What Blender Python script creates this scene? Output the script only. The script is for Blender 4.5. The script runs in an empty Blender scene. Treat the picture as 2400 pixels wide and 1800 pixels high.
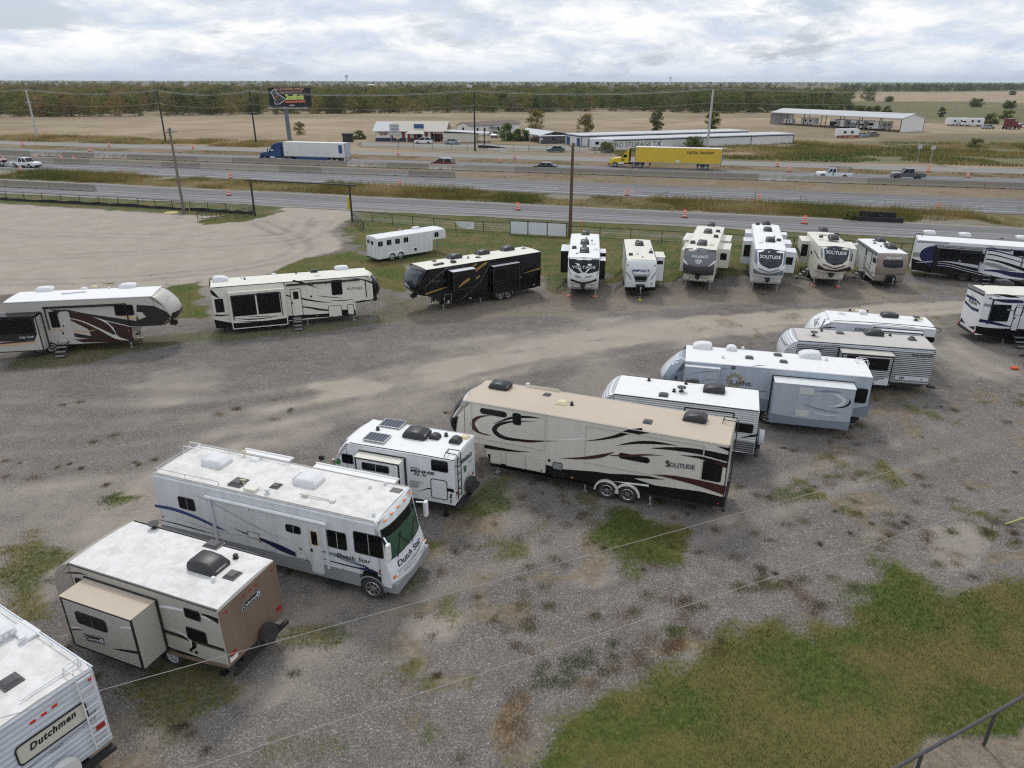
import bpy,bmesh,math,random
import numpy as np
from mathutils import Vector,Matrix

# ---------------------------------------------------------------- camera
D=math.radians
scene=bpy.context.scene
col=scene.collection
CAM_H=16.5                      # drone height above the gravel
FOC=1667.0                      # focal length in pixels of the 2400 px wide photograph
PITCH=math.atan((900-189.0)/FOC)
ROLL=D(0.12)
cd=bpy.data.cameras.new('camera')
cd.sensor_width=36.0
cd.lens=36.0*FOC/2400.0
cd.clip_start=0.5
cd.clip_end=40000
cam=bpy.data.objects.new('camera',cd)
col.objects.link(cam)
cam.matrix_world=Matrix.Translation((0,0,CAM_H)) @ Matrix.Rotation(D(90)-PITCH,4,'X') @ Matrix.Rotation(ROLL,4,'Z')
scene.camera=cam

# ---------------------------------------------------------------- light
SUN_EL,SUN_AZ=D(52),D(-12)    # azimuth from +Y towards +X: the sun stands beyond the highway
world=bpy.data.worlds.new('World')
scene.world=world
world.use_nodes=True
wn,wl=world.node_tree.nodes,world.node_tree.links
wn.clear()
def WN(t,**kw):
    n=wn.new(t)
    for k,v in kw.items():
        setattr(n,k,v)
    return n
def wmath(op,a,b=None,clamp=False):
    n=WN('ShaderNodeMath',operation=op,use_clamp=clamp)
    for i,v in enumerate((a,b)):
        if v is None: continue
        if isinstance(v,(int,float)): n.inputs[i].default_value=v
        else: wl.new(v,n.inputs[i])
    return n.outputs[0]
def wramp(fac,stops):
    n=WN('ShaderNodeValToRGB')
    e=n.color_ramp.elements
    while len(e) < len(stops): e.new(0.5)
    for el,(p,c) in zip(e,stops):
        el.position=p;el.color=(c[0],c[1],c[2],1)
    wl.new(fac,n.inputs[0])
    return n.outputs[0]
def wmix(fac,a,b):
    n=WN('ShaderNodeMix',data_type='RGBA')
    for i,v in ((0,fac),(6,a),(7,b)):
        if isinstance(v,(int,float)): n.inputs[i].default_value=v
        elif isinstance(v,tuple): n.inputs[i].default_value=v
        else: wl.new(v,n.inputs[i])
    return n.outputs[2]
sky=WN('ShaderNodeTexSky',sky_type='NISHITA',sun_disc=False,sun_elevation=SUN_EL,sun_rotation=SUN_AZ)
sky.air_density=1.2;sky.dust_density=1.5
tc=WN('ShaderNodeTexCoord')
sep=WN('ShaderNodeSeparateXYZ');wl.new(tc.outputs['Generated'],sep.inputs[0])
zc=wmath('ADD',wmath('MAXIMUM',sep.outputs[2],0.0),0.28)
u=wmath('DIVIDE',sep.outputs[0],zc);v=wmath('DIVIDE',sep.outputs[1],zc)
comb=WN('ShaderNodeCombineXYZ');wl.new(u,comb.inputs[0]);wl.new(v,comb.inputs[1])
def wnoise(scale,detail,rough,seed,dist=0.0):
    n=WN('ShaderNodeTexNoise',noise_dimensions='3D')
    mp=WN('ShaderNodeMapping');mp.inputs['Location'].default_value=(seed,seed*0.7,seed*1.3)
    wl.new(comb.outputs[0],mp.inputs[0]);wl.new(mp.outputs[0],n.inputs['Vector'])
    n.inputs['Scale'].default_value=scale;n.inputs['Detail'].default_value=detail
    n.inputs['Roughness'].default_value=rough;n.inputs['Distortion'].default_value=dist
    return n.outputs['Fac']
big=wnoise(1.7,8,0.62,3.1,0.15)
cover=wramp(big,[(0.40,(0,0,0)),(0.48,(1,1,1))])
shade=wramp(wnoise(3.3,9,0.62,9.7,0.25),[(0.34,(6.1,6.9,8.2)),(0.44,(7.3,7.9,8.9)),(0.51,(8.6,8.95,9.4)),(0.60,(10.4,10.4,10.5))])
blue=wmix(0.62,sky.outputs[0],(5.0,6.2,8.4,1))
sk=wmix(cover,blue,shade)
hz=wramp(sep.outputs[2],[(0.0,(0.85,0.85,0.85)),(0.012,(0.5,0.5,0.5)),(0.035,(0.0,0.0,0.0))])
sk=wmix(hz,sk,(6.2,7.2,8.5,1))
bg=WN('ShaderNodeBackground');wl.new(sk,bg.inputs[0]);bg.inputs[1].default_value=0.1
wo=WN('ShaderNodeOutputWorld');wl.new(bg.outputs[0],wo.inputs[0])

sd=bpy.data.lights.new('sun','SUN')
sd.energy=1.5;sd.angle=D(10);sd.color=(1.0,0.95,0.88)
sun=bpy.data.objects.new('sun',sd);col.objects.link(sun)
sdir=Vector((math.sin(SUN_AZ)*math.cos(SUN_EL),math.cos(SUN_AZ)*math.cos(SUN_EL),math.sin(SUN_EL)))
sun.rotation_euler=sdir.to_track_quat('Z','Y').to_euler()
sun.location=sdir*200

vs=scene.view_settings
scene.display_settings.display_device='sRGB'
vs.view_transform='Standard';vs.look='None';vs.exposure=0.0;vs.gamma=1.0;vs.use_curve_mapping=False
scene.render.engine='CYCLES'
scene.cycles.use_denoising=False
scene.cycles.pixel_filter_type='BLACKMAN_HARRIS';scene.cycles.filter_width=1.2;scene.cycles.adaptive_threshold=0.007
scene.cycles.max_bounces=5;scene.cycles.diffuse_bounces=3;scene.cycles.glossy_bounces=2
scene.cycles.volume_bounces=0

# ---------------------------------------------------------------- survey helpers
# The place was measured from the photograph: a pixel of it, seen through the camera above, is
# intersected with the plane a thing lies in (the ground, a wall, a roof) to get its true position.
RNG=random.Random(7)
NR=np.random.RandomState(7)
ZW={'A': (0,150,600,2212),'B': (560,150,600,2212),'C': (1100,150,600,2212),'D': (1650,150,750,2212),
      'E': (0,500,600,2212),'F': (450,500,600,2212),'G': (850,450,500,2212),'H': (1280,480,500,2212),
      'I': (1700,480,500,2212),'J': (2000,480,400,1580),'K': (1500,680,740,2212),'L': (1000,850,800,2212),
      'M': (300,950,900,2212),'N': (80,1180,650,2212),'O': (0,1350,500,1843),'Q': (1200,1100,1200,2212),
      'S': (850,260,300,2212),'T': (1120,240,300,2212),'U': (1780,240,620,2212),'V': (600,190,160,2212),
      'W': (0,0,2400,2212)}
def zp(z,x,y):
    ox,oy,w,w2=ZW[z]
    return ox+x*w/w2,oy+y*w/w2
def ray(px,py):
    x,y=(px-1200)/FOC,-(py-900)/FOC
    c,s=math.cos(ROLL),math.sin(ROLL)
    x,y=x*c-y*s,x*s+y*c
    return Vector((x,math.cos(PITCH)+y*math.sin(PITCH),-math.sin(PITCH)+y*math.cos(PITCH)))
def G(z,x,y,h=0.0):
    d=ray(*zp(z,x,y));t=(h-CAM_H)/d.z
    return Vector((d.x*t,d.y*t,h))
def at_y(z,x,y,Y):
    d=ray(*zp(z,x,y));t=Y/d.y
    return Vector((d.x*t,Y,CAM_H+d.z*t))

def to_px(p_):
    q=cam.matrix_world.inverted() @ Vector(p_);return 1200-FOC*q.x/q.z,900+FOC*q.y/q.z
ORD=['first','second','third','fourth','fifth','sixth','seventh','eighth','ninth','tenth','eleventh','twelfth','thirteenth','fourteenth','fifteenth','sixteenth','seventeenth','eighteenth','nineteenth','twentieth','twenty-first','twenty-second','twenty-third','twenty-fourth','twenty-fifth','twenty-sixth','twenty-seventh','twenty-eighth','twenty-ninth','thirtieth']
def rank_labels(items,px0,fmt):
    """label look-alikes by their order left and right of a landmark at photo column px0"""
    L_=sorted([(to_px(p_)[0],o) for o,p_ in items],key=lambda t: t[0]);lf=[o for x,o in L_ if x < px0][::-1];rt=[o for x,o in L_ if x >= px0]
    for side,seq in (('left',lf),('right',rt)):
        for i,o in enumerate(seq): o['label']=fmt.format(n=ORD[min(i,29)],side=side)
# ---------------------------------------------------------------- object helpers
def link(o,parent=None):
    col.objects.link(o)
    if parent is not None: o.parent=parent
    return o
def mesh_obj(name,verts,faces,mat,parent=None,smooth=False):
    me=bpy.data.meshes.new(name)
    me.from_pydata([tuple(v) for v in verts],[],[tuple(f) for f in faces])
    if mat is not None: me.materials.append(mat)
    if smooth:
        me.polygons.foreach_set('use_smooth',[True]*len(me.polygons))
    me.update()
    return link(bpy.data.objects.new(name,me),parent)
def tag(o,label,cat,group=None,kind=None):
    if label: o['label']=label
    if cat: o['category']=cat
    if group: o['group']=group
    if kind: o['kind']=kind
    return o
def thing(name,label,cat,loc=(0,0,0),rz=0.0,group=None):
    o=bpy.data.objects.new(name,None)
    o.empty_display_size=0.3
    o.location=loc;o.rotation_euler=(0,0,rz)
    link(o)
    return tag(o,label,cat,group)
def copy_tree(o,parent=None):
    c=o.copy();col.objects.link(c);c.parent=parent
    for ch in o.children: copy_tree(ch,c)
    return c

class MB:
    """collects boxes, tubes and polygons; build() links them as one mesh"""
    def __init__(s): s.v=[];s.f=[]
    def add(s,vs_,fs):
        n=len(s.v);s.v += [tuple(v) for v in vs_];s.f += [tuple(i+n for i in f) for f in fs];return s
    def box(s,x0,x1,y0,y1,z0,z1,c=0.0):
        if c <= 0:
            v=[(x,y,z) for x in (x0,x1) for y in (y0,y1) for z in (z0,z1)]
            return s.add(v,[(0,1,3,2),(4,6,7,5),(0,4,5,1),(2,3,7,6),(0,2,6,4),(1,5,7,3)])
        bm=bmesh.new()
        bmesh.ops.create_cube(bm,size=1)
        bmesh.ops.scale(bm,vec=(x1-x0,y1-y0,z1-z0),verts=bm.verts)
        bmesh.ops.translate(bm,vec=((x0+x1)/2,(y0+y1)/2,(z0+z1)/2),verts=bm.verts)
        bmesh.ops.bevel(bm,geom=bm.edges[:],offset=c,segments=2,affect='EDGES',profile=0.6)
        bm.verts.index_update()
        s.add([v.co[:] for v in bm.verts],[[v.index for v in f.verts] for f in bm.faces]);bm.free();return s
    def tube(s,pts,r,n=6,cap=True,r1=None):
        pts=[Vector(p) for p in pts]
        rings=[]
        for i,p in enumerate(pts):
            a=pts[max(i-1,0)];b=pts[min(i+1,len(pts)-1)]
            d=(b-a).normalized()
            up=Vector((0,0,1)) if abs(d.z) < 0.95 else Vector((1,0,0))
            e1=d.cross(up).normalized();e2=d.cross(e1)
            rr=r if r1 is None else r+(r1-r)*i/max(len(pts)-1,1)
            rings.append([p+(e1*math.cos(2*math.pi*k/n)+e2*math.sin(2*math.pi*k/n))*rr for k in range(n)])
        v=[q for R_ in rings for q in R_]
        f=[(i*n+k,i*n+(k+1) % n,(i+1)*n+(k+1) % n,(i+1)*n+k) for i in range(len(pts)-1) for k in range(n)]
        if cap: f += [tuple(range(n)),tuple((len(pts)-1)*n+k for k in reversed(range(n)))]
        return s.add(v,f)
    def disc(s,c,axis,r0,r1,h,n=16,hole=0.0):
        """cylinder / cone frustum from c along axis"""
        c=Vector(c);d=Vector(axis).normalized()
        up=Vector((0,0,1)) if abs(d.z) < 0.9 else Vector((1,0,0))
        e1=d.cross(up).normalized();e2=d.cross(e1)
        ring=lambda r,o: [c+d*o+(e1*math.cos(2*math.pi*k/n)+e2*math.sin(2*math.pi*k/n))*r for k in range(n)]
        v=ring(r0,0)+ring(r1,h)
        f=[(k,(k+1) % n,n+(k+1) % n,n+k) for k in range(n)]+[tuple(reversed(range(n))),tuple(range(n,2*n))]
        return s.add(v,f)
    def build(s,name,mat,parent=None,smooth=False): return mesh_obj(name,s.v,s.f,mat,parent,smooth)
def box(name,mat,parent,x0,x1,y0,y1,z0,z1,c=0.0): return MB().box(x0,x1,y0,y1,z0,z1,c).build(name,mat,parent)

def catmull(pts,k=6):
    P_=[Vector(p) for p in pts]
    if len(P_) < 3: return P_
    out=[]
    for i in range(len(P_)-1):
        p0=P_[i-1] if i else P_[0]*2-P_[1]
        p1,p2=P_[i],P_[i+1]
        p3=P_[i+2] if i+2 < len(P_) else P_[-1]*2-P_[-2]
        for j in range(k):
            t=j/k
            out.append(0.5*((2*p1)+(p2-p0)*t+(2*p0-5*p1+4*p2-p3)*t*t+(3*p1-p0-3*p2+p3)*t ** 3))
    return out+[P_[-1]]

# ---------------------------------------------------------------- materials
MATS={}
def mat(name,rgb,rough=0.5,metal=0.0,spec=0.5,dirt=0.0,dscale=1.5,dcol=None,bump=0.0,bscale=40.0,coat=0.0,streak=False):
    """paint with procedural wear: dirt mixes a broken-up second colour in, bump is fine relief"""
    if name in MATS: return MATS[name]
    m=bpy.data.materials.new(name);m.use_nodes=True
    nt=m.node_tree;b=nt.nodes['Principled BSDF']
    b.inputs['Base Color'].default_value=(*rgb,1);b.inputs['Roughness'].default_value=rough
    b.inputs['Metallic'].default_value=metal;b.inputs['Specular IOR Level'].default_value=spec
    if coat: b.inputs['Coat Weight'].default_value=coat
    if dirt or bump:
        tcn=nt.nodes.new('ShaderNodeTexCoord')
    if dirt:
        n=nt.nodes.new('ShaderNodeTexNoise');n.inputs['Scale'].default_value=dscale;n.inputs['Detail'].default_value=8;n.inputs['Roughness'].default_value=0.65
        if streak:
            mpn=nt.nodes.new('ShaderNodeMapping');mpn.inputs['Scale'].default_value=(4.0,4.0,0.35);nt.links.new(tcn.outputs['Object'],mpn.inputs[0]);nt.links.new(mpn.outputs[0],n.inputs['Vector'])
        else: nt.links.new(tcn.outputs['Object'],n.inputs['Vector'])
        r=nt.nodes.new('ShaderNodeValToRGB');r.color_ramp.elements[0].position=0.4;r.color_ramp.elements[1].position=0.75
        r.color_ramp.elements[1].color=(dirt,dirt,dirt,1)
        nt.links.new(n.outputs['Fac'],r.inputs[0])
        mx=nt.nodes.new('ShaderNodeMix');mx.data_type='RGBA'
        mx.inputs[6].default_value=(*rgb,1)
        dc=dcol or tuple(c*0.45+0.02 for c in rgb)
        mx.inputs[7].default_value=(*dc,1)
        nt.links.new(r.outputs[0],mx.inputs[0]);nt.links.new(mx.outputs[2],b.inputs['Base Color'])
    if bump:
        n2=nt.nodes.new('ShaderNodeTexNoise');n2.inputs['Scale'].default_value=bscale;n2.inputs['Detail'].default_value=4
        nt.links.new(tcn.outputs['Object'],n2.inputs['Vector'])
        bp=nt.nodes.new('ShaderNodeBump');bp.inputs['Strength'].default_value=bump;bp.inputs['Distance'].default_value=0.02
        nt.links.new(n2.outputs['Fac'],bp.inputs['Height']);nt.links.new(bp.outputs[0],b.inputs['Normal'])
    MATS[name]=m
    return m
def corrugated(name,rgb,rgb2,pitch=0.14,rough=0.4,duty=0.5,axis=2,dirt=0.15):
    """ribbed aluminium siding: ribs run along the wall, groove colour rgb2"""
    if name in MATS: return MATS[name]
    m=mat(name,rgb,rough);nt=m.node_tree;b=nt.nodes['Principled BSDF']
    tcn=nt.nodes.new('ShaderNodeTexCoord');sp=nt.nodes.new('ShaderNodeSeparateXYZ');nt.links.new(tcn.outputs['Object'],sp.inputs[0])
    def mt(op,a,bb):
        n=nt.nodes.new('ShaderNodeMath');n.operation=op
        for i,v_ in enumerate((a,bb)):
            if isinstance(v_,(int,float)): n.inputs[i].default_value=v_
            else: nt.links.new(v_,n.inputs[i])
        return n.outputs[0]
    s_=mt('SINE',mt('MULTIPLY',sp.outputs[axis],2*math.pi/pitch),0.0)
    h_=mt('ADD',mt('MULTIPLY',s_,0.5),0.5)
    r=nt.nodes.new('ShaderNodeValToRGB')
    r.color_ramp.elements[0].position=max(0.0,duty-0.18);r.color_ramp.elements[1].position=min(1.0,duty+0.18)
    r.color_ramp.elements[0].color=(*rgb2,1);r.color_ramp.elements[1].color=(*rgb,1)
    nt.links.new(h_,r.inputs[0])
    n=nt.nodes.new('ShaderNodeTexNoise');n.inputs['Scale'].default_value=1.6;n.inputs['Detail'].default_value=8
    nt.links.new(tcn.outputs['Object'],n.inputs['Vector'])
    r2=nt.nodes.new('ShaderNodeValToRGB');r2.color_ramp.elements[0].position=0.45;r2.color_ramp.elements[1].position=0.8
    r2.color_ramp.elements[0].color=(1,1,1,1);r2.color_ramp.elements[1].color=(1-dirt,)*3+(1,)
    nt.links.new(n.outputs['Fac'],r2.inputs[0])
    mx=nt.nodes.new('ShaderNodeMix');mx.data_type='RGBA';mx.blend_type='MULTIPLY';mx.inputs[0].default_value=1
    nt.links.new(r.outputs[0],mx.inputs[6]);nt.links.new(r2.outputs[0],mx.inputs[7]);nt.links.new(mx.outputs[2],b.inputs['Base Color'])
    bp=nt.nodes.new('ShaderNodeBump');bp.inputs['Strength'].default_value=0.6;bp.inputs['Distance'].default_value=0.02
    nt.links.new(h_,bp.inputs['Height']);nt.links.new(bp.outputs[0],b.inputs['Normal'])
    return m
WHITE=mat('white gelcoat',(0.78,0.79,0.80),0.28,dirt=0.35,dscale=0.9,dcol=(0.5,0.5,0.49),streak=True)
WHITE2=mat('cool white fibreglass',(0.70,0.73,0.77),0.3,dirt=0.35,dscale=0.9,dcol=(0.48,0.49,0.5),streak=True)
OLDWHITE=mat('weathered white fibreglass',(0.71,0.73,0.75),0.4,dirt=0.5,dscale=0.8,dcol=(0.45,0.45,0.43),streak=True)
CREAM=mat('cream fibreglass',(0.66,0.63,0.56),0.32,dirt=0.35,dscale=0.8,dcol=(0.45,0.42,0.36),streak=True)
CREAM2=mat('pale cream fibreglass',(0.74,0.72,0.63),0.32,dirt=0.3,dscale=0.8,dcol=(0.5,0.48,0.4),streak=True)
SILVERGREY=mat('silver grey fibreglass',(0.42,0.47,0.53),0.35,dirt=0.35,dscale=0.8,streak=True)
SLATE=mat('slate grey paint',(0.20,0.24,0.29),0.35,dirt=0.1)
GREYPAINT=mat('mid grey paint',(0.28,0.29,0.30),0.4,dirt=0.2)
LIGHTGREY=mat('light grey paint',(0.5,0.52,0.54),0.4,dirt=0.15)
TAUPE=mat('taupe fibreglass',(0.36,0.33,0.28),0.4,dirt=0.15,dscale=0.9)
TAUPE_L=mat('light taupe fibreglass',(0.45,0.43,0.375),0.4,dirt=0.3,dscale=0.9,dcol=(0.3,0.28,0.24),streak=True)
BROWN=mat('brown fibreglass',(0.22,0.16,0.118),0.38,dirt=0.5,dscale=0.7,streak=True,dcol=(0.12,0.085,0.06))
BLACK=mat('black paint',(0.008,0.008,0.009),0.3,spec=0.3,dirt=0.2,dcol=(0.025,0.025,0.025))
BLACKRV=mat('black clearcoat',(0.006,0.006,0.007),0.18,spec=0.35,coat=0.1)
TRIM=mat('black rubber trim',(0.018,0.018,0.02),0.55)
RUBBER=mat('tyre rubber',(0.028,0.027,0.026),0.85,dirt=0.5,dcol=(0.09,0.085,0.08),dscale=5)
ALLOY=mat('alloy',(0.55,0.55,0.56),0.3,metal=0.9)
STEEL=mat('galvanised steel',(0.42,0.43,0.44),0.5,metal=0.6,dirt=0.2)
GLASS=mat('dark tinted glass',(0.005,0.006,0.007),0.1,spec=0.3)
GLASS_G=mat('green windscreen glass',(0.03,0.085,0.052),0.06,spec=0.6)
GLASS_B=mat('smoked windscreen glass',(0.035,0.045,0.06),0.08,spec=0.6)
MAROON=mat('maroon graphic',(0.055,0.014,0.014),0.35)
GOLD=mat('gold graphic',(0.32,0.19,0.065),0.4)
PEACH=mat('sand graphic',(0.55,0.38,0.2),0.4)
NAVY=mat('navy graphic',(0.012,0.02,0.075),0.25)
BLUEG=mat('blue graphic',(0.03,0.06,0.19),0.35)
RED=mat('red lens',(0.35,0.02,0.015),0.25)
ORANGE=mat('amber lens',(0.75,0.2,0.02),0.3)
ORANGE_P=mat('safety orange plastic',(0.78,0.11,0.03),0.5,dirt=0.2)
YELLOW=mat('yellow plastic',(0.72,0.56,0.04),0.5,dirt=0.15)
INK=mat('black print',(0.015,0.015,0.018),0.4)
PALEPRINT=mat('white print',(0.8,0.8,0.8),0.4)
ROOFW=mat('white roof membrane',(0.80,0.80,0.79),0.6,dirt=0.3,dscale=3.5,dcol=(0.58,0.57,0.55),bump=0.2)
ROOFD=mat('dirty white roof membrane',(0.74,0.73,0.71),0.65,dirt=0.75,dscale=2.6,dcol=(0.47,0.44,0.4),bump=0.3)
ROOFT=mat('tan roof membrane',(0.53,0.445,0.35),0.7,dirt=0.35,dscale=0.6,dcol=(0.42,0.35,0.28),bump=0.2)
ROOFG=mat('grey roof membrane',(0.53,0.51,0.475),0.7,dirt=0.5,dscale=1.3,dcol=(0.4,0.38,0.35),bump=0.2)
ROOFC=mat('cream roof membrane',(0.72,0.695,0.62),0.65,dirt=0.35,dscale=1.2,dcol=(0.55,0.52,0.45),bump=0.2)
PLASTIC_B=mat('black roof plastic',(0.02,0.02,0.022),0.42,dirt=0.3,dcol=(0.06,0.06,0.06))
PLASTIC_W=mat('white roof plastic',(0.70,0.71,0.72),0.65,dirt=0.3,dcol=(0.58,0.58,0.57))
PLASTIC_G=mat('smoke roof plastic',(0.06,0.058,0.06),0.35,dirt=0.3,dcol=(0.14,0.13,0.13))
IVORY=mat('yellowed plastic',(0.66,0.58,0.36),0.5,dirt=0.2)
CHASSIS=mat('chassis black',(0.02,0.02,0.02),0.7)

def text_mesh(body,size=1.0,shear=0.0,bold=0.0,spacing=1.0,font_w=1.0):
    cu=bpy.data.curves.new('lettering','FONT')
    cu.body=body;cu.size=1.0;cu.shear=shear;cu.offset=bold;cu.space_character=spacing;cu.resolution_u=3
    cu.align_x='LEFT'
    o=bpy.data.objects.new('lettering',cu);col.objects.link(o)
    me=bpy.data.meshes.new_from_object(o)
    bpy.data.objects.remove(o);bpy.data.curves.remove(cu)
    v=np.array([x.co[:] for x in me.vertices]) if len(me.vertices) else np.zeros((0,3))
    f=[tuple(p.vertices) for p in me.polygons]
    bpy.data.meshes.remove(me)
    if len(v):
        v[:,0] -= v[:,0].min();v[:,1] -= v[:,1].min()
    return v,f
def lettering(body,p0,p1,height,normal,mat_,parent=None,off=0.012,shear=0.0,bold=0.0,spacing=1.0,surf=None,name='lettering',up=None):
    """word fitted between p0 and p1 (its baseline ends), lying on the wall with that normal"""
    v,f=text_mesh(body,1.0,shear,bold,spacing)
    p0,p1,n=Vector(p0),Vector(p1),Vector(normal).normalized()
    e=(p1-p0);L=e.length;e=e/L
    upv=Vector(up) if up is not None else n.cross(e)
    if upv.z < 0 and up is None: upv=-upv
    sx=L/max(v[:,0].max(),1e-6);sy=height/max(v[:,1].max(),1e-6)
    out=[]
    for q in v:
        w=p0+e*(q[0]*sx)+upv*(q[1]*sy)+n*off
        if surf is not None: w=surf(w)
        out.append(w)
    return mesh_obj(name,out,f,mat_,parent)

# ================================================================ ground
def vnoise(x,y,seed):
    r=np.random.RandomState(seed);T=r.rand(256,256)
    xi=np.floor(x).astype(int);yi=np.floor(y).astype(int);fx=x-xi;fy=y-yi
    fx=fx*fx*(3-2*fx);fy=fy*fy*(3-2*fy)
    a=T[xi & 255,yi & 255];b=T[(xi+1) & 255,yi & 255];c=T[xi & 255,(yi+1) & 255];d=T[(xi+1) & 255,(yi+1) & 255]
    return (a*(1-fx)+b*fx)*(1-fy)+(c*(1-fx)+d*fx)*fy
def fbm(x,y,scale,oct=4,seed=1):
    s=0;a=0.5;t=0
    for o in range(oct):
        s=s+a*vnoise(x/scale+17.3*o,y/scale-9.1*o,seed+o);t += a;a *= 0.55;scale *= 0.5
    return s/t
def sdf(poly,x,y):
    """signed distance to polygon, positive inside"""
    P_=np.array([p[:2] for p in poly]);d=np.full(x.shape,1e9);ins=np.zeros(x.shape,bool)
    for i in range(len(P_)):
        ax,ay=P_[i];bx,by=P_[(i+1) % len(P_)]
        ex,ey=bx-ax,by-ay
        t=np.clip(((x-ax)*ex+(y-ay)*ey)/(ex*ex+ey*ey+1e-9),0,1)
        d=np.minimum(d,np.hypot(x-ax-t*ex,y-ay-t*ey))
        c=((ay > y) != (by > y)) & (x < (bx-ax)*(y-ay)/(by-ay+1e-12)+ax)
        ins ^= c
    return np.where(ins,d,-d)
def poly(z,pts): return [G(z,*p) for p in pts]
def sstep(a,b,v):
    t=np.clip((v-a)/(b-a),0,1);return t*t*(3-2*t)

LAWN=poly('Q',[(-130,1420),(-60,1330),(30,1250),(60,1100),(70,985),(200,975),(330,955),(480,880),(560,800),(760,755),(860,680),(960,610),(1180,595),(1230,650),
                  (1350,640),(1370,540),(1400,490),(1540,450),(1590,360),(1700,375),(1780,430),(1880,460),(2020,430),(2110,405),(2300,380),(2700,400),(2700,1500),(0,1500)])
BAREC=poly('Q',[(1600,1330),(1700,1190),(1780,1130),(1950,1110),(2212,1090),(2500,1060),(2500,1450),(1600,1450)])
GREEN=[(LAWN,1.0,1.1)]+[(poly(z,p),w,s) for z,p,w,s in [
    ('Q',[(400,185),(560,165),(620,215),(760,250),(820,330),(760,420),(600,395),(430,330),(300,290)],0.95,0.5),
    ('Q',[(-60,300),(80,300),(110,380),(-20,400)],0.7,0.4),
    ('Q',[(1950,150),(2250,190),(2300,250),(2100,230),(1940,190)],0.85,0.4),
    ('Q',[(1980,320),(2080,330),(2060,390),(2000,380)],0.8,0.25),('Q',[(1990,240),(2120,250),(2110,320),(2020,310)],0.6,0.3),
    ('Q',[(2120,310),(2212,300),(2212,350),(2130,345)],0.8,0.25),('Q',[(1840,250),(1940,245),(1930,290),(1850,290)],0.6,0.25),
    ('Q',[(640,680),(740,660),(800,720),(660,730)],0.7,0.25),
    ('Q',[(1060,460),(1160,480),(1140,520),(1050,500)],0.7,0.2),('Q',[(1230,35),(1280,40),(1270,60),(1235,58)],0.85,0.15),('Q',[(1330,15),(1370,20),(1360,35)],0.8,0.15),
    ('W',[(0,1185),(90,1160),(200,1170),(215,1200),(120,1235),(80,1290),(0,1290)],0.8,0.5),
    ('W',[(215,1080),(260,1060),(300,1075),(240,1097)],0.85,0.3),('W',[(200,1000),(300,1010),(260,1030)],0.4,0.3),
    ('W',[(240,1480),(330,1440),(480,1450),(520,1490),(420,1560),(300,1560)],0.75,0.5),
    ('W',[(610,1350),(700,1340),(750,1370),(700,1400),(600,1400)],0.7,0.35),
    ('W',[(330,1600),(460,1560),(480,1600),(360,1640)],0.5,0.4),('W',[(560,1590),(700,1560),(800,1600),(700,1659),(540,1659)],0.45,0.5),
    ('W',[(880,1250),(920,1250),(900,1280),(870,1275)],0.5,0.3),
    ('W',[(360,615),(440,605),(455,690),(375,690)],0.95,0.8),('W',[(560,605),(640,560),(760,540),(890,570),(880,640),(830,625),(690,590)],0.9,0.8),
    ('W',[(730,500),(780,448),(1000,462),(1220,490),(1480,508),(1990,530),(2400,550),(2400,610),(1960,592),(1190,600),(960,570),(800,580)],0.72,1.2),
    ('W',[(820,625),(890,640),(1180,560),(1215,600),(900,690),(780,700)],0.4,0.8),
    ('W',[(960,570),(1090,545),(1180,560),(960,590)],0.7,0.6),
    ('W',[(1300,570),(1480,575),(1480,610),(1300,610)],0.75,0.8),('W',[(1170,600),(1230,590),(1230,640),(1180,640)],0.6,0.6),
    ('W',[(150,745),(330,720),(560,700),(760,690),(900,680),(700,720),(400,745),(160,790),(0,805),(0,770)],0.62,0.6),
    ('W',[(420,480),(480,465),(600,445),(618,455),(540,478),(430,488)],0.85,0.6),
    ('W',[(-300,420),(0,440),(400,464),(560,470),(600,445),(420,440),(0,415),(-300,395)],0.7,0.8),
    ('W',[(215,612),(245,608),(250,616)],0.8,0.3),
    ('W',[(1700,880),(1780,900),(1850,880),(1900,840),(1980,845),(1960,880),(1800,920)],0.35,0.8),
]]
STRAW=[(BAREC,0.55,0.5)]+[(poly(z,p),w,s) for z,p,w,s in [
    ('W',[(860,660),(1200,625),(1500,620),(2000,610),(1990,650),(1500,665),(1100,690),(850,710)],0.45,1.0),
    ('Q',[(30,1200),(-80,1250),(-150,1130),(-60,1000),(40,950),(330,900),(560,760),(720,690),(900,740),(880,800),(600,830),(480,890),(330,960),(70,1000)],0.8,0.4),
    ('Q',[(1590,640),(1760,700),(1700,800),(1560,720)],0.5,0.8),('Q',[(1560,820),(1760,860),(1700,950),(1540,900)],0.55,0.8),('Q',[(820,860),(1260,880),(1100,1000),(800,960)],0.5,0.9),
    ('Q',[(880,1020),(1050,980),(1000,1130),(850,1150)],0.5,0.6),('Q',[(2010,340),(2300,330),(2300,420),(2040,420)],0.7,0.5),
    ('Q',[(1440,130),(1720,150),(1700,190),(1480,190)],0.55,0.5),('Q',[(2060,70),(2212,60),(2212,130),(2150,130)],0.6,0.5),
    ('Q',[(280,200),(460,180),(520,300),(440,380),(280,310)],0.35,0.5),('Q',[(1200,580),(1330,600),(1330,650),(1210,650)],0.7,0.3),
    ('W',[(200,1560),(420,1470),(560,1490),(360,1640),(220,1659)],0.35,0.6),('W',[(0,1290),(110,1290),(130,1330),(40,1340)],0.5,0.4),
]]
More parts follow.
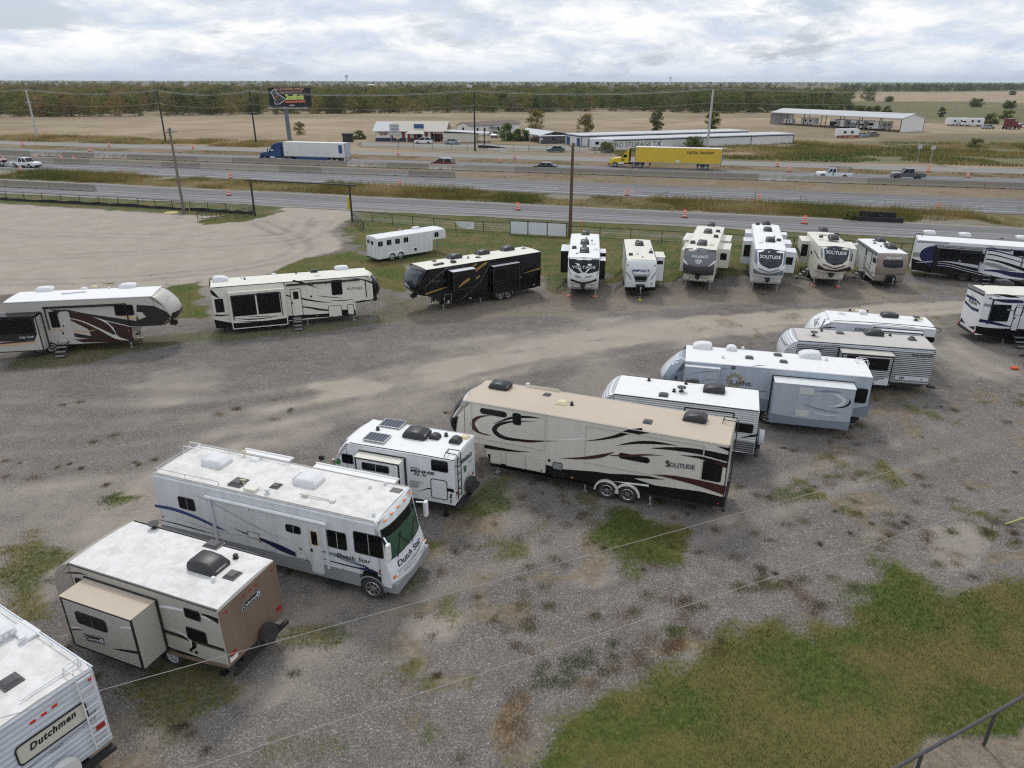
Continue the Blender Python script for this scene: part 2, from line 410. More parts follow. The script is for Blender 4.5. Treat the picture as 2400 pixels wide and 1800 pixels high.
TAN=[(poly(z,p),w,s) for z,p,w,s in [
    ('W',[(-300,416),(0,438),(420,464),(560,470),(620,447),(700,452),(765,468),(725,500),(745,535),(620,585),(480,615),(300,625),(0,640),(-400,640)],1.0,1.0),
    ('W',[(560,440),(760,455),(760,470),(600,470)],1.0,0.8),
    ('W',[(670,830),(760,820),(860,830),(830,850),(700,855)],0.6,0.5),('W',[(900,800),(1000,770),(1250,740),(1500,680),(1750,665),(2212,640),(2212,670),(1700,700),(1430,730),(1000,800)],0.6,0.8),
    ('W',[(900,770),(1300,690),(1700,680),(1700,720),(1300,740)],0.35,0.8),
    ('W',[(2020,720),(2212,740),(2212,830),(2030,830)],0.4,1.5),('W',[(860,650),(1250,640),(1900,620),(1500,670),(900,700)],0.35,0.8),
    ('Q',[(1780,230),(2000,200),(2110,330),(2030,440),(1880,460),(1790,380)],0.5,0.5),('Q',[(800,190),(1000,180),(980,240),(820,240)],0.55,0.3),
    ('Q',[(1470,140),(1700,150),(1650,200),(1480,190)],0.45,0.5),('Q',[(1490,250),(1640,260),(1620,310),(1520,320)],0.4,0.4),
    ('Q',[(660,760),(920,730),(960,800),(800,830)],0.7,0.4),('Q',[(250,440),(480,460),(400,520),(270,500)],0.4,0.4),('Q',[(220,580),(460,590),(420,660),(230,650)],0.35,0.4),
    ('W',[(0,1200),(200,1130),(330,1080),(330,1100),(130,1290),(60,1330),(0,1330)],0.45,0.5),('W',[(230,1560),(300,1520),(420,1560),(300,1659)],0.4,0.5),
    ('W',[(500,1480),(620,1440),(640,1500),(540,1560)],0.45,0.4),('W',[(870,1330),(1000,1320),(980,1390),(880,1380)],0.4,0.4),
]]+[(BAREC,0.3,0.5)]
FRONT_N=lambda x:-0.2636*x+94.8
FRONT_F=lambda x:-0.2877*x+104.8
HE_N=lambda x:-0.2975*x+117.6
HE_F=lambda x:-0.2900*x+133.2
BAR2=lambda x:-0.2694*x+132.9
BAR1=lambda x:-0.2688*x+145.1
HW_N=lambda x:-0.2688*x+145.6
HW_F=lambda x:-0.2600*x+160.4
FF_N=lambda x:-0.2640*x+169.5
FF_F=lambda x:-0.2620*x+179.5
WOODEDGE=lambda x: 0.324*x+437.6

def axis_pts(segs):
    out=[]
    for a,b,n in segs: out += list(np.linspace(a,b,n,endpoint=False))
    return np.array(out+[segs[-1][1]])
gx=np.concatenate([-np.geomspace(14000,76,34),np.arange(-75,80,0.36),np.geomspace(80.5,14000,34)])
gy=np.concatenate([-np.geomspace(600,8,10)[:-1],np.arange(-6,9,1.5),np.arange(9,106,0.36),np.arange(106,245,1.1),np.geomspace(246,16000,60)])
X,Y=np.meshgrid(gx,gy)
SH=X.shape;xf,yf=X.ravel(),Y.ravel()
n1=fbm(xf,yf,3.2,5,11);n2=fbm(xf,yf,9.0,5,31);n3=fbm(xf,yf,1.1,3,51);n4=fbm(xf,yf,60,5,71)
nb=fbm(xf,yf,1.5,3,141)
def blend(layers,brk=False):
    out=np.zeros(xf.shape)
    for P_,w,s in layers:
        xs_=[p[0] for p in P_];ys_=[p[1] for p in P_];m=3.0
        k=np.where((xf > min(xs_)-m) & (xf < max(xs_)+m) & (yf > min(ys_)-m) & (yf < max(ys_)+m))[0]
        if len(k) == 0: continue
        if brk and P_ is not LAWN and yf[k].min() < 40: w=w*0.78
        d=sdf(P_,xf[k],yf[k])+((n1[k]-0.5)*2.2*s+(n3[k]-0.5)*0.9*s if P_ is not LAWN else (n1[k]-0.5)*1.2+(nb[k]-0.5)*2.2+(n3[k]-0.5)*1.6-0.15)
        if brk and P_ is not LAWN: d=d+(nb[k]-0.5)*2.4*max(s,0.3)
        out[k]=np.maximum(out[k],w*sstep(-0.35*s,0.8*s,d) if P_ is not LAWN else sstep(-0.9,1.5,d))
    return out
grass=blend(GREEN,True);straw=blend(STRAW);tan=blend(TAN)
lawnmask=sdf(LAWN,xf,yf)
grass=grass*np.where(sdf(BAREC,xf,yf) > 0.2,0.15,1.0)
# weeds scattered over the gravel
wz=np.clip(np.maximum(1-(yf-27)/7,(xf-10)/6),0.12,1);weed=wz*sstep(0.54,0.66,n3*0.55+n1*0.45)*sstep(0.38,0.55,n2)
nearlot=(yf < 87-0.286*xf)
grass=np.maximum(grass,np.where(nearlot & (tan < 0.8),weed*0.6,0))
straw=np.maximum(straw,np.where(nearlot & (tan < 0.8),0.6*wz*sstep(0.52,0.66,fbm(xf,yf,1.6,4,93))*sstep(0.36,0.56,n2),0))
tan=np.maximum(tan,np.where(nearlot,0.42*sstep(0.47,0.72,fbm(xf,yf,6.5,4,121)),0))
# wheel ruts worn through the gravel
def pline(pts,step=1.0):
    q=catmull([G('W',*p_) for p_ in pts],10);return [(p_.x,p_.y) for p_ in q]
RUTS=[([(0,880),(300,890),(700,845),(1000,785),(1400,715),(1800,682),(2212,655)],0.5),([(0,960),(300,940),(700,880),(1100,790),(1500,705),(2212,690)],0.45),([(250,1130),(500,940),(800,850),(1200,750),(1700,700)],0.45),([(900,1330),(1250,1190),(1700,1060),(2000,960),(2212,900)],0.4),([(560,480),(650,530),(560,570),(300,600),(0,610)],-0.3),([(700,480),(640,520),(400,540),(0,560)],-0.25),([(660,470),(600,510),(300,510),(0,500)],-0.22),([(700,560),(760,545),(800,555)],-0.8),([(2000,700),(2050,760),(2212,830)],0.4),([(0,830),(350,850),(700,810),(1000,750),(1400,690),(1900,655)],0.35),([(0,1040),(250,1010),(600,930),(950,830),(1250,770),(1600,720)],0.3),([(700,1450),(1100,1270),(1500,1140),(1900,1000),(2212,930)],0.28)]
for pts,w in RUTS:
    pl=pline(pts);acc_=np.zeros(xf.shape);bx0,bx1,by0,by1=min(p_[0] for p_ in pl)-4,max(p_[0] for p_ in pl)+4,min(p_[1] for p_ in pl)-4,max(p_[1] for p_ in pl)+4
    kk=np.where((xf > bx0) & (xf < bx1) & (yf > by0) & (yf < by1))[0];dm=np.full(len(kk),1e9)
    for (ax,ay),(bx,by) in zip(pl[:-1],pl[1:]):
        ex,ey=bx-ax,by-ay;t_=np.clip(((xf[kk]-ax)*ex+(yf[kk]-ay)*ey)/(ex*ex+ey*ey+1e-9),0,1);dm=np.minimum(dm,np.hypot(xf[kk]-ax-t_*ex,yf[kk]-ay-t_*ey))
    rut=(np.exp(-((dm-0.95)/0.5) ** 2)+0.4*np.exp(-(dm/2.4) ** 2))*(0.3+1.2*n1[kk])
    tan[kk]=np.clip(tan[kk]+rut*w*(0.5 if w > 0 else 1),0,1)
# verge between lot fence and frontage road
v_=sstep(-1.5,0.5,yf-(88.3-0.286*xf))*sstep(-0.6,0.4,FRONT_N(xf)-yf)
gap=sdf(poly('W',[(560,470),(615,447),(560,430),(700,430),(770,460),(765,475),(620,480)]),xf,yf)
v_=v_*(1-sstep(-1.0,1.0,gap))
grass=np.where(v_ > 0.01,np.maximum(grass*(1-v_),v_*(0.45+0.5*n1)),grass);straw=np.maximum(straw,v_*0.55*(1-n1))
tan=np.where(v_ > 0.4,tan*0.3,tan)
# beyond the frontage road
far=yf > FRONT_F(xf)-1.0
md=far & (yf < HE_N(xf)+1)
grass=np.where(md,0.35+0.4*(n2-0.3),grass);straw=np.where(md,sstep(0.35,0.6,n1*0.5+n2*0.5)*0.9,straw);tan=np.where(md,0.5,tan)
med=far & (yf > HE_F(xf)-1) & (yf < HW_N(xf)+1)
grass=np.where(med,0.1,grass);straw=np.where(med,0.45+0.5*n1,straw);tan=np.where(med,0.6,tan)
sp_=far & (yf > HW_F(xf)-1) & (yf < FF_N(xf)+1)
grass=np.where(sp_,0.25*n1,grass);straw=np.where(sp_,0.75,straw);tan=np.where(sp_,0.8,tan)
bey=yf > FF_F(xf)-0.5
grass=np.where(bey,0.30*sstep(0.42,0.6,n4),grass);straw=np.where(bey,0.72+0.35*fbm(xf*0.25,yf*2.0,30,4,88),straw);tan=np.where(bey,1.0,tan)
def far_region(pl,g_,s_,t_,soft=6.0):
    global grass,straw,tan
    k=sstep(-soft,soft,sdf(pl,xf,yf)+(n4-0.5)*4*soft)*bey
    grass=grass*(1-k)+g_*k;straw=straw*(1-k)+s_*k;tan=tan*(1-k)+t_*k
far_region(poly('W',[(1560,345),(1640,335),(1760,312),(1960,305),(2212,285),(2600,285),(2600,380),(2212,355),(1800,350)]),0.55,0.55,0.8,3)      # weeds by the storage yard
far_region(poly('W',[(1830,240),(1900,228),(2212,235),(2700,240),(2700,285),(2212,270),(2000,262),(1900,250)]),0.62,0.5,0.8,8)
far_region([(-2000,520),(90,470),(250,560),(420,560),(700,900),(3000,1500),(9000,14000),(-9000,14000),(-6000,2000)],0.6,0.6,0.9,30)
far_region(poly('W',[(1815,200),(2212,197),(2700,200),(2700,228),(2212,222),(1900,218),(1820,222)]),0.05,1.0,1.0,10)
far_region(poly('W',[(0,300),(560,305),(790,310),(790,290),(560,285),(0,278)]),0.25,0.9,0.9,3)
far_region(poly('W',[(780,318),(1060,335),(1330,335),(1330,318),(1060,312),(780,308)]),0.3,0.5,0.7,1.5)

me=bpy.data.meshes.new('ground')
nx_,ny_=len(gx),len(gy)
zf=np.where((yf > 8) & (yf < 90) & (np.abs(xf) < 80),(n1-0.5)*0.05+(n2-0.5)*0.05-0.03,-0.03)
co=np.stack([xf,yf,zf],1).astype(np.float32)
ii=np.arange((ny_-1)*(nx_-1));r_=ii // (nx_-1);c_=ii % (nx_-1)
q_=np.stack([r_*nx_+c_,r_*nx_+c_+1,(r_+1)*nx_+c_+1,(r_+1)*nx_+c_],1)
me.vertices.add(len(co));me.vertices.foreach_set('co',co.ravel())
me.loops.add(q_.size);me.loops.foreach_set('vertex_index',q_.ravel().astype(np.int32))
me.polygons.add(len(q_));me.polygons.foreach_set('loop_start',np.arange(0,q_.size,4,dtype=np.int32))
me.update(calc_edges=True);me.validate()
ca=me.attributes.new('cover','FLOAT_COLOR','POINT')
ca.data.foreach_set('color',np.stack([grass,straw,tan,np.ones_like(tan)],1).astype(np.float32).ravel())

gm=bpy.data.materials.new('gravel dirt and grass');gm.use_nodes=True
gn,gl=gm.node_tree.nodes,gm.node_tree.links
gb=gn['Principled BSDF'];gb.inputs['Roughness'].default_value=0.95;gb.inputs['Specular IOR Level'].default_value=0.15
def gN(t,**k):
    n=gn.new(t)
    for a,b in k.items(): setattr(n,a,b)
    return n
geo=gN('ShaderNodeNewGeometry')
def gnoise(scale,detail=6,rough=0.6):
    n=gN('ShaderNodeTexNoise');n.inputs['Scale'].default_value=scale;n.inputs['Detail'].default_value=detail;n.inputs['Roughness'].default_value=rough
    gl.new(geo.outputs['Position'],n.inputs['Vector']);return n.outputs['Fac']
def gramp(f,stops):
    n=gN('ShaderNodeValToRGB');e=n.color_ramp.elements
    while len(e) < len(stops): e.new(0.5)
    for el,(p,c) in zip(e,stops): el.position=p;el.color=(*c,1) if isinstance(c,tuple) else (c,c,c,1)
    gl.new(f,n.inputs[0]);return n.outputs[0]
def gmix(f,a,b,bt='MIX'):
    n=gN('ShaderNodeMix',data_type='RGBA',blend_type=bt)
    for i,v in ((0,f),(6,a),(7,b)):
        if isinstance(v,(int,float)): n.inputs[i].default_value=v
        elif isinstance(v,tuple): n.inputs[i].default_value=(*v,1)
        else: gl.new(v,n.inputs[i])
    return n.outputs[2]
def gmath(op,a,b):
    n=gN('ShaderNodeMath',operation=op)
    for i,v in enumerate((a,b)):
        if isinstance(v,(int,float)): n.inputs[i].default_value=v
        else: gl.new(v,n.inputs[i])
    return n.outputs[0]
att=gN('ShaderNodeAttribute',attribute_name='cover');asep=gN('ShaderNodeSeparateColor');gl.new(att.outputs['Color'],asep.inputs[0])
def edge(ch,noise,amt=0.5,lo=0.38,hi=0.62):
    return gramp(gmath('ADD',asep.outputs[ch],gmath('MULTIPLY',gmath('SUBTRACT',noise,0.5),amt)),[(lo,0.0),(hi,1.0)])
fine,mid_,coarse=gnoise(7,4),gnoise(1.3,5),gnoise(0.22,5,0.7)
vor=gN('ShaderNodeTexVoronoi');vor.inputs['Scale'].default_value=31;gl.new(geo.outputs['Position'],vor.inputs['Vector'])
vs1=gN('ShaderNodeSeparateColor');gl.new(vor.outputs['Color'],vs1.inputs[0])
stone=gramp(vs1.outputs[0],[(0.0,(0.05,0.045,0.043)),(0.45,(0.155,0.142,0.131)),(0.8,(0.255,0.235,0.216)),(0.94,(0.36,0.335,0.31)),(0.975,(0.5,0.48,0.45))])
grav=gmix(0.55,gramp(coarse,[(0.35,(0.135,0.12,0.109)),(0.5,(0.182,0.163,0.147)),(0.68,(0.245,0.219,0.192))]),stone)
grav=gmix(gramp(mid_,[(0.42,0.0),(0.7,0.45)]),grav,(0.105,0.085,0.072))
tanc=gmix(0.12,gramp(gnoise(0.4,5,0.6),[(0.3,(0.345,0.30,0.245)),(0.55,(0.405,0.355,0.295)),(0.75,(0.455,0.405,0.34))]),stone)
tanc=gmix(gramp(coarse,[(0.45,0.0),(0.65,0.4)]),tanc,(0.345,0.3,0.255))
c1=gmix(edge(2,mid_,0.7,0.2,0.85),grav,tanc)
strawc=gramp(gnoise(3.0,5,0.7),[(0.3,(0.11,0.08,0.05)),(0.5,(0.20,0.155,0.10)),(0.7,(0.31,0.255,0.18))])
fstraw=gramp(gnoise(0.04,5,0.65),[(0.35,(0.27,0.205,0.13)),(0.65,(0.40,0.32,0.22))])
c2=gmix(edge(1,fine,0.7,0.3,0.75),c1,gmix(gramp(asep.outputs[1],[(0.8,0.0),(0.9,0.85)]),strawc,fstraw))
grc=gramp(gnoise(4.5,5,0.72),[(0.28,(0.035,0.055,0.012)),(0.5,(0.072,0.098,0.022)),(0.72,(0.135,0.135,0.042))])
grc=gmix(gramp(gnoise(0.33,4,0.62),[(0.42,0.0),(0.62,0.72)]),grc,(0.17,0.125,0.05))
c3=gmix(edge(0,fine,1.0,0.22,0.7),c2,grc)
gl.new(c3,gb.inputs['Base Color'])
gbp=gN('ShaderNodeBump');gbp.inputs['Strength'].default_value=0.55;gbp.inputs['Distance'].default_value=0.04
gl.new(gmath('ADD',gmath('MULTIPLY',vs1.outputs[0],0.5),fine),gbp.inputs['Height']);gl.new(gbp.outputs[0],gb.inputs['Normal'])
me.materials.append(gm)
ground=link(bpy.data.objects.new('ground',me));ground['kind']='structure'

# ---------------------------------------------------------------- roads
def asphalt(name,a,b,scale=0.35):
    m=bpy.data.materials.new(name);m.use_nodes=True
    nt=m.node_tree;bs=nt.nodes['Principled BSDF'];bs.inputs['Roughness'].default_value=0.85;bs.inputs['Specular IOR Level'].default_value=0.3
    g=nt.nodes.new('ShaderNodeTexCoord');mp=nt.nodes.new('ShaderNodeMapping');mp.inputs['Scale'].default_value=(0.06,1.0,1.0)
    nt.links.new(g.outputs['UV'],mp.inputs[0])
    n=nt.nodes.new('ShaderNodeTexNoise');n.inputs['Scale'].default_value=scale*3;n.inputs['Detail'].default_value=8;n.inputs['Roughness'].default_value=0.6
    nt.links.new(mp.outputs[0],n.inputs['Vector'])
    r=nt.nodes.new('ShaderNodeValToRGB');r.color_ramp.elements[0].position=0.35;r.color_ramp.elements[1].position=0.65
    r.color_ramp.elements[0].color=(*a,1);r.color_ramp.elements[1].color=(*b,1)
    nt.links.new(n.outputs['Fac'],r.inputs[0])
    n2=nt.nodes.new('ShaderNodeTexNoise');n2.inputs['Scale'].default_value=1.2;n2.inputs['Detail'].default_value=8
    nt.links.new(g.outputs['Object'],n2.inputs['Vector'])
    mx=nt.nodes.new('ShaderNodeMix');mx.data_type='RGBA';mx.blend_type='MULTIPLY';mx.inputs[0].default_value=0.45
    r2=nt.nodes.new('ShaderNodeValToRGB');r2.color_ramp.elements[0].position=0.3;r2.color_ramp.elements[1].position=0.7
    r2.color_ramp.elements[0].color=(0.65,0.65,0.65,1);r2.color_ramp.elements[1].color=(1.1,1.1,1.1,1)
    nt.links.new(n2.outputs['Fac'],r2.inputs[0]);nt.links.new(r.outputs[0],mx.inputs[6]);nt.links.new(r2.outputs[0],mx.inputs[7])
    nt.links.new(mx.outputs[2],bs.inputs['Base Color'])
    return m
ASPH=asphalt('highway asphalt',(0.115,0.115,0.122),(0.185,0.183,0.185))
ASPH2=asphalt('frontage road chip seal',(0.12,0.115,0.118),(0.20,0.192,0.19))
ASPH3=asphalt('worn shoulder',(0.21,0.20,0.185),(0.28,0.265,0.245))
LINEW=mat('white road paint',(0.62,0.62,0.61),0.7,dirt=0.6,dscale=2.0,dcol=(0.3,0.3,0.3))
LINEY=mat('faded yellow road paint',(0.50,0.31,0.11),0.7,dirt=0.6,dscale=2.0,dcol=(0.25,0.2,0.15))
def band(name,f0,f1,x0,x1,z,m,step=6.0,kind='structure',parent=None,wob=0.0):
    n=max(2,int((x1-x0)/step));vv,ff,uv=[],[],[]
    for i in range(n+1):
        x=x0+(x1-x0)*i/n
        a,b=f0(x),f1(x)
        if wob: a += (RNG.random()-.5)*wob;b += (RNG.random()-.5)*wob
        for j in range(5):
            t=j/4;vv.append((x,a+(b-a)*t,z));uv.append((x,(b-a)*t))
    for i in range(n):
        for j in range(4): ff.append((i*5+j,(i+1)*5+j,(i+1)*5+j+1,i*5+j+1))
    o=mesh_obj(name,vv,ff,m,parent)
    ul=o.data.uv_layers.new(name='UVMap')
    for p in o.data.polygons:
        for li in p.loop_indices: ul.data[li].uv=uv[o.data.loops[li].vertex_index]
    if kind: o['kind']=kind
    return o
XR0,XR1=-420.0,330.0
band('frontage_road_shoulder',lambda x: FRONT_N(x)-1.0,lambda x: FRONT_F(x)+1.2,XR0,XR1,0.004,ASPH3,2.0,wob=0.7)
fr=band('frontage_road',lambda x: FRONT_N(x)+0.3,FRONT_F,XR0,XR1,0.009,ASPH2)
hwE=band('highway_lanes',lambda x: HE_N(x),HE_F,XR0,XR1,0.009,ASPH)
hwW=band('highway_lanes',lambda x: HW_N(x),HW_F,XR0,XR1,0.009,ASPH)
ffr=band('far_frontage_road',FF_N,FF_F,XR0,XR1,0.009,ASPH3)
# tyre-polished wheel tracks and dark tar joints
TRACKL=mat('polished wheel track',(0.215,0.22,0.232),0.75,dirt=0.4,dscale=0.12,dcol=(0.16,0.16,0.165))
TAR=mat('tar',(0.035,0.035,0.038),0.6)
def rel(f0,f1,t,w=0.0): return lambda x: f0(x)+(f1(x)-f0(x))*t+w
for f0,f1,ts,par in ((FRONT_N,FRONT_F,(0.18,0.30,0.46),fr),(HE_N,HE_F,(0.16,0.30,0.47,0.62),hwE),(HW_N,HW_F,(0.25,0.4,0.6,0.75),hwW)):
    for t in ts: band('wheel_track',rel(f0,f1,t,-0.33),rel(f0,f1,t,0.33),XR0,XR1,0.013,TRACKL,3.0,None,par,wob=0.25)
for f0,f1,t,w,m,par in ((HE_N,HE_F,0.14,0.09,LINEW,hwE),(HE_N,HE_F,0.80,0.07,LINEY,hwE),(HW_N,HW_F,0.86,0.09,LINEW,hwW),(HW_N,HW_F,0.1,0.07,LINEY,hwW)):
    band('edge_line',rel(f0,f1,t,-w),rel(f0,f1,t,w),XR0,XR1,0.017,m,6.0,None,par)
for i in range(-10,12):
    x0=i*12.2+4
    band('lane_dash',rel(HE_N,HE_F,0.40,-0.09),rel(HE_N,HE_F,0.40,0.09),x0,x0+3.6,0.017,LINEW,4,None,hwE)
    if -6 < i < 9: band('lane_dash',rel(HW_N,HW_F,0.48,-0.09),rel(HW_N,HW_F,0.48,0.09),x0,x0+3.6,0.017,LINEW,4,None,hwW)
for i in range(26):
    x0=-40+i*4.6+RNG.uniform(-1.5,1.5);ta=RNG.uniform(0.15,0.4);tb=ta+RNG.uniform(0.15,0.4);dx=RNG.uniform(1.0,3.5)
    a=(x0,rel(HE_N,HE_F,ta)(x0));b=(x0+dx,rel(HE_N,HE_F,tb)(x0+dx));w=0.10
    mesh_obj('tar_joint',[(a[0]-w,a[1],0.021),(a[0]+w,a[1],0.021),(b[0]+w,b[1],0.021),(b[0]-w,b[1],0.021)],[(0,1,2,3)],TAR,hwE)
# gravel access lane and yard drive by the shop
drive=mesh_obj('yard_drive',[p+Vector((0,0,0.012)) for p in poly('S',[(0,545),(860,560),(1500,570),(1950,590),(2212,600),(2500,640),(2500,740),(2100,640),(1500,620),(900,620),(300,610),(0,610)])],[tuple(range(12))],ASPH3);drive['kind']='structure'
yard=mesh_obj('storage_drive',[p+Vector((0,0,0.012)) for p in poly('T',[(0,700),(500,740),(1000,745),(1560,740),(1560,790),(1900,800),(1900,840),(1000,800),(0,790)])],[tuple(range(9))],ASPH3);yard['kind']='structure'

# ================================================================ campers
RVGROUP='campers parked on the gravel lot'
def wheel_meshes():
    out={}
    def ring(prof,n=24):
        v,f=[],[]
        for k in range(n):
            a=2*math.pi*k/n
            for r,y in prof: v.append((r*math.cos(a),y,r*math.sin(a)))
        m=len(prof)
        for k in range(n):
            for j in range(m-1): f.append((k*m+j,((k+1) % n)*m+j,((k+1) % n)*m+j+1,k*m+j+1))
        return v,f
    tv,tf=ring([(0.62,-0.30),(0.9,-0.33),(0.98,-0.28),(1.0,-0.15),(1.0,0.15),(0.98,0.28),(0.9,0.33),(0.62,0.30)])
    me_=bpy.data.meshes.new('tyre');me_.from_pydata(tv,[],tf);me_.materials.append(RUBBER);out['tyre']=me_
    def rim(name,m,spokes,w):
        b=MB()
        v,f=ring([(0.66,0.30),(0.62,0.33),(0.56,0.30),(0.56,0.12)],20);b.add(v,f)
        b.disc((0,0.12,0),(0,1,0),0.57,0.57,0.02,20)
        b.disc((0,0.14,0),(0,1,0),0.2,0.15,0.16,12)
        for k in range(spokes):
            a=2*math.pi*k/spokes;c,s_=math.cos(a),math.sin(a)
            q=[(0.12*c-w*s_,0.27,0.12*s_+w*c),(0.12*c+w*s_,0.27,0.12*s_-w*c),(0.58*c+w*.8*s_,0.25,0.58*s_-w*.8*c),(0.58*c-w*.8*s_,0.25,0.58*s_+w*.8*c)]
            b.add(q+[(x,y-0.08,z) for x,y,z in q],[(0,1,2,3),(0,4,5,1),(2,6,7,3),(1,5,6,2),(3,7,4,0)])
        mm=bpy.data.meshes.new(name);mm.from_pydata(b.v,[],b.f);mm.materials.append(m)
        mm.materials.append(CHASSIS)
        # the dark well behind the spokes
        for p in mm.polygons:
            if len(p.vertices) == 20: p.material_index=1
        return mm
    out['alloy']=rim('rim_alloy',ALLOY,7,0.07);out['white']=rim('rim_white',mat('dull white steel',(0.5,0.5,0.5),0.5,dirt=0.4),8,0.09);out['dark']=rim('rim_dark',mat('dark alloy',(0.16,0.16,0.17),0.3,metal=0.8),6,0.08)
    return out
WM=wheel_meshes()
def add_wheel(parent,x,y,r,side,rim='alloy',wide=1.0):
    w=bpy.data.objects.new('wheel',None);w.empty_display_size=0.1;link(w,parent);w.location=(x,y,r)
    w.scale=(r,r*wide,r)
    if side < 0: w.rotation_euler=(0,0,math.pi)
    link(bpy.data.objects.new('tyre',WM['tyre']),w);link(bpy.data.objects.new('rim',WM[rim]),w)
    return w

def ac_mesh(name,m,style=0):
    b=MB()
    if style == 0:      # wedge shroud, low at the front
        secs=[(-0.48,0.24),(-0.40,0.31),(-0.1,0.33),(0.25,0.29),(0.46,0.17),(0.50,0.08)]
    else:               # rounded square shroud
        secs=[(-0.46,0.13),(-0.38,0.25),(0.0,0.28),(0.38,0.25),(0.46,0.13)]
    ys=[(-0.36,0.0),(-0.36,0.55),(-0.31,0.9),(-0.2,1.0),(0.2,1.0),(0.31,0.9),(0.36,0.55),(0.36,0.0)]
    v=[(x,y*(1 if 0 < i < len(secs)-1 else 0.92),h*t) for i,(x,h) in enumerate(secs) for y,t in ys]
    n=len(ys);f=[(i*n+j,(i+1)*n+j,(i+1)*n+j+1,i*n+j+1) for i in range(len(secs)-1) for j in range(n-1)]
    f += [tuple(reversed(range(n))),tuple((len(secs)-1)*n+j for j in range(n))]
    b.add(v,f)
    for k in range(4): b.box(-0.505,-0.485,-0.26+k*0.14,-0.16+k*0.14,0.05,0.2)
    mm=bpy.data.meshes.new(name);mm.from_pydata(b.v,[],b.f);mm.materials.append(m)
    mm.polygons.foreach_set('use_smooth',[len(p.vertices) == 4 for p in mm.polygons])
    return mm
def vent_mesh(name,m):
    b=MB().box(-0.22,0.22,-0.22,0.22,0,0.035,0.01)
    v=[(-0.19,-0.19,0.035),(0.19,-0.19,0.035),(0.19,0.19,0.035),(-0.19,0.19,0.035),(-0.13,-0.13,0.1),(0.13,-0.13,0.1),(0.13,0.13,0.1),(-0.13,0.13,0.1)]
    b.add(v,[(0,1,5,4),(1,2,6,5),(2,3,7,6),(3,0,4,7),(4,5,6,7)])
    mm=bpy.data.meshes.new(name);mm.from_pydata(b.v,[],b.f);mm.materials.append(m);return mm
def hood_mesh(name,m):   # quarter-round vent cover
    v,f=[],[]
    for i in range(7):
        a=math.pi*i/6;x,z=-0.26*math.cos(a),0.24*math.sin(a) ** 0.7
        if x > 0.1: z=min(z,0.24)
        v += [(x,-0.2,z),(x,0.2,z)]
    for i in range(6): f.append((2*i,2*i+2,2*i+3,2*i+1))
    f += [tuple(range(0,14,2)),tuple(reversed(range(1,14,2)))]
    mm=bpy.data.meshes.new(name);mm.from_pydata(v,[],f);mm.materials.append(m);return mm
def fan_mesh(name,m):    # mushroom / pipe vent
    b=MB().disc((0,0,0),(0,0,1),0.05,0.05,0.1,10).disc((0,0,0.1),(0,0,1),0.085,0.06,0.05,12).disc((0,0,0),(0,0,1),0.1,0.1,0.02,12)
    mm=bpy.data.meshes.new(name);mm.from_pydata(b.v,[],b.f);mm.materials.append(m);return mm
def dish_mesh(name,m):   # bat-wing antenna
    b=MB().disc((0,0,0),(0,0,1),0.12,0.1,0.06,12).disc((0,0,0.05),(0,0,1),0.035,0.03,0.16,8).disc((0,0,0.2),(0,0,1),0.2,0.22,0.04,14)
    mm=bpy.data.meshes.new(name);mm.from_pydata(b.v,[],b.f);mm.materials.append(m);return mm
ROOFBITS={'acb': ('air_conditioner',ac_mesh('ac_black',PLASTIC_B)),'acw': ('air_conditioner',ac_mesh('ac_white',PLASTIC_W)),'acr': ('air_conditioner',ac_mesh('ac_round_white',PLASTIC_W,1)),
            'acrb': ('air_conditioner',ac_mesh('ac_round_black',PLASTIC_B,1)),
            'vb': ('roof_vent',vent_mesh('vent_black',PLASTIC_G)),'vw': ('roof_vent',vent_mesh('vent_white',PLASTIC_W)),'vy': ('roof_vent',vent_mesh('vent_ivory',IVORY)),
            'hb': ('vent_cover',hood_mesh('hood_black',PLASTIC_B)),'hw': ('vent_cover',hood_mesh('hood_white',PLASTIC_W)),
            'pb': ('vent_pipe',fan_mesh('pipe_black',PLASTIC_B)),'pw': ('vent_pipe',fan_mesh('pipe_white',PLASTIC_W)),'db': ('antenna',dish_mesh('dish_black',PLASTIC_B)),'dw': ('antenna',dish_mesh('dish_white',PLASTIC_W))}

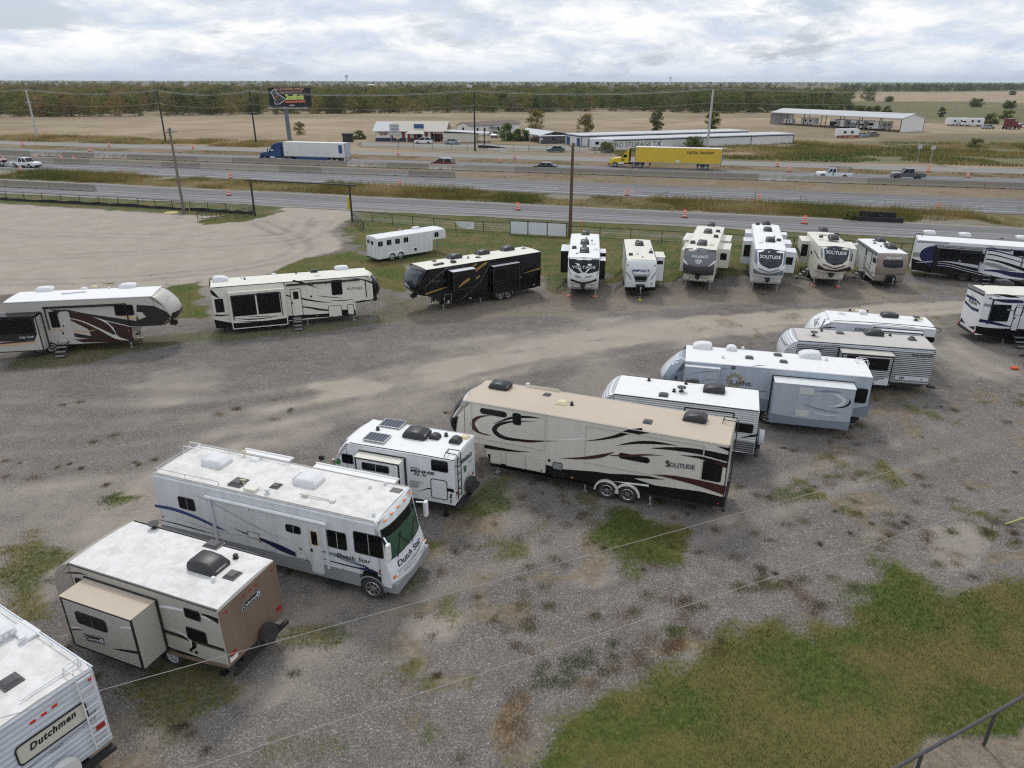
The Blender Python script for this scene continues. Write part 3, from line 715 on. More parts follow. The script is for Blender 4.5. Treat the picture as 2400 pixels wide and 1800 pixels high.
class RV:
    def __init__(s,name,label,cat,x,y,th,W,Lr,h,z,group=RVGROUP):
        s.root=thing(name,label,cat,(x,y,0),D(th),group)
        s.hw=W/2;s.Lr=Lr;s.h=h;s.z=z;s.k=0;s.kp={}
        s.M=Matrix.Translation((x,y,0)) @ Matrix.Rotation(D(th),4,'Z');s.Mi=s.M.inverted()
        s.caps={}
        s.planes={'L': ('y',s.hw,Vector((0,1,0))),'R': ('y',-s.hw,Vector((0,-1,0))),'B': ('x',0.0,Vector((-1,0,0))),'T': ('z',h,Vector((0,0,1))),'G': ('z',0.0,Vector((0,0,1)))}
    # photograph pixel -> local point on one of this camper's planes
    def p(s,face,x,y,z=None):
        o=s.Mi @ Vector((0,0,CAM_H));d=s.Mi.to_3x3() @ ray(*zp(z or s.z,x,y))
        if face == 'F':
            xx=s.Lr+0.3
            for _ in range(8):
                t=(xx-o.x)/d.x;q=o+d*t;xx=0.5*xx+0.5*s.capx(q.y,q.z)
            t=(xx-o.x)/d.x
            return o+d*t
        ax,val,n=s.planes[face]
        i='xyz'.index(ax);t=(val-o[i])/d[i]
        return o+d*t
    def capx(s,y,z):
        pr=s.cap_prof
        zs=[q[1] for q in pr];xs=[q[0] for q in pr]
        z=min(max(z,zs[-1]),zs[0])
        for i in range(len(pr)-1):
            if zs[i+1] <= z <= zs[i]:
                t=(zs[i]-z)/max(zs[i]-zs[i+1],1e-6);xx=xs[i]+(xs[i+1]-xs[i])*t;break
        else: xx=xs[-1]
        return xx-s.cap_r*(min(abs(y)/s.hw,1)) ** s.cap_e
    def nrm(s,face): return Vector((1,0,0)) if face == 'F' else s.planes[face][2]
    def off(s,face):
        s.kp[face]=s.kp.get(face,0)+1
        return 0.004+0.0013*s.kp[face]
    # ---------------- shell
    def shell(s,name,prof,m,nose=None,cap_r=0.0,cap_e=3.0,bev=0.035,ny=9,parent=None):
        """side profile extruded across the width, roof and wall edges eased; nose points bend back towards the sides"""
        pr=[Vector((x,0,z)) for x,z in prof];hw=s.hw
        cx=sum(q.x for q in pr)/len(pr);cz=sum(q.z for q in pr)/len(pr)
        ys=[-hw,-hw+bev]+[(-hw+bev)+(2*hw-2*bev)*k/(ny-1) for k in range(1,ny-1)]+[hw-bev,hw]
        v,f=[],[];n=len(pr)
        for k,yy in enumerate(ys):
            ins=bev if k in (0,len(ys)-1) else 0.0
            for i,q in enumerate(pr):
                x,zz=q.x,q.z
                if nose and nose[i]: x -= cap_r*(abs(yy)/hw) ** cap_e
                x += ins*(1 if x < cx else -1)*(0.6 if abs(x-cx) > 0.3 else 0);zz += ins*(1 if zz < cz else -1)*0.8
                v.append((x,yy,zz))
        for k in range(len(ys)-1):
            for i in range(n): f.append((k*n+i,k*n+(i+1) % n,(k+1)*n+(i+1) % n,(k+1)*n+i))
        f += [tuple(reversed(range(n))),tuple((len(ys)-1)*n+i for i in range(n))]
        o=mesh_obj(name,v,f,m,parent or s.root)
        bm=bmesh.new();bm.from_mesh(o.data);bmesh.ops.recalc_face_normals(bm,faces=bm.faces[:]);bm.to_mesh(o.data);bm.free()
        return o
    def roof(s,m,x0=0.03,x1=None,z0=None,z1=None,trim=None,crown=0.05,prof=None):
        x1=x1 if x1 is not None else s.Lr
        pr=prof or [(x0,z0 or s.h),(x1,z1 or s.h)]
        hw=s.hw-0.04;ys=[-hw,-hw*0.5,0,hw*0.5,hw];v,f=[],[]
        cr=lambda y: crown*(1-(y/hw) ** 2)
        nx=[]
        for (xa,za),(xb,zb) in zip(pr[:-1],pr[1:]):
            k=max(1,int(abs(xb-xa)/1.2));nx += [(xa+(xb-xa)*i/k,za+(zb-za)*i/k) for i in range(k)]
        nx.append(pr[-1])
        for x,zz in nx:
            for y in ys: v.append((x,y,zz+0.012+cr(y)))
        for i in range(len(nx)-1):
            for j in range(4): f.append((i*5+j,(i+1)*5+j,(i+1)*5+j+1,i*5+j+1))
        nb=len(v);v += [(a,b,c-0.05-cr(b)) for a,b,c in v]
        rim_=[0*5+j for j in range(5)]+[i*5+4 for i in range(1,len(nx))]+[(len(nx)-1)*5+j for j in (3,2,1,0)]+[i*5 for i in range(len(nx)-2,0,-1)]
        for a,b in zip(rim_,rim_[1:]+rim_[:1]): f.append((a,b,b+nb,a+nb))
        r=mesh_obj('roof',v,f,m,s.root,smooth=False)
        if trim:
            b=MB()
            for sg in (-1,1):
                y0=sg*s.hw
                pts=[(x,y0+sg*0.012,zz-0.005) for x,zz in pr]
                b.tube(pts,0.024,6)
            b.build('gutter_rail',trim,s.root)
        return r
    # ---------------- flat print and openings
    def wrap(s,q,sg):
        """a point of the side plane ahead of the cap seam is laid back onto the curved cap"""
        pr=s.cap_prof;z=min(max(q.z,pr[-1][1]),pr[0][1]);X0=s.capx(0,z)
        if q.x <= X0-s.cap_r: return q
        x=min(q.x,X0-0.01);return Vector((x+0.012,sg*s.hw*((X0-x)/s.cap_r) ** (1/s.cap_e),z))
    def poly2(s,name,face,pts,m,parent=None,plane=None):
        n=s.nrm(face);o=s.off(face if plane is None else plane)
        if face in 'LR' and hasattr(s,'cap_prof') and max(q.x for q in pts) > s.Lr:
            bm=bmesh.new();bm.faces.new([bm.verts.new(q) for q in pts]);bmesh.ops.triangulate(bm,faces=bm.faces[:])
            for _ in range(4): bmesh.ops.subdivide_edges(bm,edges=[e for e in bm.edges if e.calc_length() > 0.14],cuts=1);bmesh.ops.triangulate(bm,faces=bm.faces[:])
            for v in bm.verts: v.co=s.wrap(v.co,n.y)+n*(o+0.01)
            me_=bpy.data.meshes.new(name);bm.to_mesh(me_);bm.free();me_.materials.append(m);return link(bpy.data.objects.new(name,me_),parent or s.root)
        return mesh_obj(name,[q+n*o for q in pts],[tuple(range(len(pts)))],m,parent or s.root)
    def panel(s,face,pts,m,name='stripe',z=None,smooth=False,parent=None):
        q=[s.p(face,x,y,z) for x,y in pts]
        if smooth: q=catmull(q+[q[0]],4)[:-1]
        return s.poly2(name,face,q,m,parent)
    def stripe(s,face,ctrl,widths,m,z=None,parent=None,name='stripe'):
        """tapering swoosh: centreline pixels, widths in metres"""
        c=[s.p(face,x,y,z) for x,y in ctrl]
        wv=[Vector((w,0,0)) for w in widths]
        c=catmull(c,6);wv=[q.x for q in catmull(wv,6)] if len(widths) > 2 else [widths[0]+(widths[-1]-widths[0])*i/(len(c)-1) for i in range(len(c))]
        n=s.nrm(face);o=s.off(face);L,R_=[],[]
        for i,q in enumerate(c):
            d=(c[min(i+1,len(c)-1)]-c[max(i-1,0)]).normalized();e=n.cross(d)
            w=max(wv[i],0.003)/2
            L.append(q+e*w);R_.append(q-e*w)
        if face == 'F':
            fix=lambda q: Vector((s.capx(q.y,q.z)+0.012,q.y,q.z));L=[fix(q) for q in L];R_=[fix(q) for q in R_];o=0.0013*s.kp['F']
        if face in 'LR' and hasattr(s,'cap_prof'): L=[s.wrap(q,n.y) for q in L];R_=[s.wrap(q,n.y) for q in R_]
        v=[q+n*o for q in L]+[q+n*o for q in R_];k=len(L)
        return mesh_obj(name,v,[(i,i+1,k+i+1,k+i) for i in range(k-1)],m,parent or s.root)
    def rrect(s,face,u0,u1,z0,z1,r):
        ax=s.planes[face][0];val=s.planes[face][1]
        r=min(r,(u1-u0)/2.01,(z1-z0)/2.01);out=[]
        for cu,cz,a0 in ((u1-r,z1-r,0),(u0+r,z1-r,90),(u0+r,z0+r,180),(u1-r,z0+r,270)):
            for k in range(4):
                a=D(a0+30*k);u_,z_=cu+r*math.cos(a),cz+r*math.sin(a)
                out.append(Vector((u_,val,z_)) if ax == 'y' else (Vector((val,u_,z_)) if ax == 'x' else Vector((u_,z_,val))))
        return out
    def win(s,face,a,b,m=None,frame=None,z=None,parent=None,r=0.07,split=0,name='window',proud=0.02):
        """window between two opposite corner pixels: black frame ring with a recessed pane"""
        A,B=s.p(face,*a,z),s.p(face,*b,z);ax=s.planes[face][0]
        i=0 if ax == 'y' else 1
        u0,u1=sorted((A[i],B[i]));z0,z1=sorted((A.z,B.z))
        return s.win_uz(face,u0,u1,z0,z1,m,frame,parent,r,split,name,proud)
    def win_uz(s,face,u0,u1,z0,z1,m=None,frame=None,parent=None,r=0.07,split=0,name='window',proud=0.02):
        n=s.nrm(face)
        o_=s.rrect(face,u0,u1,z0,z1,r);fw=0.035
        i_=s.rrect(face,u0+fw,u1-fw,z0+fw,z1-fw,max(r-fw,0.02))
        k=len(o_)
        v=[q+n*0.002 for q in o_]+[q+n*proud for q in o_]+[q+n*proud for q in i_]+[q+n*0.006 for q in i_]
        f=[]
        for a_,b_ in ((0,1),(1,2),(2,3)):
            for j in range(k): f.append((a_*k+j,a_*k+(j+1) % k,b_*k+(j+1) % k,b_*k+j))
        w=mesh_obj(name,v,f,frame or TRIM,parent or s.root)
        o2=0.009
        sub=w if parent is None else parent
        if split:
            for j in range(split):
                ua=u0+fw+(u1-u0-2*fw)*j/split+(0.012 if j else 0);ub=u0+fw+(u1-u0-2*fw)*(j+1)/split-(0.012 if j < split-1 else 0)
                mesh_obj('pane',[q+n*o2 for q in s.rrect(face,ua,ub,z0+fw,z1-fw,0.03)],[tuple(range(16))],m or GLASS,sub)
        else:
            mesh_obj('pane',[q+n*o2 for q in i_],[tuple(range(k))],m or GLASS,sub)
        return w
    def hatch(s,face,a,b,m,z=None,r=0.05,edge=None,name='hatch',knobs=0,parent=None):
        A,B=s.p(face,*a,z),s.p(face,*b,z);ax=s.planes[face][0];i=0 if ax == 'y' else 1
        u0,u1=sorted((A[i],B[i]));z0,z1=sorted((A.z,B.z));n=s.nrm(face)
        o_=s.rrect(face,u0,u1,z0,z1,r);i_=s.rrect(face,u0+0.035,u1-0.035,z0+0.035,z1-0.035,max(r-0.03,0.015));k=len(o_)
        w=mesh_obj(name,[q+n*0.005 for q in o_]+[q+n*0.018 for q in o_]+[q+n*0.018 for q in i_],[(j,(j+1) % k,k+(j+1) % k,k+j) for j in range(k)]+[(k+j,k+(j+1) % k,2*k+(j+1) % k,2*k+j) for j in range(k)],edge or m,parent or s.root)
        mesh_obj('hatch_panel',[q+n*0.014 for q in i_],[tuple(range(k))],m,w)
        for j in range(knobs):
            u_=u0+(u1-u0)*(0.2+0.6*j/max(knobs-1,1));b_=MB()
            c=Vector((u_,s.planes[face][1],z0+0.09)) if ax == 'y' else Vector((s.planes[face][1],u_,z0+0.09))
            b_.disc(c+n*0.016,n,0.04,0.035,0.02,8).build('latch',TRIM,w)
        return w
    def door(s,face,a,b,m,edge=None,z=None,win=True,handle=1,glass=None,wframe=None):
        A,B=s.p(face,*a,z),s.p(face,*b,z);ax=s.planes[face][0];i=0 if ax == 'y' else 1
        u0,u1=sorted((A[i],B[i]));z0,z1=sorted((A.z,B.z));n=s.nrm(face)
        o_=s.rrect(face,u0,u1,z0,z1,0.09);i_=s.rrect(face,u0+0.04,u1-0.04,z0+0.04,z1-0.04,0.06);k=len(o_)
        d=mesh_obj('door',[q+n*0.006 for q in i_]+[q+n*0.016 for q in i_],[tuple(range(k,2*k))]+[(j,(j+1) % k,k+(j+1) % k,k+j) for j in range(k)],m,s.root)
        mesh_obj('door_frame',[q+n*0.004 for q in o_]+[q+n*0.024 for q in o_]+[q+n*0.024 for q in i_],[(j,(j+1) % k,k+(j+1) % k,k+j) for j in range(k)]+[(k+j,k+(j+1) % k,2*k+(j+1) % k,2*k+j) for j in range(k)],edge or TRIM,d)
        if win:
            c=(u0+u1)/2;hw_=(u1-u0)*0.24
            q=s.rrect(face,c-hw_,c+hw_,z1-(z1-z0)*0.38,z1-(z1-z0)*0.1,0.04)
            mesh_obj('door_window',[p_+n*0.028 for p_ in q]+[p_+n*0.01 for p_ in q],[tuple(range(16))]+[(j,(j+1) % 16,16+(j+1) % 16,16+j) for j in range(16)],glass or GLASS,d)
            if wframe:
                q2=s.rrect(face,c-hw_-0.07,c+hw_+0.07,z1-(z1-z0)*0.40,z1-(z1-z0)*0.08,0.05)
                mesh_obj('window_frame',[p_+n*0.022 for p_ in q2],[tuple(range(16))],wframe,d)
        hu=u0+0.09 if handle > 0 else u1-0.09
        if ax == 'y': box('door_handle',TRIM,d,hu-0.035,hu+0.035,s.planes[face][1]+min(0,n.y*0.05),s.planes[face][1]+max(0,n.y*0.05),z0+(z1-z0)*0.46,z0+(z1-z0)*0.52)
        return d
    def text(s,face,body,a,b,hgt,m=None,z=None,parent=None,**kw):
        A,B=s.p(face,*a,z),s.p(face,*b,z);n=s.nrm(face)
        if face == 'F':
            kw['surf']=lambda w: Vector((s.capx(w.y,w.z)+0.03,w.y,w.z));kw['up']=(0,0,1)
        elif face == 'T': pass
        else: kw['up']=(0,0,1) if abs((B-A).normalized().z) < 0.05 else None
        if kw.get('up') is None: kw.pop('up',None)
        return lettering(body,A,B,hgt,n,m or INK,parent or s.root,off=kw.pop('off',0.008+0.0013*s.kp.get(face,0)+0.01),**kw)
    def bit(s,kind,x,y,sc=1.0,rot=0.0,z=None,dz=0.0,sx=1.0,sy=1.0):
        nm,me_=ROOFBITS[kind];q=s.p('T',x,y,z)
        yy=max(min(q.y/(s.hw-0.04),1),-1)
        o=link(bpy.data.objects.new(nm,me_),s.root);o.location=(q.x,q.y,s.h+0.012+0.05*(1-yy*yy)+dz-0.004);o.rotation_euler=(0,0,D(rot));o.scale=(sc*sx,sc*sy,sc)
        return o
    def slide(s,side,a,b,depth,m,edge=TRIM,top=None,z=None,key='S',lip=0.05,front=True):
        """slide-out room: opposite corner pixels of its outer face"""
        sg=1 if side == 'L' else -1
        s.planes[key]=('y',sg*(s.hw+depth),Vector((0,sg,0)))
        A,B=s.p(key,*a,z),s.p(key,*b,z)
        return s.slide_uz(side,*sorted((A.x,B.x)),*sorted((A.z,B.z)),depth,m,edge,top,key,lip)
    def slide_uz(s,side,x0,x1,z0,z1,depth,m,edge=TRIM,top=None,key='S',lip=0.05):
        sg=1 if side == 'L' else -1;yo=sg*(s.hw+depth);yi=sg*(s.hw-0.02)
        s.planes[key]=('y',yo,Vector((0,sg,0)))
        y0,y1=sorted((yi,yo))
        sl=MB().box(x0,x1,y0,y1,z0,z1).build('slide_out',m,s.root)
        e=0.05
        fb=MB();fo=sorted((yo-sg*0.03,yo+sg*0.012))
        for q in ((x0-.01,x0+e,z0,z1),(x1-e,x1+.01,z0,z1),(x0+e,x1-e,z1-e,z1+0.01),(x0+e,x1-e,z0-.01,z0+e)): fb.box(q[0],q[1],fo[0],fo[1],q[2],q[3])
        if edge: fb.build('edge_trim',edge,sl)
        wb=MB();wo_=sorted((sg*(s.hw+0.002),sg*(s.hw+0.05)))
        for q in ((x0-.07,x0-.005,z0-.03,z1+.07),(x1+.005,x1+.07,z0-.03,z1+.07),(x0-.005,x1+.005,z1+.005,z1+.07)): wb.box(q[0],q[1],wo_[0],wo_[1],q[2],q[3])
        wb.build('wall_flange',edge or TRIM,sl)
        tb=MB();ty=sorted((sg*(s.hw+0.05),yo+sg*0.02));tb.box(x0-0.02,x1+0.02,ty[0],ty[1],z1+0.011,z1+0.035);tb.build('slide_roof',top or m,sl)
        s.slide_last=sl;return sl
    def wheels(s,side,pix,r=0.37,rim='alloy',z=None,both=True,inset=0.10,arch=None,flare=0.0):
        sg=1 if side == 'L' else -1
        xs_=[]
        for q in pix:
            if isinstance(q,(int,float)): xs_.append(q)
            else:
                s.planes['wh']=('y',sg*(s.hw-0.05),Vector((0,sg,0)));xs_.append(s.p('wh',*q,z).x)
        for x in xs_:
            add_wheel(s.root,x,sg*(s.hw-inset),r,sg,rim)
            if both: add_wheel(s.root,x,-sg*(s.hw-inset),r,-sg,rim)
        if arch:
            for sgn in (sg,-sg):
                b=MB();y0=sgn*(s.hw+0.004);y1=sgn*(s.hw+0.07+flare)
                for x in xs_:
                    rr=r*1.16;pr=[]
                    for k in range(13):
                        a_=math.pi*k/12;pr.append((x+rr*math.cos(a_),r+rr*math.sin(a_)*1.0))
                    for (xa,za),(xb,zb) in zip(pr[:-1],pr[1:]):
                        oa=((xa-x)*0.16,(za-r)*0.16);ob=((xb-x)*0.16,(zb-r)*0.16)
                        b.add([(xa,y0,za),(xb,y0,zb),(xb,y1,zb),(xa,y1,za),(xa+oa[0],y0,za+oa[1]),(xb+ob[0],y0,zb+ob[1]),(xb+ob[0],y1-sgn*.01,zb+ob[1]),(xa+oa[0],y1-sgn*.01,za+oa[1])],[(0,1,2,3),(3,2,6,7),(7,6,5,4)])
                b.build('wheel_arch',arch,s.root)
        return xs_
    def under(s,x0,x1,z0=0.32,z1=None,inset=0.25,m=None):
        z1=z1 or 0.62
        b=MB()
        for sg in (-1,1): b.box(x0,x1,sg*0.55-0.04,sg*0.55+0.04,z0+0.05,z1)
        b.box(x0+0.25,x1-0.25,-s.hw+0.12,s.hw-0.12,z0+0.14,z1)  # belly slab, widened and lowered to block light and darken the ground below
        return b.build('chassis',m or CHASSIS,s.root)
    def jack(s,x,y,z1=0.7,m=None,pad=None,z0=0.0):
        b=MB().box(x-0.045,x+0.045,y-0.045,y+0.045,z0+0.25,z1).box(x-0.03,x+0.03,y-0.03,y+0.03,z0+0.03,z0+0.25).box(x-0.11,x+0.11,y-0.11,y+0.11,z0,z0+0.03)
        b.build('jack',m or STEEL,s.root)
        if pad: box('jack_pad',pad,s.root,x-0.2,x+0.2,y-0.2,y+0.2,0.0,0.06)
    def ladder(s,y,m=None,z0=0.75,x=None,over=0.45,w=0.34,rungs=6,sgn=-1):
        b=MB();xx=-0.11
        for yy in (y-w/2,y+w/2):
            b.tube([(xx,yy,z0),(xx,yy,s.h+0.1),(xx+0.06,yy,s.h+0.22),(over,yy,s.h+0.22),(over+0.05,yy,s.h+0.04)],0.02,6)
            for zz in (z0+0.3,s.h-0.3): b.tube([(xx,yy,zz),(0.0,yy,zz)],0.018,5)
        for k in range(rungs):
            zz=z0+0.15+k*(s.h-z0-0.2)/(rungs-1);b.tube([(xx,y-w/2,zz),(xx,y+w/2,zz)],0.018,5)
        b.tube([(over,y-w/2,s.h+0.22),(over,y+w/2,s.h+0.22)],0.02,5)
        return b.build('ladder',m or TRIM,s.root)
    def steps(s,side,x,zt,n=4,run=0.26,w=0.62,m=STEEL,frame=TRIM):
        sg=1 if side == 'L' else -1
        st=MB()
        for xx in (x-w/2,x+w/2):
            st.tube([(xx,sg*(s.hw-0.05),zt-0.03),(xx,sg*(s.hw+run*n),0.05)],0.03,5)
        st.build('entry_steps',frame,s.root)
        par=s.root.children[-1]
        for k in range(n):
            t=(k+0.6)/n;yy=s.hw+run*n*t;zz=zt*(1-t)+0.03
            b=MB();ya,yb=sorted((sg*(yy-0.13),sg*(yy+0.13)));b.box(x-w/2+0.03,x+w/2-0.03,ya,yb,zz-0.03,zz);b.build('step',m,par)
    def tongue(s,x0,Lt=1.15,m=CHASSIS,jackh=1.0,cover=None,z=0.5):
        b=MB()
        for sg in (-1,1): b.tube([(x0-0.3,sg*0.8,z),(x0+Lt,sg*0.05,z)],0.06,6)
        b.box(x0+Lt-0.1,x0+Lt+0.25,-0.06,0.06,z-0.04,z+0.06)
        b.build('tongue',m,s.root)
        MB().tube([(x0+Lt-0.2,0,0.02),(x0+Lt-0.2,0,jackh)],0.035,6).disc((x0+Lt-0.2,0,jackh-0.1),(0,0,1),0.07,0.06,0.2,8).disc((x0+Lt-0.2,0,0.0),(0,0,1),0.11,0.11,0.03,8).build('tongue_jack',STEEL,s.root)
        if cover: MB().box(x0+0.08,x0+0.55,-0.36,0.36,z+0.05,z+0.62,0.06).build('propane_cover',cover,s.root)
    def pinbox(s,x,z=1.45,m=CHASSIS):
        b=MB().box(x-0.9,x-0.1,-0.22,0.22,z-0.12,z+0.06).box(x-0.25,x+0.18,-0.17,0.17,z-0.32,z-0.05,0.03)
        b.disc((x+0.02,0,z-0.42),(0,0,1),0.05,0.05,0.12,10)
        b.build('king_pin',m,s.root)
    def awning(s,side,x0,x1,z,m=TRIM,tube=None,arms=True,zb=None,r=0.06):
        sg=1 if side == 'L' else -1;y=sg*(s.hw+r+0.03)
        aw=MB().tube([(x0,y,z),(x1,y,z)],r,8).build('awning',tube or m,s.root)
        MB().box(x0,x1,min(sg*s.hw,y),max(sg*s.hw,y),z+r*0.6,z+r*0.6+0.03).build('awning_cover',tube or m,aw)
        if arms:
            for xx in (x0+0.06,x1-0.06):
                MB().box(xx-0.025,xx+0.025,min(sg*(s.hw+.004),y),max(sg*(s.hw+.004),y),zb or 0.9,z).build('awning_arm',m,aw)

def fw_profiles(Lp,Lr,h,b=0.55,zo=1.35,nose=None,rear=0.0,hr=None):
    """fifth wheel: rear body with the raised forward overhang, and the front cap"""
    nose=nose or [(0.0,0.0),(0.35,-0.16),(0.72,-0.55),(0.92,-1.05),(0.90,-1.5),(0.62,-1.85)]
    body=[(rear,b),(Lp-0.25,b),(Lp,b+0.25),(Lp,zo),(Lr,zo),(Lr,h),(0.04,hr or h),(0.0,(hr or h)-0.06)]
    np_=[(Lr+x,h+z) for x,z in nose]
    cap=[(Lr+0.0,zo+0.0)]+[(np_[-1][0]-0.12,zo-0.02)]+list(reversed(np_))
    return body,cap,np_

class FifthWheel(RV):
    def __init__(s,name,label,x,y,th,W,Lr,h,Lp,z,bodym,roofm,capm,b=0.55,zo=1.35,nose=None,cap_r=0.35,cap_e=2.6,trim=None,hr=None,cat='fifth wheel'):
        super().__init__(name,label,cat,x,y,th,W,Lr,h,z)
        body,cap,np_=fw_profiles(Lp,Lr,h,b,zo,nose,hr=hr)
        s.Lp,s.b,s.zo=Lp,b,zo
        s.cap_prof=catmull([Vector((a,c,0)) for a,c in np_],5);s.cap_prof=[(q.x,q.y) for q in s.cap_prof]+[(np_[-1][0]-0.05,zo)]
        s.cap_r,s.cap_e=cap_r,cap_e
        s.body=s.shell('body',body,bodym,ny=5)
        pr=[(Lr,zo+0.02),(s.cap_prof[-1][0],zo+0.0)]+list(reversed(s.cap_prof[:-1]))
        s.cap=s.shell('front_cap',pr,capm,nose=[False]+[True]*(len(pr)-2)+[False],cap_r=cap_r,cap_e=cap_e,ny=13)
        for pl in s.cap.data.polygons: pl.use_smooth=len(pl.vertices) == 4
        s.roof(roofm,trim=trim,prof=[(0.03,hr),(Lr,h)] if hr else None)
        s.under(0.1,Lp-0.2)
        s.pinbox(s.cap_prof[-1][0]+0.05,zo)
class Trailer(RV):
    def __init__(s,name,label,x,y,th,W,Lr,h,z,bodym,roofm,capm,b=0.5,nose=None,cap_r=0.12,cap_e=3.0,trim=None,tongue=True,cover=None,cat='travel trailer',jackh=1.0):
        super().__init__(name,label,cat,x,y,th,W,Lr,h,z)
        nose=nose or [(0.0,0.0),(0.28,-0.14),(0.5,-0.5),(0.58,-1.0),(0.5,-1.5),(0.3,-(h-b))]
        np_=[(Lr+a,h+c) for a,c in nose];s.b=b
        s.cap_prof=[(q.x,q.y) for q in catmull([Vector((a,c,0)) for a,c in np_],5)]
        s.cap_r,s.cap_e=cap_r,cap_e
        s.body=s.shell('body',[(0,b),(Lr,b),(Lr,h),(0.04,h),(0,h-0.05)],bodym,ny=5)
        pr=[(Lr,b)]+list(reversed(s.cap_prof[:-1]+[(s.cap_prof[-1][0],b)]))
        s.cap=s.shell('front_cap',pr,capm,nose=[False]+[True]*(len(pr)-2)+[False],cap_r=cap_r,cap_e=cap_e,ny=11)
        for pl in s.cap.data.polygons: pl.use_smooth=len(pl.vertices) == 4
        s.roof(roofm,trim=trim)
        s.under(0.1,Lr,z0=0.28,z1=b+0.05)
        if tongue: s.tongue(s.cap_prof[-1][0],cover=cover,jackh=jackh)

def ring(s,face,a,b,m,w=0.05,proud=0.02,r=0.03,name='seam_trim',z=None):
    A,B=s.p(face,*a,z),s.p(face,*b,z);ax=s.planes[face][0];i=0 if ax == 'y' else 1
    u0,u1=sorted((A[i],B[i]));z0,z1=sorted((A.z,B.z));n=s.nrm(face)
    o_=s.rrect(face,u0,u1,z0,z1,r);i_=s.rrect(face,u0+w,u1-w,z0+w,z1-w,max(r*0.6,0.01));k=len(o_)
    v=[q+n*0.001 for q in o_]+[q+n*proud for q in o_]+[q+n*proud for q in i_]+[q+n*0.001 for q in i_]
    return mesh_obj(name,v,[(c*k+j,c*k+(j+1) % k,(c+1)*k+(j+1) % k,(c+1)*k+j) for c in range(3) for j in range(k)],m,s.root)
def dot(s,face,x,y,r,m,name='marker_light',z=None,proud=0.03,sx=1.0):
    q=s.p(face,x,y,z);n=s.nrm(face)
    return MB().disc(q+n*0.002,n,r,r*0.85,proud,10).build(name,m,s.root)
def lamp(s,face,x,y,w,h,m,name='marker_light',z=None,proud=0.03):
    q=s.p(face,x,y,z);ax=s.planes[face][0]
    if ax == 'y': a,b=sorted((q.y,q.y+s.nrm(face).y*proud));return box(name,m,s.root,q.x-w/2,q.x+w/2,a,b,q.z-h/2,q.z+h/2,0.008)
    a,b=sorted((q.x,q.x+s.nrm(face).x*proud));return box(name,m,s.root,a,b,q.y-w/2,q.y+w/2,q.z-h/2,q.z+h/2,0.008)

# ---- the long beige fifth wheel with the tan roof
s=FifthWheel('fifth_wheel','long beige fifth wheel with tan roof, black and maroon swooshes, SOLITUDE near its rear',8.92,25.60,158.4,2.48,11.38,3.49,10.35,'L',CREAM,ROOFT,CREAM,b=0.66,zo=1.45,
               nose=[(0,0),(0.4,-0.18),(0.82,-0.66),(1.05,-1.2),(0.95,-1.6),(0.6,-1.98)],cap_r=0.42,trim=mat('cream trim',(0.6,0.57,0.5),0.5))
s.panel('L',[(395,590),(415,668),(540,690),(800,745),(1080,800),(1440,850),(1922,938),(1935,875),(1780,835),(1480,795),(1300,735),(1090,705),(880,690),(770,660),(770,715),(515,690),(480,670),(480,665),(415,655),(415,595)],BLACK,'lower_skirt')
s.panel('L',[(1090,718),(1280,722),(1440,735),(1545,760),(1400,750),(1290,748),(1180,742)],BLACK)
s.stripe('L',[(430,395),(560,355),(660,352),(755,362)],[0.0115,0.115,0.0918,0],BLACK)
s.stripe('L',[(715,380),(560,382),(470,400),(440,440),(500,485),(640,505),(855,508)],[0,0.0689,0.161,0.23,0.172,0.103,0],BLACK)
s.stripe('L',[(420,340),(340,352),(300,385),(310,425),(360,455),(420,475)],[0,0.115,0.195,0.23,0.138,0],MAROON)
s.stripe('L',[(355,375),(330,400),(345,440),(400,465)],[0.0,0.05,0.07,0.0],PALEPRINT)
s.stripe('L',[(540,500),(660,512),(770,510)],[0,0.0689,0],MAROON)
s.stripe('L',[(780,497),(900,499),(1000,492),(1065,482)],[0.0,0.05,0.06,0.0],PALEPRINT)
s.stripe('L',[(1020,507),(1120,497),(1230,475),(1310,448),(1400,440)],[0,0.0689,0.138,0.207,0.253],BLACK)
s.stripe('L',[(1350,465),(1390,452),(1465,454)],[0.0689,0.138,0],BLACK)
s.stripe('L',[(1225,537),(1350,518),(1480,518),(1630,537)],[0,0.115,0.126,0],BLACK)
s.stripe('L',[(1460,553),(1600,557),(1760,575),(1960,620)],[0.023,0.149,0.23,0.31],BLACK)
s.stripe('L',[(1640,598),(1760,612),(1850,635),(1950,668)],[0,0.103,0.149,0.23],BLACK)
s.stripe('L',[(1850,640),(1900,655),(1950,672)],[0,0.0918,0.161],MAROON)
s.stripe('L',[(860,618),(1000,618),(1120,605),(1215,580)],[0,0.103,0.161,0.023],MAROON)
s.stripe('L',[(1190,600),(1300,602),(1420,596),(1540,601)],[0.023,0.0918,0.0689,0],MAROON)
s.stripe('L',[(1465,722),(1600,742),(1760,778),(1935,828)],[0,0.161,0.276,0.413],MAROON)
s.stripe('L',[(1440,795),(1300,778),(1200,765)],[0.1,0.06,0.0],PALEPRINT)
s.stripe('L',[(375,540),(480,558),(580,572),(680,577)],[0.184,0.138,0.0689,0],BLACK)
s.panel('L',[(1880,540),(1968,552),(1968,578),(1920,556)],BLACK)
s.panel('L',[(115,378),(150,430),(190,446),(165,395),(205,342),(150,365)],BLACK,'cap_stripe')
s.text('L','SOLITUDE',(1556,668),(1738,692),0.2,BLACK,bold=0.01);s.text('L','S',(1550,672),(1577,674),0.3,BLACK,bold=0.01)
s.stripe('L',[(1580,668),(1620,676),(1690,665),(1735,662)],[0.0,0.1,0.12,0.0],LIGHTGREY)
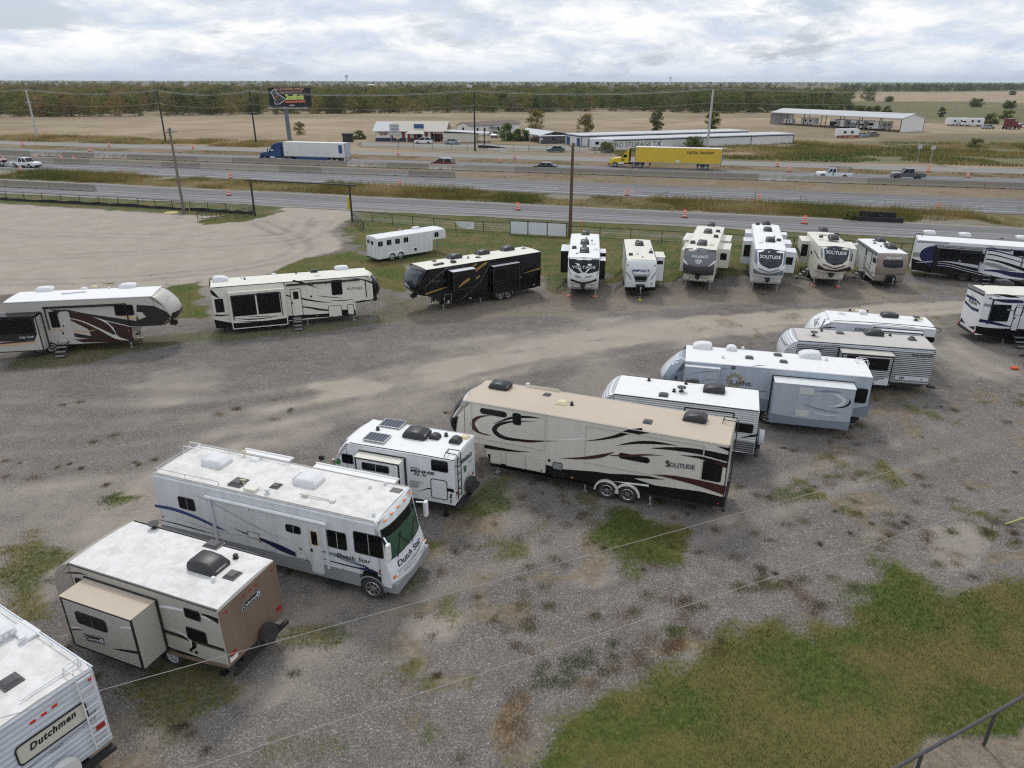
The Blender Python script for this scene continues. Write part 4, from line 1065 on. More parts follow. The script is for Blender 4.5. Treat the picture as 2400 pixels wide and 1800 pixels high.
for a,b in (((345,290),(520,358)),((1245,580),(1445,655))): s.win('L',a,b,r=0.14)
s.win('L',(557,322),(612,408),r=0.1);s.win('L',(1790,630),(1905,778),r=0.1)
CREAMD=mat('cream seam trim',(0.52,0.49,0.43),0.45)
ring(s,'L',(285,255),(770,572),CREAMD);ring(s,'L',(1030,405),(1775,790),CREAMD)
s.hatch('L',(413,560),(484,660),CREAM,edge=CREAMD);s.hatch('L',(513,575),(640,690),CREAM,edge=CREAMD);s.hatch('L',(642,605),(770,715),CREAM,edge=CREAMD,knobs=1)
s.hatch('L',(817,640),(880,700),GREYPAINT,edge=TRIM,name='control_panel');s.hatch('L',(822,705),(880,745),BLACK,edge=TRIM,name='control_panel')
dot(s,'L',794,633,0.07,TRIM,'power_inlet');lamp(s,'L',943,744,0.1,0.05,ORANGE);lamp(s,'L',1888,912,0.1,0.06,RED)
s.wheels('L',[(1165,868),(1300,893)],0.4,'alloy',arch=CREAM,flare=0.05)
s.jack(5.75,1.0);s.jack(2.9,1.0);s.jack(9.9,0.95,z1=0.9);s.jack(9.9,-0.95,z1=0.9)
s.bit('acrb',478,165,1.0,sx=1.0);s.bit('acb',1738,375,0.95);s.bit('vb',780,216,0.75);s.bit('vb',1432,392,0.85);s.bit('vy',878,270,1.05);s.bit('pb',940,282)
s.planes['T2']=('z',s.h+0.1,Vector((0,0,1)))
MB().tube([s.p('T2',650,147),s.p('T2',860,178)],0.035,6).disc(s.p('T',655,147),(0,0,1),0.12,0.1,0.1,10).build('antenna',mat('beige plastic',(0.6,0.55,0.46),0.5),s.root)
s.ladder(-0.75,TRIM)
box('rear_bumper',CHASSIS,s.root,-0.12,0.0,-1.1,1.26,0.5,0.62)
box('corner_trim',TRIM,s.root,-0.02,0.02,s.hw-0.02,s.hw+0.02,0.62,s.h)
# dark windscreen-like upper cap
def cap_patch(s,zlo,zhi,ylo,yhi,m,name='cap_panel',nz=10,ny=14,shape=None,off=0.014):
    v,f=[],[]
    for i in range(nz+1):
        zz=zlo+(zhi-zlo)*i/nz;a,b=(ylo,yhi) if shape is None else shape(i/nz)
        for j in range(ny+1):
            y=a+(b-a)*j/ny;v.append((s.capx(y,zz)+off,y,zz))
    for i in range(nz):
        for j in range(ny): f.append((i*(ny+1)+j,i*(ny+1)+j+1,(i+1)*(ny+1)+j+1,(i+1)*(ny+1)+j))
    o=mesh_obj(name,v,f,m,s.root,smooth=True);return o
cap_patch(s,2.0,3.44,-1.16,1.16,GLASS_B,'front_window')
cap_patch(s,1.55,1.98,-1.1,1.1,BLACK,'cap_stripe')

# ---- white corrugated travel trailer behind it
CORRW=corrugated('white ribbed siding',(0.74,0.75,0.77),(0.42,0.44,0.47),0.11)
CORRG=corrugated('dark ribbed siding',(0.22,0.22,0.23),(0.05,0.05,0.055),0.11)
s=Trailer('travel_trailer','white ribbed travel trailer half hidden behind the tan-roofed fifth wheel, covered spare tyre',11.50,30.11,163.3,2.47,6.60,2.85,'L',CORRW,ROOFW,CORRW,b=0.66,trim=TRIM,
            nose=[(0,0),(0.3,-0.08),(0.62,-0.4),(0.78,-0.9),(0.72,-1.5),(0.45,-2.19)])
s.panel('L',[(1970,495),(2125,520),(2115,590),(1965,560)],CORRG,'lower_siding')
s.win('L',(1990,385),(2112,460));s.stripe('L',[(2020,490),(2100,475),(2145,470)],[0.0,0.1,0.12],BLACK)
ring(s,'L',(1670,285),(1985,420),TRIM,0.06)
for k,x,y in (('pb',1440,122),('vb',1535,215),('pb',1602,195),('db',1650,195),('acb',1860,190),('pb',1680,142)): s.bit(k,x,y)
s.bit('acrb',1720,125,0.6,sx=1.2,sy=0.7)
MB().disc((-0.42,0.15,1.05),(1,0,0),0.36,0.38,0.06,20).disc((-0.36,0.15,1.05),(1,0,0),0.38,0.38,0.16,20).build('spare_tyre_cover',mat('grey vinyl',(0.55,0.56,0.58),0.5,dirt=0.2),s.root)
MB().box(-0.3,0.0,-0.1,0.4,0.55,0.7).box(-0.2,-0.02,-1.15,1.15,0.5,0.6).build('rear_bumper',CHASSIS,s.root)
s.wheels('L',[3.0,3.9],0.35,'white')

# ---- silver grey fifth wheel with the sun emblem
s=FifthWheel('fifth_wheel','silver grey fifth wheel with white roof, sun emblem reading Light, large slide-out extended',18.13,33.60,165.9,2.51,9.07,3.07,8.0,'K',SILVERGREY,ROOFW,SLATE,b=0.86,zo=1.55,
               nose=[(0,0),(0.35,-0.15),(0.85,-0.6),(1.2,-1.1),(1.15,-1.35),(0.9,-1.5)],cap_r=0.5,trim=WHITE2)
cap_patch(s,1.8,3.0,-0.85,0.85,mat('pale cap gelcoat',(0.6,0.64,0.68),0.3,dirt=0.3),'cap_panel')
s.text('F','LIGHT',(140,520),(200,470),0.2,SLATE,off=0.02)
s.panel('L',[(175,600),(240,520),(315,488),(290,540),(230,620),(180,610)],SLATE)
s.panel('L',[(0,600),(120,640),(500,705),(900,770),(900,850),(500,800),(100,700)],SLATE,'lower_skirt')
s.panel('L',[(1490,830),(1620,805),(1585,892),(1490,880)],SLATE,'lower_skirt')
s.slide_uz('L',7.3,9.02,1.7,2.88,0.3,SILVERGREY,SILVERGREY,WHITE,'S1')
sl1=s.slide_last
s.stripe('S1',[(325,600),(400,580),(480,570),(560,572)],[0,0.05,0.05,0],SLATE,parent=sl1);s.stripe('S1',[(410,640),(480,628),(560,632)],[0.0,0.06,0.0],SLATE,parent=sl1)
s.stripe('L',[(265,595),(250,615),(258,630)],[0.0,0.1,0.0],BLACK)
sl=s.slide_uz('L',0.88,4.62,0.5,2.68,0.9,SILVERGREY,None,WHITE,'S2')
s.poly2('lower_stripe','S2',[Vector((0.88,s.hw+0.9,0.5)),Vector((4.62,s.hw+0.9,0.5)),Vector((4.62,s.hw+0.9,1.0)),Vector((3.0,s.hw+0.9,0.88)),Vector((0.88,s.hw+0.9,0.95))],SLATE,sl)
s.stripe('S2',[(1330,718),(1400,745),(1430,775),(1400,805),(1310,820)],[0.0,0.13,0.17,0.12,0.0],WHITE2,parent=sl)
s.stripe('S2',[(1465,762),(1470,790),(1430,818),(1350,826)],[0.0,0.09,0.08,0.0],BLACK,parent=sl)
s.stripe('S2',[(1215,705),(1320,710),(1430,718)],[0.0,0.1,0.0],SLATE,parent=sl)
s.stripe('S2',[(1125,795),(1240,830),(1340,852),(1440,862)],[0.0,0.07,0.06,0.0],SLATE,parent=sl)
s.stripe('S2',[(1180,845),(1260,868),(1350,878),(1420,872)],[0.0,0.06,0.05,0.0],WHITE2,parent=sl)
for a,b in (((1120,680),(1215,735)),((1090,835),(1180,888))):
    A,B=s.p('S2',*a),s.p('S2',*b);x0,x1=sorted((A.x,B.x));z0,z1=sorted((A.z,B.z));y0=s.hw+0.9
    vb=MB().box(x0,x1,y0+.004,y0+0.02,z0,z1)
    for k in range(5): vb.box(x0+0.04,x1-0.04,y0+0.02,y0+0.03,z0+(z1-z0)*(k+0.2)/5,z0+(z1-z0)*(k+0.65)/5)
    vb.build('wall_vent',mat('pale vent plastic',(0.6,0.61,0.58),0.5),sl)
ring(s,'L',(640,530),(668,555),TRIM,0.05,0.03,0.15,'porthole')
sunq=s.p('L',660,632);EMB=mat('tan emblem',(0.30,0.26,0.19),0.45)
pts=[]
for k in range(24):
    a=2*math.pi*k/24;r_=0.46 if k % 2 == 0 else 0.34
    pts.append(sunq+Vector((r_*math.cos(a),0,r_*math.sin(a))))
s.poly2('emblem','L',pts,EMB);s.poly2('emblem','L',[sunq+Vector((0.2*math.cos(k*.5236),0,0.2*math.sin(k*.5236))) for k in range(12)],SILVERGREY)
s.text('L','Light',(632,668),(775,682),0.34,mat('grey print',(0.1,0.11,0.12),0.4),bold=0.02)
s.stripe('L',[(760,540),(830,527),(900,530)],[0,0.04,0],SLATE);s.stripe('L',[(560,545),(600,550),(640,552)],[0,0.04,0],SLATE)
s.stripe('L',[(800,700),(850,708),(895,708)],[0,0.07,0.02],SLATE)
s.win('L',(1515,685),(1580,795),r=0.1)
for k,x,y,c in (('acw',435,405,1.0),('acw',1185,470,1.05),('hw',640,422,1.1),('vb',765,482,0.95),('vb',965,462,0.95),('vb',1005,510,0.9),('pw',580,482,1),('pw',720,415,1),('pw',1303,500,1)): s.bit(k,x,y,c)
s.wheels('L',[(888,922),3.75],0.38,'alloy')
s.ladder(-0.7,mat('white ladder',(0.7,0.7,0.7),0.4))

# ---- ribbed travel trailer, its dark stripes are groove shade painted into the colour
RIBSHADE=corrugated('grey and white ribbed siding',(0.52,0.53,0.54),(0.07,0.07,0.075),0.115,duty=0.42)
s=Trailer('travel_trailer','travel trailer with dark grey and white ribbed siding, beige roof, TRAIL RUNNER lettering',23.89,38.32,167.3,2.44,7.28,2.74,'K',RIBSHADE,ROOFG,CORRW,b=0.62,trim=TRIM,
            nose=[(0,0),(0.3,-0.1),(0.65,-0.45),(0.85,-0.95),(0.8,-1.5),(0.5,-2.1)])
s.panel('L',[(1035,405),(1110,352),(1400,372),(1400,385),(1110,372),(1050,415)],WHITE2);s.panel('L',[(1400,372),(2068,414),(2060,445),(1760,425),(1400,392)],CORRW,'upper_siding')
s.text('F','TRAIL RUNNER',(985,335),(1025,395),0.13,INK)
sl=s.slide_uz('L',2.3,5.0,0.68,2.46,0.8,RIBSHADE,TRIM,ROOFG,'S1')
s.win('S1',(1565,470),(1735,565),parent=sl);s.win('S1',(1450,455),(1535,480),parent=sl)
s.stripe('S1',[(1640,660),(1690,640),(1740,625)],[0.12,0.1,0.05],BLACK,parent=sl);s.panel('S1',[(1635,640),(1745,610),(1745,665),(1640,665)],WHITE2,'lower_siding',parent=sl)
s.text('L','TRAIL RUNNER',(1900,462),(2050,472),0.16,INK,bold=0.01)
s.hatch('L',(1790,595),(2015,640),WHITE2,edge=WHITE2,name='storage_door',knobs=2)
s.win('L',(1815,605),(1848,625),name='hatch_opening')
s.stripe('L',[(1090,405),(1200,415),(1300,412)],[0.0,0.12,0.0],BLACK)
s.win('L',(1150,385),(1290,400),m=WHITE2,frame=WHITE2,r=0.02)
for k,x,y in (('db',1215,325),('pb',1270,293),('vb',1400,308),('acb',1635,315),('pb',1750,325),('vb',1905,355)): s.bit(k,x,y)
s.bit('hb',1905,348,0.6)
MB().box(-0.2,-0.02,-1.15,1.2,0.45,0.56).box(-0.45,-0.2,0.9,1.1,0.4,0.5).build('rear_bumper',CHASSIS,s.root)
MB().disc((-0.1,-0.2,0.95),(-1,0,0),0.33,0.33,0.2,18).build('spare_tyre',RUBBER,s.root)
s.wheels('L',[3.3,4.2],0.35,'white')

# ---- white travel trailer with rounded nose at the far end of that row
s=Trailer('travel_trailer','white round-nosed travel trailer, SONIC lettering, farthest of the near row',25.80,41.76,165.5,2.45,5.95,2.79,'K',WHITE2,ROOFW,WHITE,b=0.6,trim=WHITE,
            nose=[(0,0),(0.35,-0.08),(0.85,-0.42),(1.15,-0.95),(1.2,-1.4),(0.9,-2.1)],cap_r=0.25)
s.text('L','SONIC',(1500,283),(1600,290),0.2,INK,shear=0.3,bold=0.02);s.text('F','SONIC',(1225,205),(1260,262),0.2,INK,shear=0.2)
s.stripe('L',[(1255,268),(1320,222),(1480,218),(2060,262),(2090,300)],[0.03,0.04,0.04,0.04,0.03],TRIM)
s.stripe('L',[(1260,268),(1320,262),(1385,262)],[0.0,0.08,0.0],BLACK)
s.slide_uz('L',0.8,3.4,0.7,2.6,0.4,WHITE2,TRIM,WHITE,'S1')
s.win('L',(2000,325),(2058,368),r=0.1)
for k,x,y in (('vw',1412,172),('pb',1470,148),('pb',1590,157),('hw',1560,170),('acrb',1742,190),('db',1930,218),('vy',1955,208),('vy',1535,147)): s.bit(k,x,y)
s.stripe('L',[(1625,238),(1800,248),(1965,270)],[0.03,0.03,0.03],TRIM)
s.wheels('L',[2.5,3.4],0.35)

# ---- compact white travel trailer with the solar panels
s=Trailer('travel_trailer','compact white travel trailer with solar panels on its roof, MINNIE lettering, black spare tyre',-1.94,25.63,161.6,2.32,4.81,2.73,'M',WHITE,ROOFW,WHITE,b=0.66,trim=WHITE2,cover=BLACK,
            nose=[(0,0),(0.3,-0.12),(0.62,-0.55),(0.78,-1.1),(0.74,-1.55),(0.5,-2.05)],cap_r=0.2)
s.stripe('L',[(1180,330),(1200,265),(1250,214),(1330,224),(1600,268),(1880,318)],[0.04,0.04,0.04,0.04,0.04,0.04],TRIM)
sl=s.slide_uz('L',2.15,4.12,0.88,2.45,0.5,WHITE,TRIM,ROOFC,'S1')
s.win('S1',(1345,325),(1505,395),parent=sl,split=2)
s.win('L',(1230,275),(1300,340));s.win('L',(1745,310),(1845,390))
s.text('L','MICRO',(1630,360),(1680,368),0.06,INK,bold=0.02);s.text('L','MINNIE',(1630,381),(1767,402),0.135,INK,bold=0.03);s.text('L','FLX',(1645,401),(1728,414),0.125,INK,shear=0.3,bold=0.01)
s.hatch('L',(1742,418),(1843,548),WHITE,edge=TRIM,name='cargo_door',r=0.1)
for i in range(4): s.stripe('L',[(1622,436+i*10),(1665,440+i*10),(1712-i*12,444+i*10)],[0.05,0.05,0.0],GREYPAINT)
s.stripe('L',[(1670,497),(1740,478),(1850,490),(1880,498)],[0.0,0.05,0.1,0.1],BLACK);s.panel('L',[(1770,468),(1875,482),(1875,498),(1770,482)],BLACK)
PATCH=mat('green print',(0.05,0.2,0.08),0.4)
s.panel('L',[(1190,312),(1212,303),(1228,318),(1222,338),(1200,335)],PATCH,'emblem')
for yy in (515,528,545,556): dot(s,'L',1860+(yy % 3),yy,0.05,TRIM if yy < 540 else STEEL,'utility_port')
s.text('B','WINNEBAGO',(1912,345),(1978,290),0.2,INK,bold=0.03)
s.panel('B',[(1932,350),(1950,345),(1948,378),(1935,388)],PATCH,'emblem');s.panel('B',[(1962,318),(1978,308),(1978,325),(1964,332)],LIGHTGREY,'emblem')
s.ladder(0.82,TRIM,z0=0.9,over=0.4,rungs=6)
MB().disc((-0.12,-0.15,0.98),(-1,0,0),0.36,0.36,0.2,20).disc((-0.32,-0.15,0.98),(-1,0,0),0.2,0.18,0.03,14).build('spare_tyre',RUBBER,s.root)
MB().box(-0.22,-0.02,-1.1,1.12,0.46,0.58).build('rear_bumper',CHASSIS,s.root)
for c in ((1895,505),(1985,390)): dot(s,'B',c[0],c[1],0.07,RED,'tail_light')
PVC=corrugated('solar cell glass',(0.02,0.028,0.05),(0.16,0.17,0.18),0.16,0.12,duty=0.06,axis=0,dirt=0.0)
for a,b in (((1325,205),(1545,195)),((1415,115),(1635,118))):
    A,B=s.p('T',*a),s.p('T',*b)
for (cx,cy) in ((1435,198),(1525,118)):
    q=s.p('T',cx,cy)
    pn=MB().box(-0.5,0.5,-0.36,0.36,0,0.035).build('solar_panel',ALLOY,s.root);pn.location=(q.x,q.y,s.h+0.1)
    MB().box(-0.47,0.47,-0.33,0.33,0.036,0.04).build('solar_cells',PVC,pn)
for k,x,y,c in (('acrb',1665,180,1.1),('hb',1770,195,0.85),('hb',1888,218,0.95),('pb',1440,148,1),('pb',1833,182,1),('vy',1942,190,0.9)): s.bit(k,x,y,c)
MB().disc((4.4,-1.25,2.05),(0,-1,0),0.1,0.1,0.1,10).disc(s.p('L',1168,300)+Vector((0.35,0.1,0)),(0,1,0),0.12,0.12,0.1,12).build('porch_light',TRIM,s.root)
s.jack(0.5,0.95,z1=0.7,m=TRIM);s.wheels('L',[2.6],0.36,'dark')

# ---- class A motorhome
s=RV('motorhome','white class A motorhome with navy swooshes and green windscreen, Dutch Star lettering','motorhome',-12.95,23.98,-19.9,2.47,9.60,3.16,'M')
h=s.h
ns=[(9.45,h),(9.62,h-0.10),(9.72,h-0.3),(9.95,h-1.55),(10.08,h-1.9),(10.15,h-2.3),(10.1,0.62)]
s.cap_prof=ns;s.cap_r,s.cap_e=0.22,3.0
BODYB=OLDWHITE
s.body=s.shell('body',[(0.03,0.86),(8.72,0.86),(8.76,1.0),(8.86,1.12),(9.02,1.17),(9.26,1.17),(9.42,1.1),(9.5,0.95),(9.5,h),(0.12,h),(0.03,h-0.12)],BODYB,ny=5,bev=0.11)
pr=[(9.5,0.62)]+list(reversed(ns[1:]))+[(9.5,h)]
s.cap=s.shell('front_cap',pr,BODYB,nose=[False]+[True]*(len(pr)-2)+[False],cap_r=0.22,ny=13,bev=0.06)
s.roof(ROOFD,x0=0.15,x1=9.45);
b=MB()
for sg in (-1,1): b.tube([(0.2,sg*1.16,h+0.03),(9.4,sg*1.16,h+0.03)],0.02,6)
b.build('gutter_rail',mat('aged aluminium',(0.5,0.48,0.44),0.5),s.root)
sk=MB().box(0.03,8.68,-s.hw-0.004,s.hw+0.004,0.42,0.92).build('lower_skirt',mat('silver lower paint',(0.27,0.28,0.29),0.38,dirt=0.2),s.root)
MB().box(9.55,10.12,-s.hw+0.02,s.hw-0.02,0.42,0.86,0.05).build('front_bumper',mat('silver lower paint',(0.27,0.28,0.29),0.38),s.root)
s.stripe('R',[(155,578),(260,598),(380,640),(500,695),(580,730)],[0.12,0.15,0.14,0.11,0.0],BLUEG)
s.stripe('R',[(175,658),(280,682),(400,715),(540,752)],[0.02,0.05,0.05,0.0],INK);s.stripe('R',[(250,640),(400,690),(560,735),(720,755)],[0.0,0.035,0.035,0.0],LIGHTGREY)
s.stripe('R',[(350,500),(480,560),(620,635),(780,720),(910,775)],[0.0,0.06,0.08,0.06,0.0],LIGHTGREY)
s.stripe('R',[(590,700),(700,745),(800,785),(900,830),(1040,892)],[0.0,0.07,0.16,0.26,0.05],NAVY)
s.stripe('R',[(1060,830),(1160,850),(1260,885),(1380,940)],[0.0,0.1,0.2,0.05],SLATE);s.stripe('R',[(1100,875),(1200,905),(1320,935),(1400,950),(1470,980)],[0.0,0.05,0.06,0.12,0.0],NAVY)
s.stripe('R',[(1310,910),(1365,925),(1385,945),(1340,942)],[0.0,0.06,0.06,0.0],NAVY)
s.text('R','Dutch Star',(1207,870),(1400,912),0.17,INK,bold=0.015,shear=0.15,spacing=1.1)
for a,b_,sp in (((285,520),(393,612),2),((905,680),(998,745),2),((1142,712),(1265,838),2),((1295,720),(1475,885),2)): s.win('R',a,b_,split=sp,r=0.08)
s.door('R',(1030,690),(1135,975),BODYB,edge=WHITE2,win=True,glass=GLASS,wframe=IVORY)
dot(s,'R',680,597,0.11,WHITE2,'porthole');ring(s,'R',(985,815),(1005,835),GREYPAINT)
s.hatch('R',(685,720),(762,775),OLDWHITE,edge=STEEL,name='bike_rack',r=0.02);s.hatch('R',(965,835),(1035,890),OLDWHITE,edge=LIGHTGREY,r=0.02);s.hatch('R',(790,805),(855,845),OLDWHITE,edge=LIGHTGREY,r=0.02)
lamp(s,'R',203,640,0.07,0.04,RED);lamp(s,'R',762,785,0.07,0.04,RED);lamp(s,'R',1452,953,0.08,0.05,RED);dot(s,'R',1238,944,0.05,GREYPAINT,'fuel_cap')
# awning and its arms
aw=MB().tube([(2.55,-1.31,2.75),(7.6,-1.31,2.75)],0.07,8).build('awning',WHITE,s.root)
for xx in (2.7,7.5): MB().box(xx-0.03,xx+0.03,-1.33,-1.245,0.9,2.72).build('awning_arm',WHITE2,aw)
# windscreen, wipers, lights, mirrors
cap_patch(s,1.66,2.86,-1.13,1.13,TRIM,'windscreen_seal',off=0.012);ws=cap_patch(s,1.71,2.81,-1.08,1.08,GLASS_G,'windscreen',off=0.02);cap_patch(s,2.52,2.81,-1.08,1.08,GLASS,'windscreen_shade_band',off=0.026)  # added dark band: the dim upper part of the windscreen painted onto the glass
for y0,y1 in ((0.1,-0.45),(0.2,0.75),(-0.75,-0.3)):
    MB().tube([(s.capx(y0,1.62)+0.05,y0,1.62),(s.capx(y1,2.35)+0.05,y1,2.35)],0.014,5).build('wiper',TRIM,s.root)
MB().tube([(s.capx(0,1.25)+0.02,-1.0,1.2),(s.capx(0,1.25)+0.16,0,1.2),(s.capx(0,1.25)+0.02,1.0,1.2)],0.03,6).build('grille_bar',LIGHTGREY,s.root)
cap_patch(s,0.98,1.14,-0.62,0.62,LIGHTGREY,'grille',off=0.016)
A_,B_=Vector((s.capx(0.6,1.3),-0.85,1.3)),Vector((s.capx(0.6,1.3),0.75,1.3))
lettering('Dutch Star',A_,B_,0.2,(1,0,0),INK,s.root,bold=0.015,shear=0.15,up=(0,0,1),surf=lambda w: Vector((s.capx(w.y,w.z)+0.02,w.y,w.z)))
for sg in (-1,1):
    for j,yy in enumerate((0.78,0.94)): MB().disc((s.capx(yy,1.05)-0.02,sg*yy,1.05),(1,0,0),0.08,0.07,0.05,12).build('headlight',mat('headlight glass',(0.75,0.77,0.78),0.1),s.root)
    box('turn_signal',ORANGE,s.root,s.capx(1.1,1.05)-0.05,s.capx(1.1,1.05)+0.03,sg*1.08-0.06,sg*1.08+0.06,0.99,1.1,0.01)
    mr=MB().tube([(9.7,sg*1.16,2.62),(9.95,sg*1.34,2.55)],0.03,6).box(9.9,10.04,sg*1.38-0.1,sg*1.38+0.1,1.95,2.58,0.05).build('mirror',WHITE,s.root)
for k in range(5): box('marker_light',ORANGE,s.root,9.62,9.68,-0.9+k*0.45-0.06,-0.9+k*0.45+0.06,h-0.07,h-0.02,0.01)
s.wheels('R',[(1418,1108),2.6],0.43,'alloy',inset=0.14)
b=MB();
for sg in (-1,1):
    y0,y1=sg*(s.hw+0.005),sg*(s.hw+0.03)
    pr_=[(9.14+0.5*math.cos(a),0.43+0.5*math.sin(a)) for a in [math.pi*k/12 for k in range(13)]]
    for (xa,za),(xb,zb) in zip(pr_[:-1],pr_[1:]):
        b.add([(xa,y0,za),(xb,y0,zb),(xb,y1,zb),(xa,y1,za),(9.14+(xa-9.14)*1.12,y1,0.43+(za-.43)*1.12),(9.14+(xb-9.14)*1.12,y1,0.43+(zb-.43)*1.12)],[(0,1,2,3),(3,2,5,4)])
b.build('wheel_arch',mat('silver lower paint',(0.27,0.28,0.29),0.38),s.root)
box('wheel_well',CHASSIS,s.root,8.7,9.5,-1.1,1.1,0.3,0.9)
box('entry_steps',TRIM,s.root,7.35,7.95,-1.4,-1.0,0.3,0.36)
# roof gear
for k,x,y,c in (('acr',515,340,1.0),('acr',1045,450,1.0),('vb',638,452,1.25),('vb',855,473,0.8),('vw',735,320,0.85),('pw',805,510,1.2),('pw',1482,458,0.8),('pw',1395,483,0.8),('pw',1415,640,0.8)): s.bit(k,x,y,c)
q=s.p('T',712,492);MB().box(q.x-0.25,q.x+0.25,q.y-0.14,q.y+0.14,h,h+0.14,0.03).build('refrigerator_vent',ROOFC,s.root)
for c in ((672,295),(668,462)):
    q=s.p('T',*c);MB().tube([(q.x,q.y,h),(q.x,q.y,h+0.25)],0.025,6).tube([(q.x-0.12,q.y,h+0.22),(q.x+0.12,q.y,h+0.25)],0.03,6).build('hook_bracket',IVORY,s.root)
q=s.p('T',1545,497);MB().box(q.x-0.2,q.x+0.2,q.y-0.15,q.y+0.15,h+.03,h+0.06,0.01).build('solar_panel',PLASTIC_G,s.root)
A,B=s.p('T',1020,530),s.p('T',1180,560)
MB().tube([A+Vector((0,0,.12)),B+Vector((0,0,.08))],0.02,6).disc(B,(0,0,1),0.13,0.11,0.12,12).box(A.x-0.16,A.x+0.12,A.y-0.06,A.y+0.06,h+0.1,h+0.16,0.02).build('tv_antenna',mat('aged white plastic',(0.62,0.6,0.56),0.5),s.root)
b=MB()
for yy in (-1.05,1.05): b.tube([(0.15,yy,h+0.15),(3.0 if yy < 0 else 4.5,yy,h+0.15)],0.018,5)
b.tube([(0.15,-1.05,h+0.15),(0.15,1.05,h+0.15)],0.018,5)
for xx,yy in ((0.15,-1.05),(1.5,-1.05),(3.0,-1.05),(0.15,1.05),(1.7,1.05),(3.2,1.05),(4.5,1.05)): b.tube([(xx,yy,h),(xx,yy,h+0.15)],0.015,5)
b.build('roof_rack',ALLOY,s.root)
s.ladder(0.75,mat('white ladder',(0.7,0.7,0.7),0.4),z0=0.9)
for x0,x1 in ((1.9,4.0),(5.2,8.6)):      # slide toppers on the far side
    sl=MB().box(x0,x1,s.hw-0.02,s.hw+0.5,0.95,2.62).build('slide_out',OLDWHITE,s.root)
    MB().box(x0-0.05,x1+0.05,s.hw+0.01,s.hw+0.6,h-0.22,h-0.2).tube([(x0-0.08,s.hw+0.6,h-0.2),(x1+0.08,s.hw+0.6,h-0.2)],0.05,8).build('slide_topper',ROOFW,sl)

# ---- brown and taupe travel trailer with the lantern badge
s=Trailer('travel_trailer','taupe travel trailer with brown rear wall and boxy slide-out, Coleman badges, left foreground',-7.79,16.97,158.7,2.47,5.79,2.83,'N',TAUPE_L,ROOFD,TAUPE,b=0.72,trim=TRIM,
            nose=[(0,0),(0.35,-0.1),(0.8,-0.48),(1.0,-0.95),(0.98,-1.45),(0.62,-2.1)],cap_r=0.1)
cap_patch(s,0.9,2.0,-1.1,1.1,BROWN,'cap_panel')
s.panel('B',[(1466,872),(1922,450),(1992,880),(1560,1312)],BROWN,'rear_wall')
sl=s.slide_uz('L',2.34,5.12,0.64,2.47,0.9,TAUPE_L,TRIM,ROOFT,'S1')
s.win('S1',(320,850),(595,1035),parent=sl,split=2,r=0.12)
def badge(s,face,a,b,parent=None):
    A,B=s.p(face,*a),s.p(face,*b);n=s.nrm(face);e=(B-A).normalized();L_=(B-A).length;up=Vector((0,0,1));hh=L_*0.30
    for k,(g,m_) in enumerate(((0.03,INK),(0.012,PALEPRINT),(0.0,INK))):
        o=s.off(face)
        mesh_obj('badge',[A-e*g-up*(hh/2+g)+n*o,B+e*g-up*(hh/2+g)+n*o,B+e*g+up*(hh/2+g)+n*o,A-e*g+up*(hh/2+g)+n*o],[(0,1,2,3)],m_,parent or s.root)
    o=s.off(face)
    lettering('Coleman',A+e*L_*0.05-up*hh*0.28,A+e*L_*0.80-up*hh*0.28,hh*0.56,n,PALEPRINT,parent or s.root,off=o+0.004,bold=0.006,spacing=1.08,up=up)
    c=A+e*L_*0.9;mesh_obj('badge',[c+e*(hh*.3*math.cos(k))+up*(hh*.36*math.sin(k))+n*(o+.004) for k in [i*.5236 for i in range(12)]],[tuple(range(12))],PALEPRINT,parent or s.root)
    mesh_obj('badge',[c+e*(hh*.14*math.cos(k))+up*(hh*(-.05+.2*math.sin(k)))+n*(o+.006) for k in [i*1.0472 for i in range(6)]],[tuple(range(6))],INK,parent or s.root)
badge(s,'S1',(410,1065),(555,1100),sl);badge(s,'B',(1660,835),(1797,705))
s.stripe('S1',[(620,1157),(700,1168),(830,1190)],[0.0,0.07,0.1],BLACK,parent=sl);s.stripe('S1',[(670,990),(720,986),(775,992)],[0.0,0.05,0.06],PALEPRINT,parent=sl)
s.stripe('S1',[(300,985),(350,988),(410,998)],[0.09,0.05,0.0],PALEPRINT,parent=sl);s.stripe('S1',[(302,1002),(350,1003),(410,1000)],[0.06,0.03,0.0],INK,parent=sl)
s.win('L',(1190,825),(1335,945));s.win('L',(1207,975),(1390,1130));s.win('L',(322,585),(410,660))
s.stripe('L',[(1000,820),(1080,828),(1190,852)],[0.08,0.1,0.06],PALEPRINT);s.stripe('L',[(1335,880),(1400,905),(1470,940)],[0.05,0.12,0.2],BLACK)
s.stripe('L',[(1330,895),(1380,915),(1415,942)],[0.02,0.06,0.0],PALEPRINT)
s.stripe('L',[(1045,1018),(1200,1070),(1400,1135),(1520,1172)],[0.14,0.14,0.13,0.12],BLACK);s.stripe('L',[(1045,1025),(1200,1078),(1400,1142),(1520,1178)],[0.06,0.06,0.06,0.05],mat('wood print',(0.12,0.07,0.045),0.5,dirt=0.5,dscale=5))
s.stripe('L',[(1065,980),(1150,1020),(1230,1070),(1262,1120),(1250,1155)],[0.0,0.05,0.08,0.07,0.0],PALEPRINT);s.panel('L',[(1255,1095),(1290,1115),(1295,1145),(1270,1165),(1235,1165),(1262,1140)],BLACK,smooth=True)
s.panel('L',[(1065,1165),(1250,1215),(1550,1290),(1555,1315),(1280,1255),(1065,1190)],BROWN,'lower_skirt')
s.stripe('L',[(225,555),(330,552),(430,568)],[0.0,0.07,0.0],MAROON)
dot(s,'L',1297,1185,0.06,TRIM,'power_inlet');dot(s,'L',1255,1172,0.04,TRIM,'utility_port')
for c in ((1530,863),(1670,733),(1718,690),(1767,648),(1890,533)): lamp(s,'B',c[0],c[1],0.1,0.05,RED)
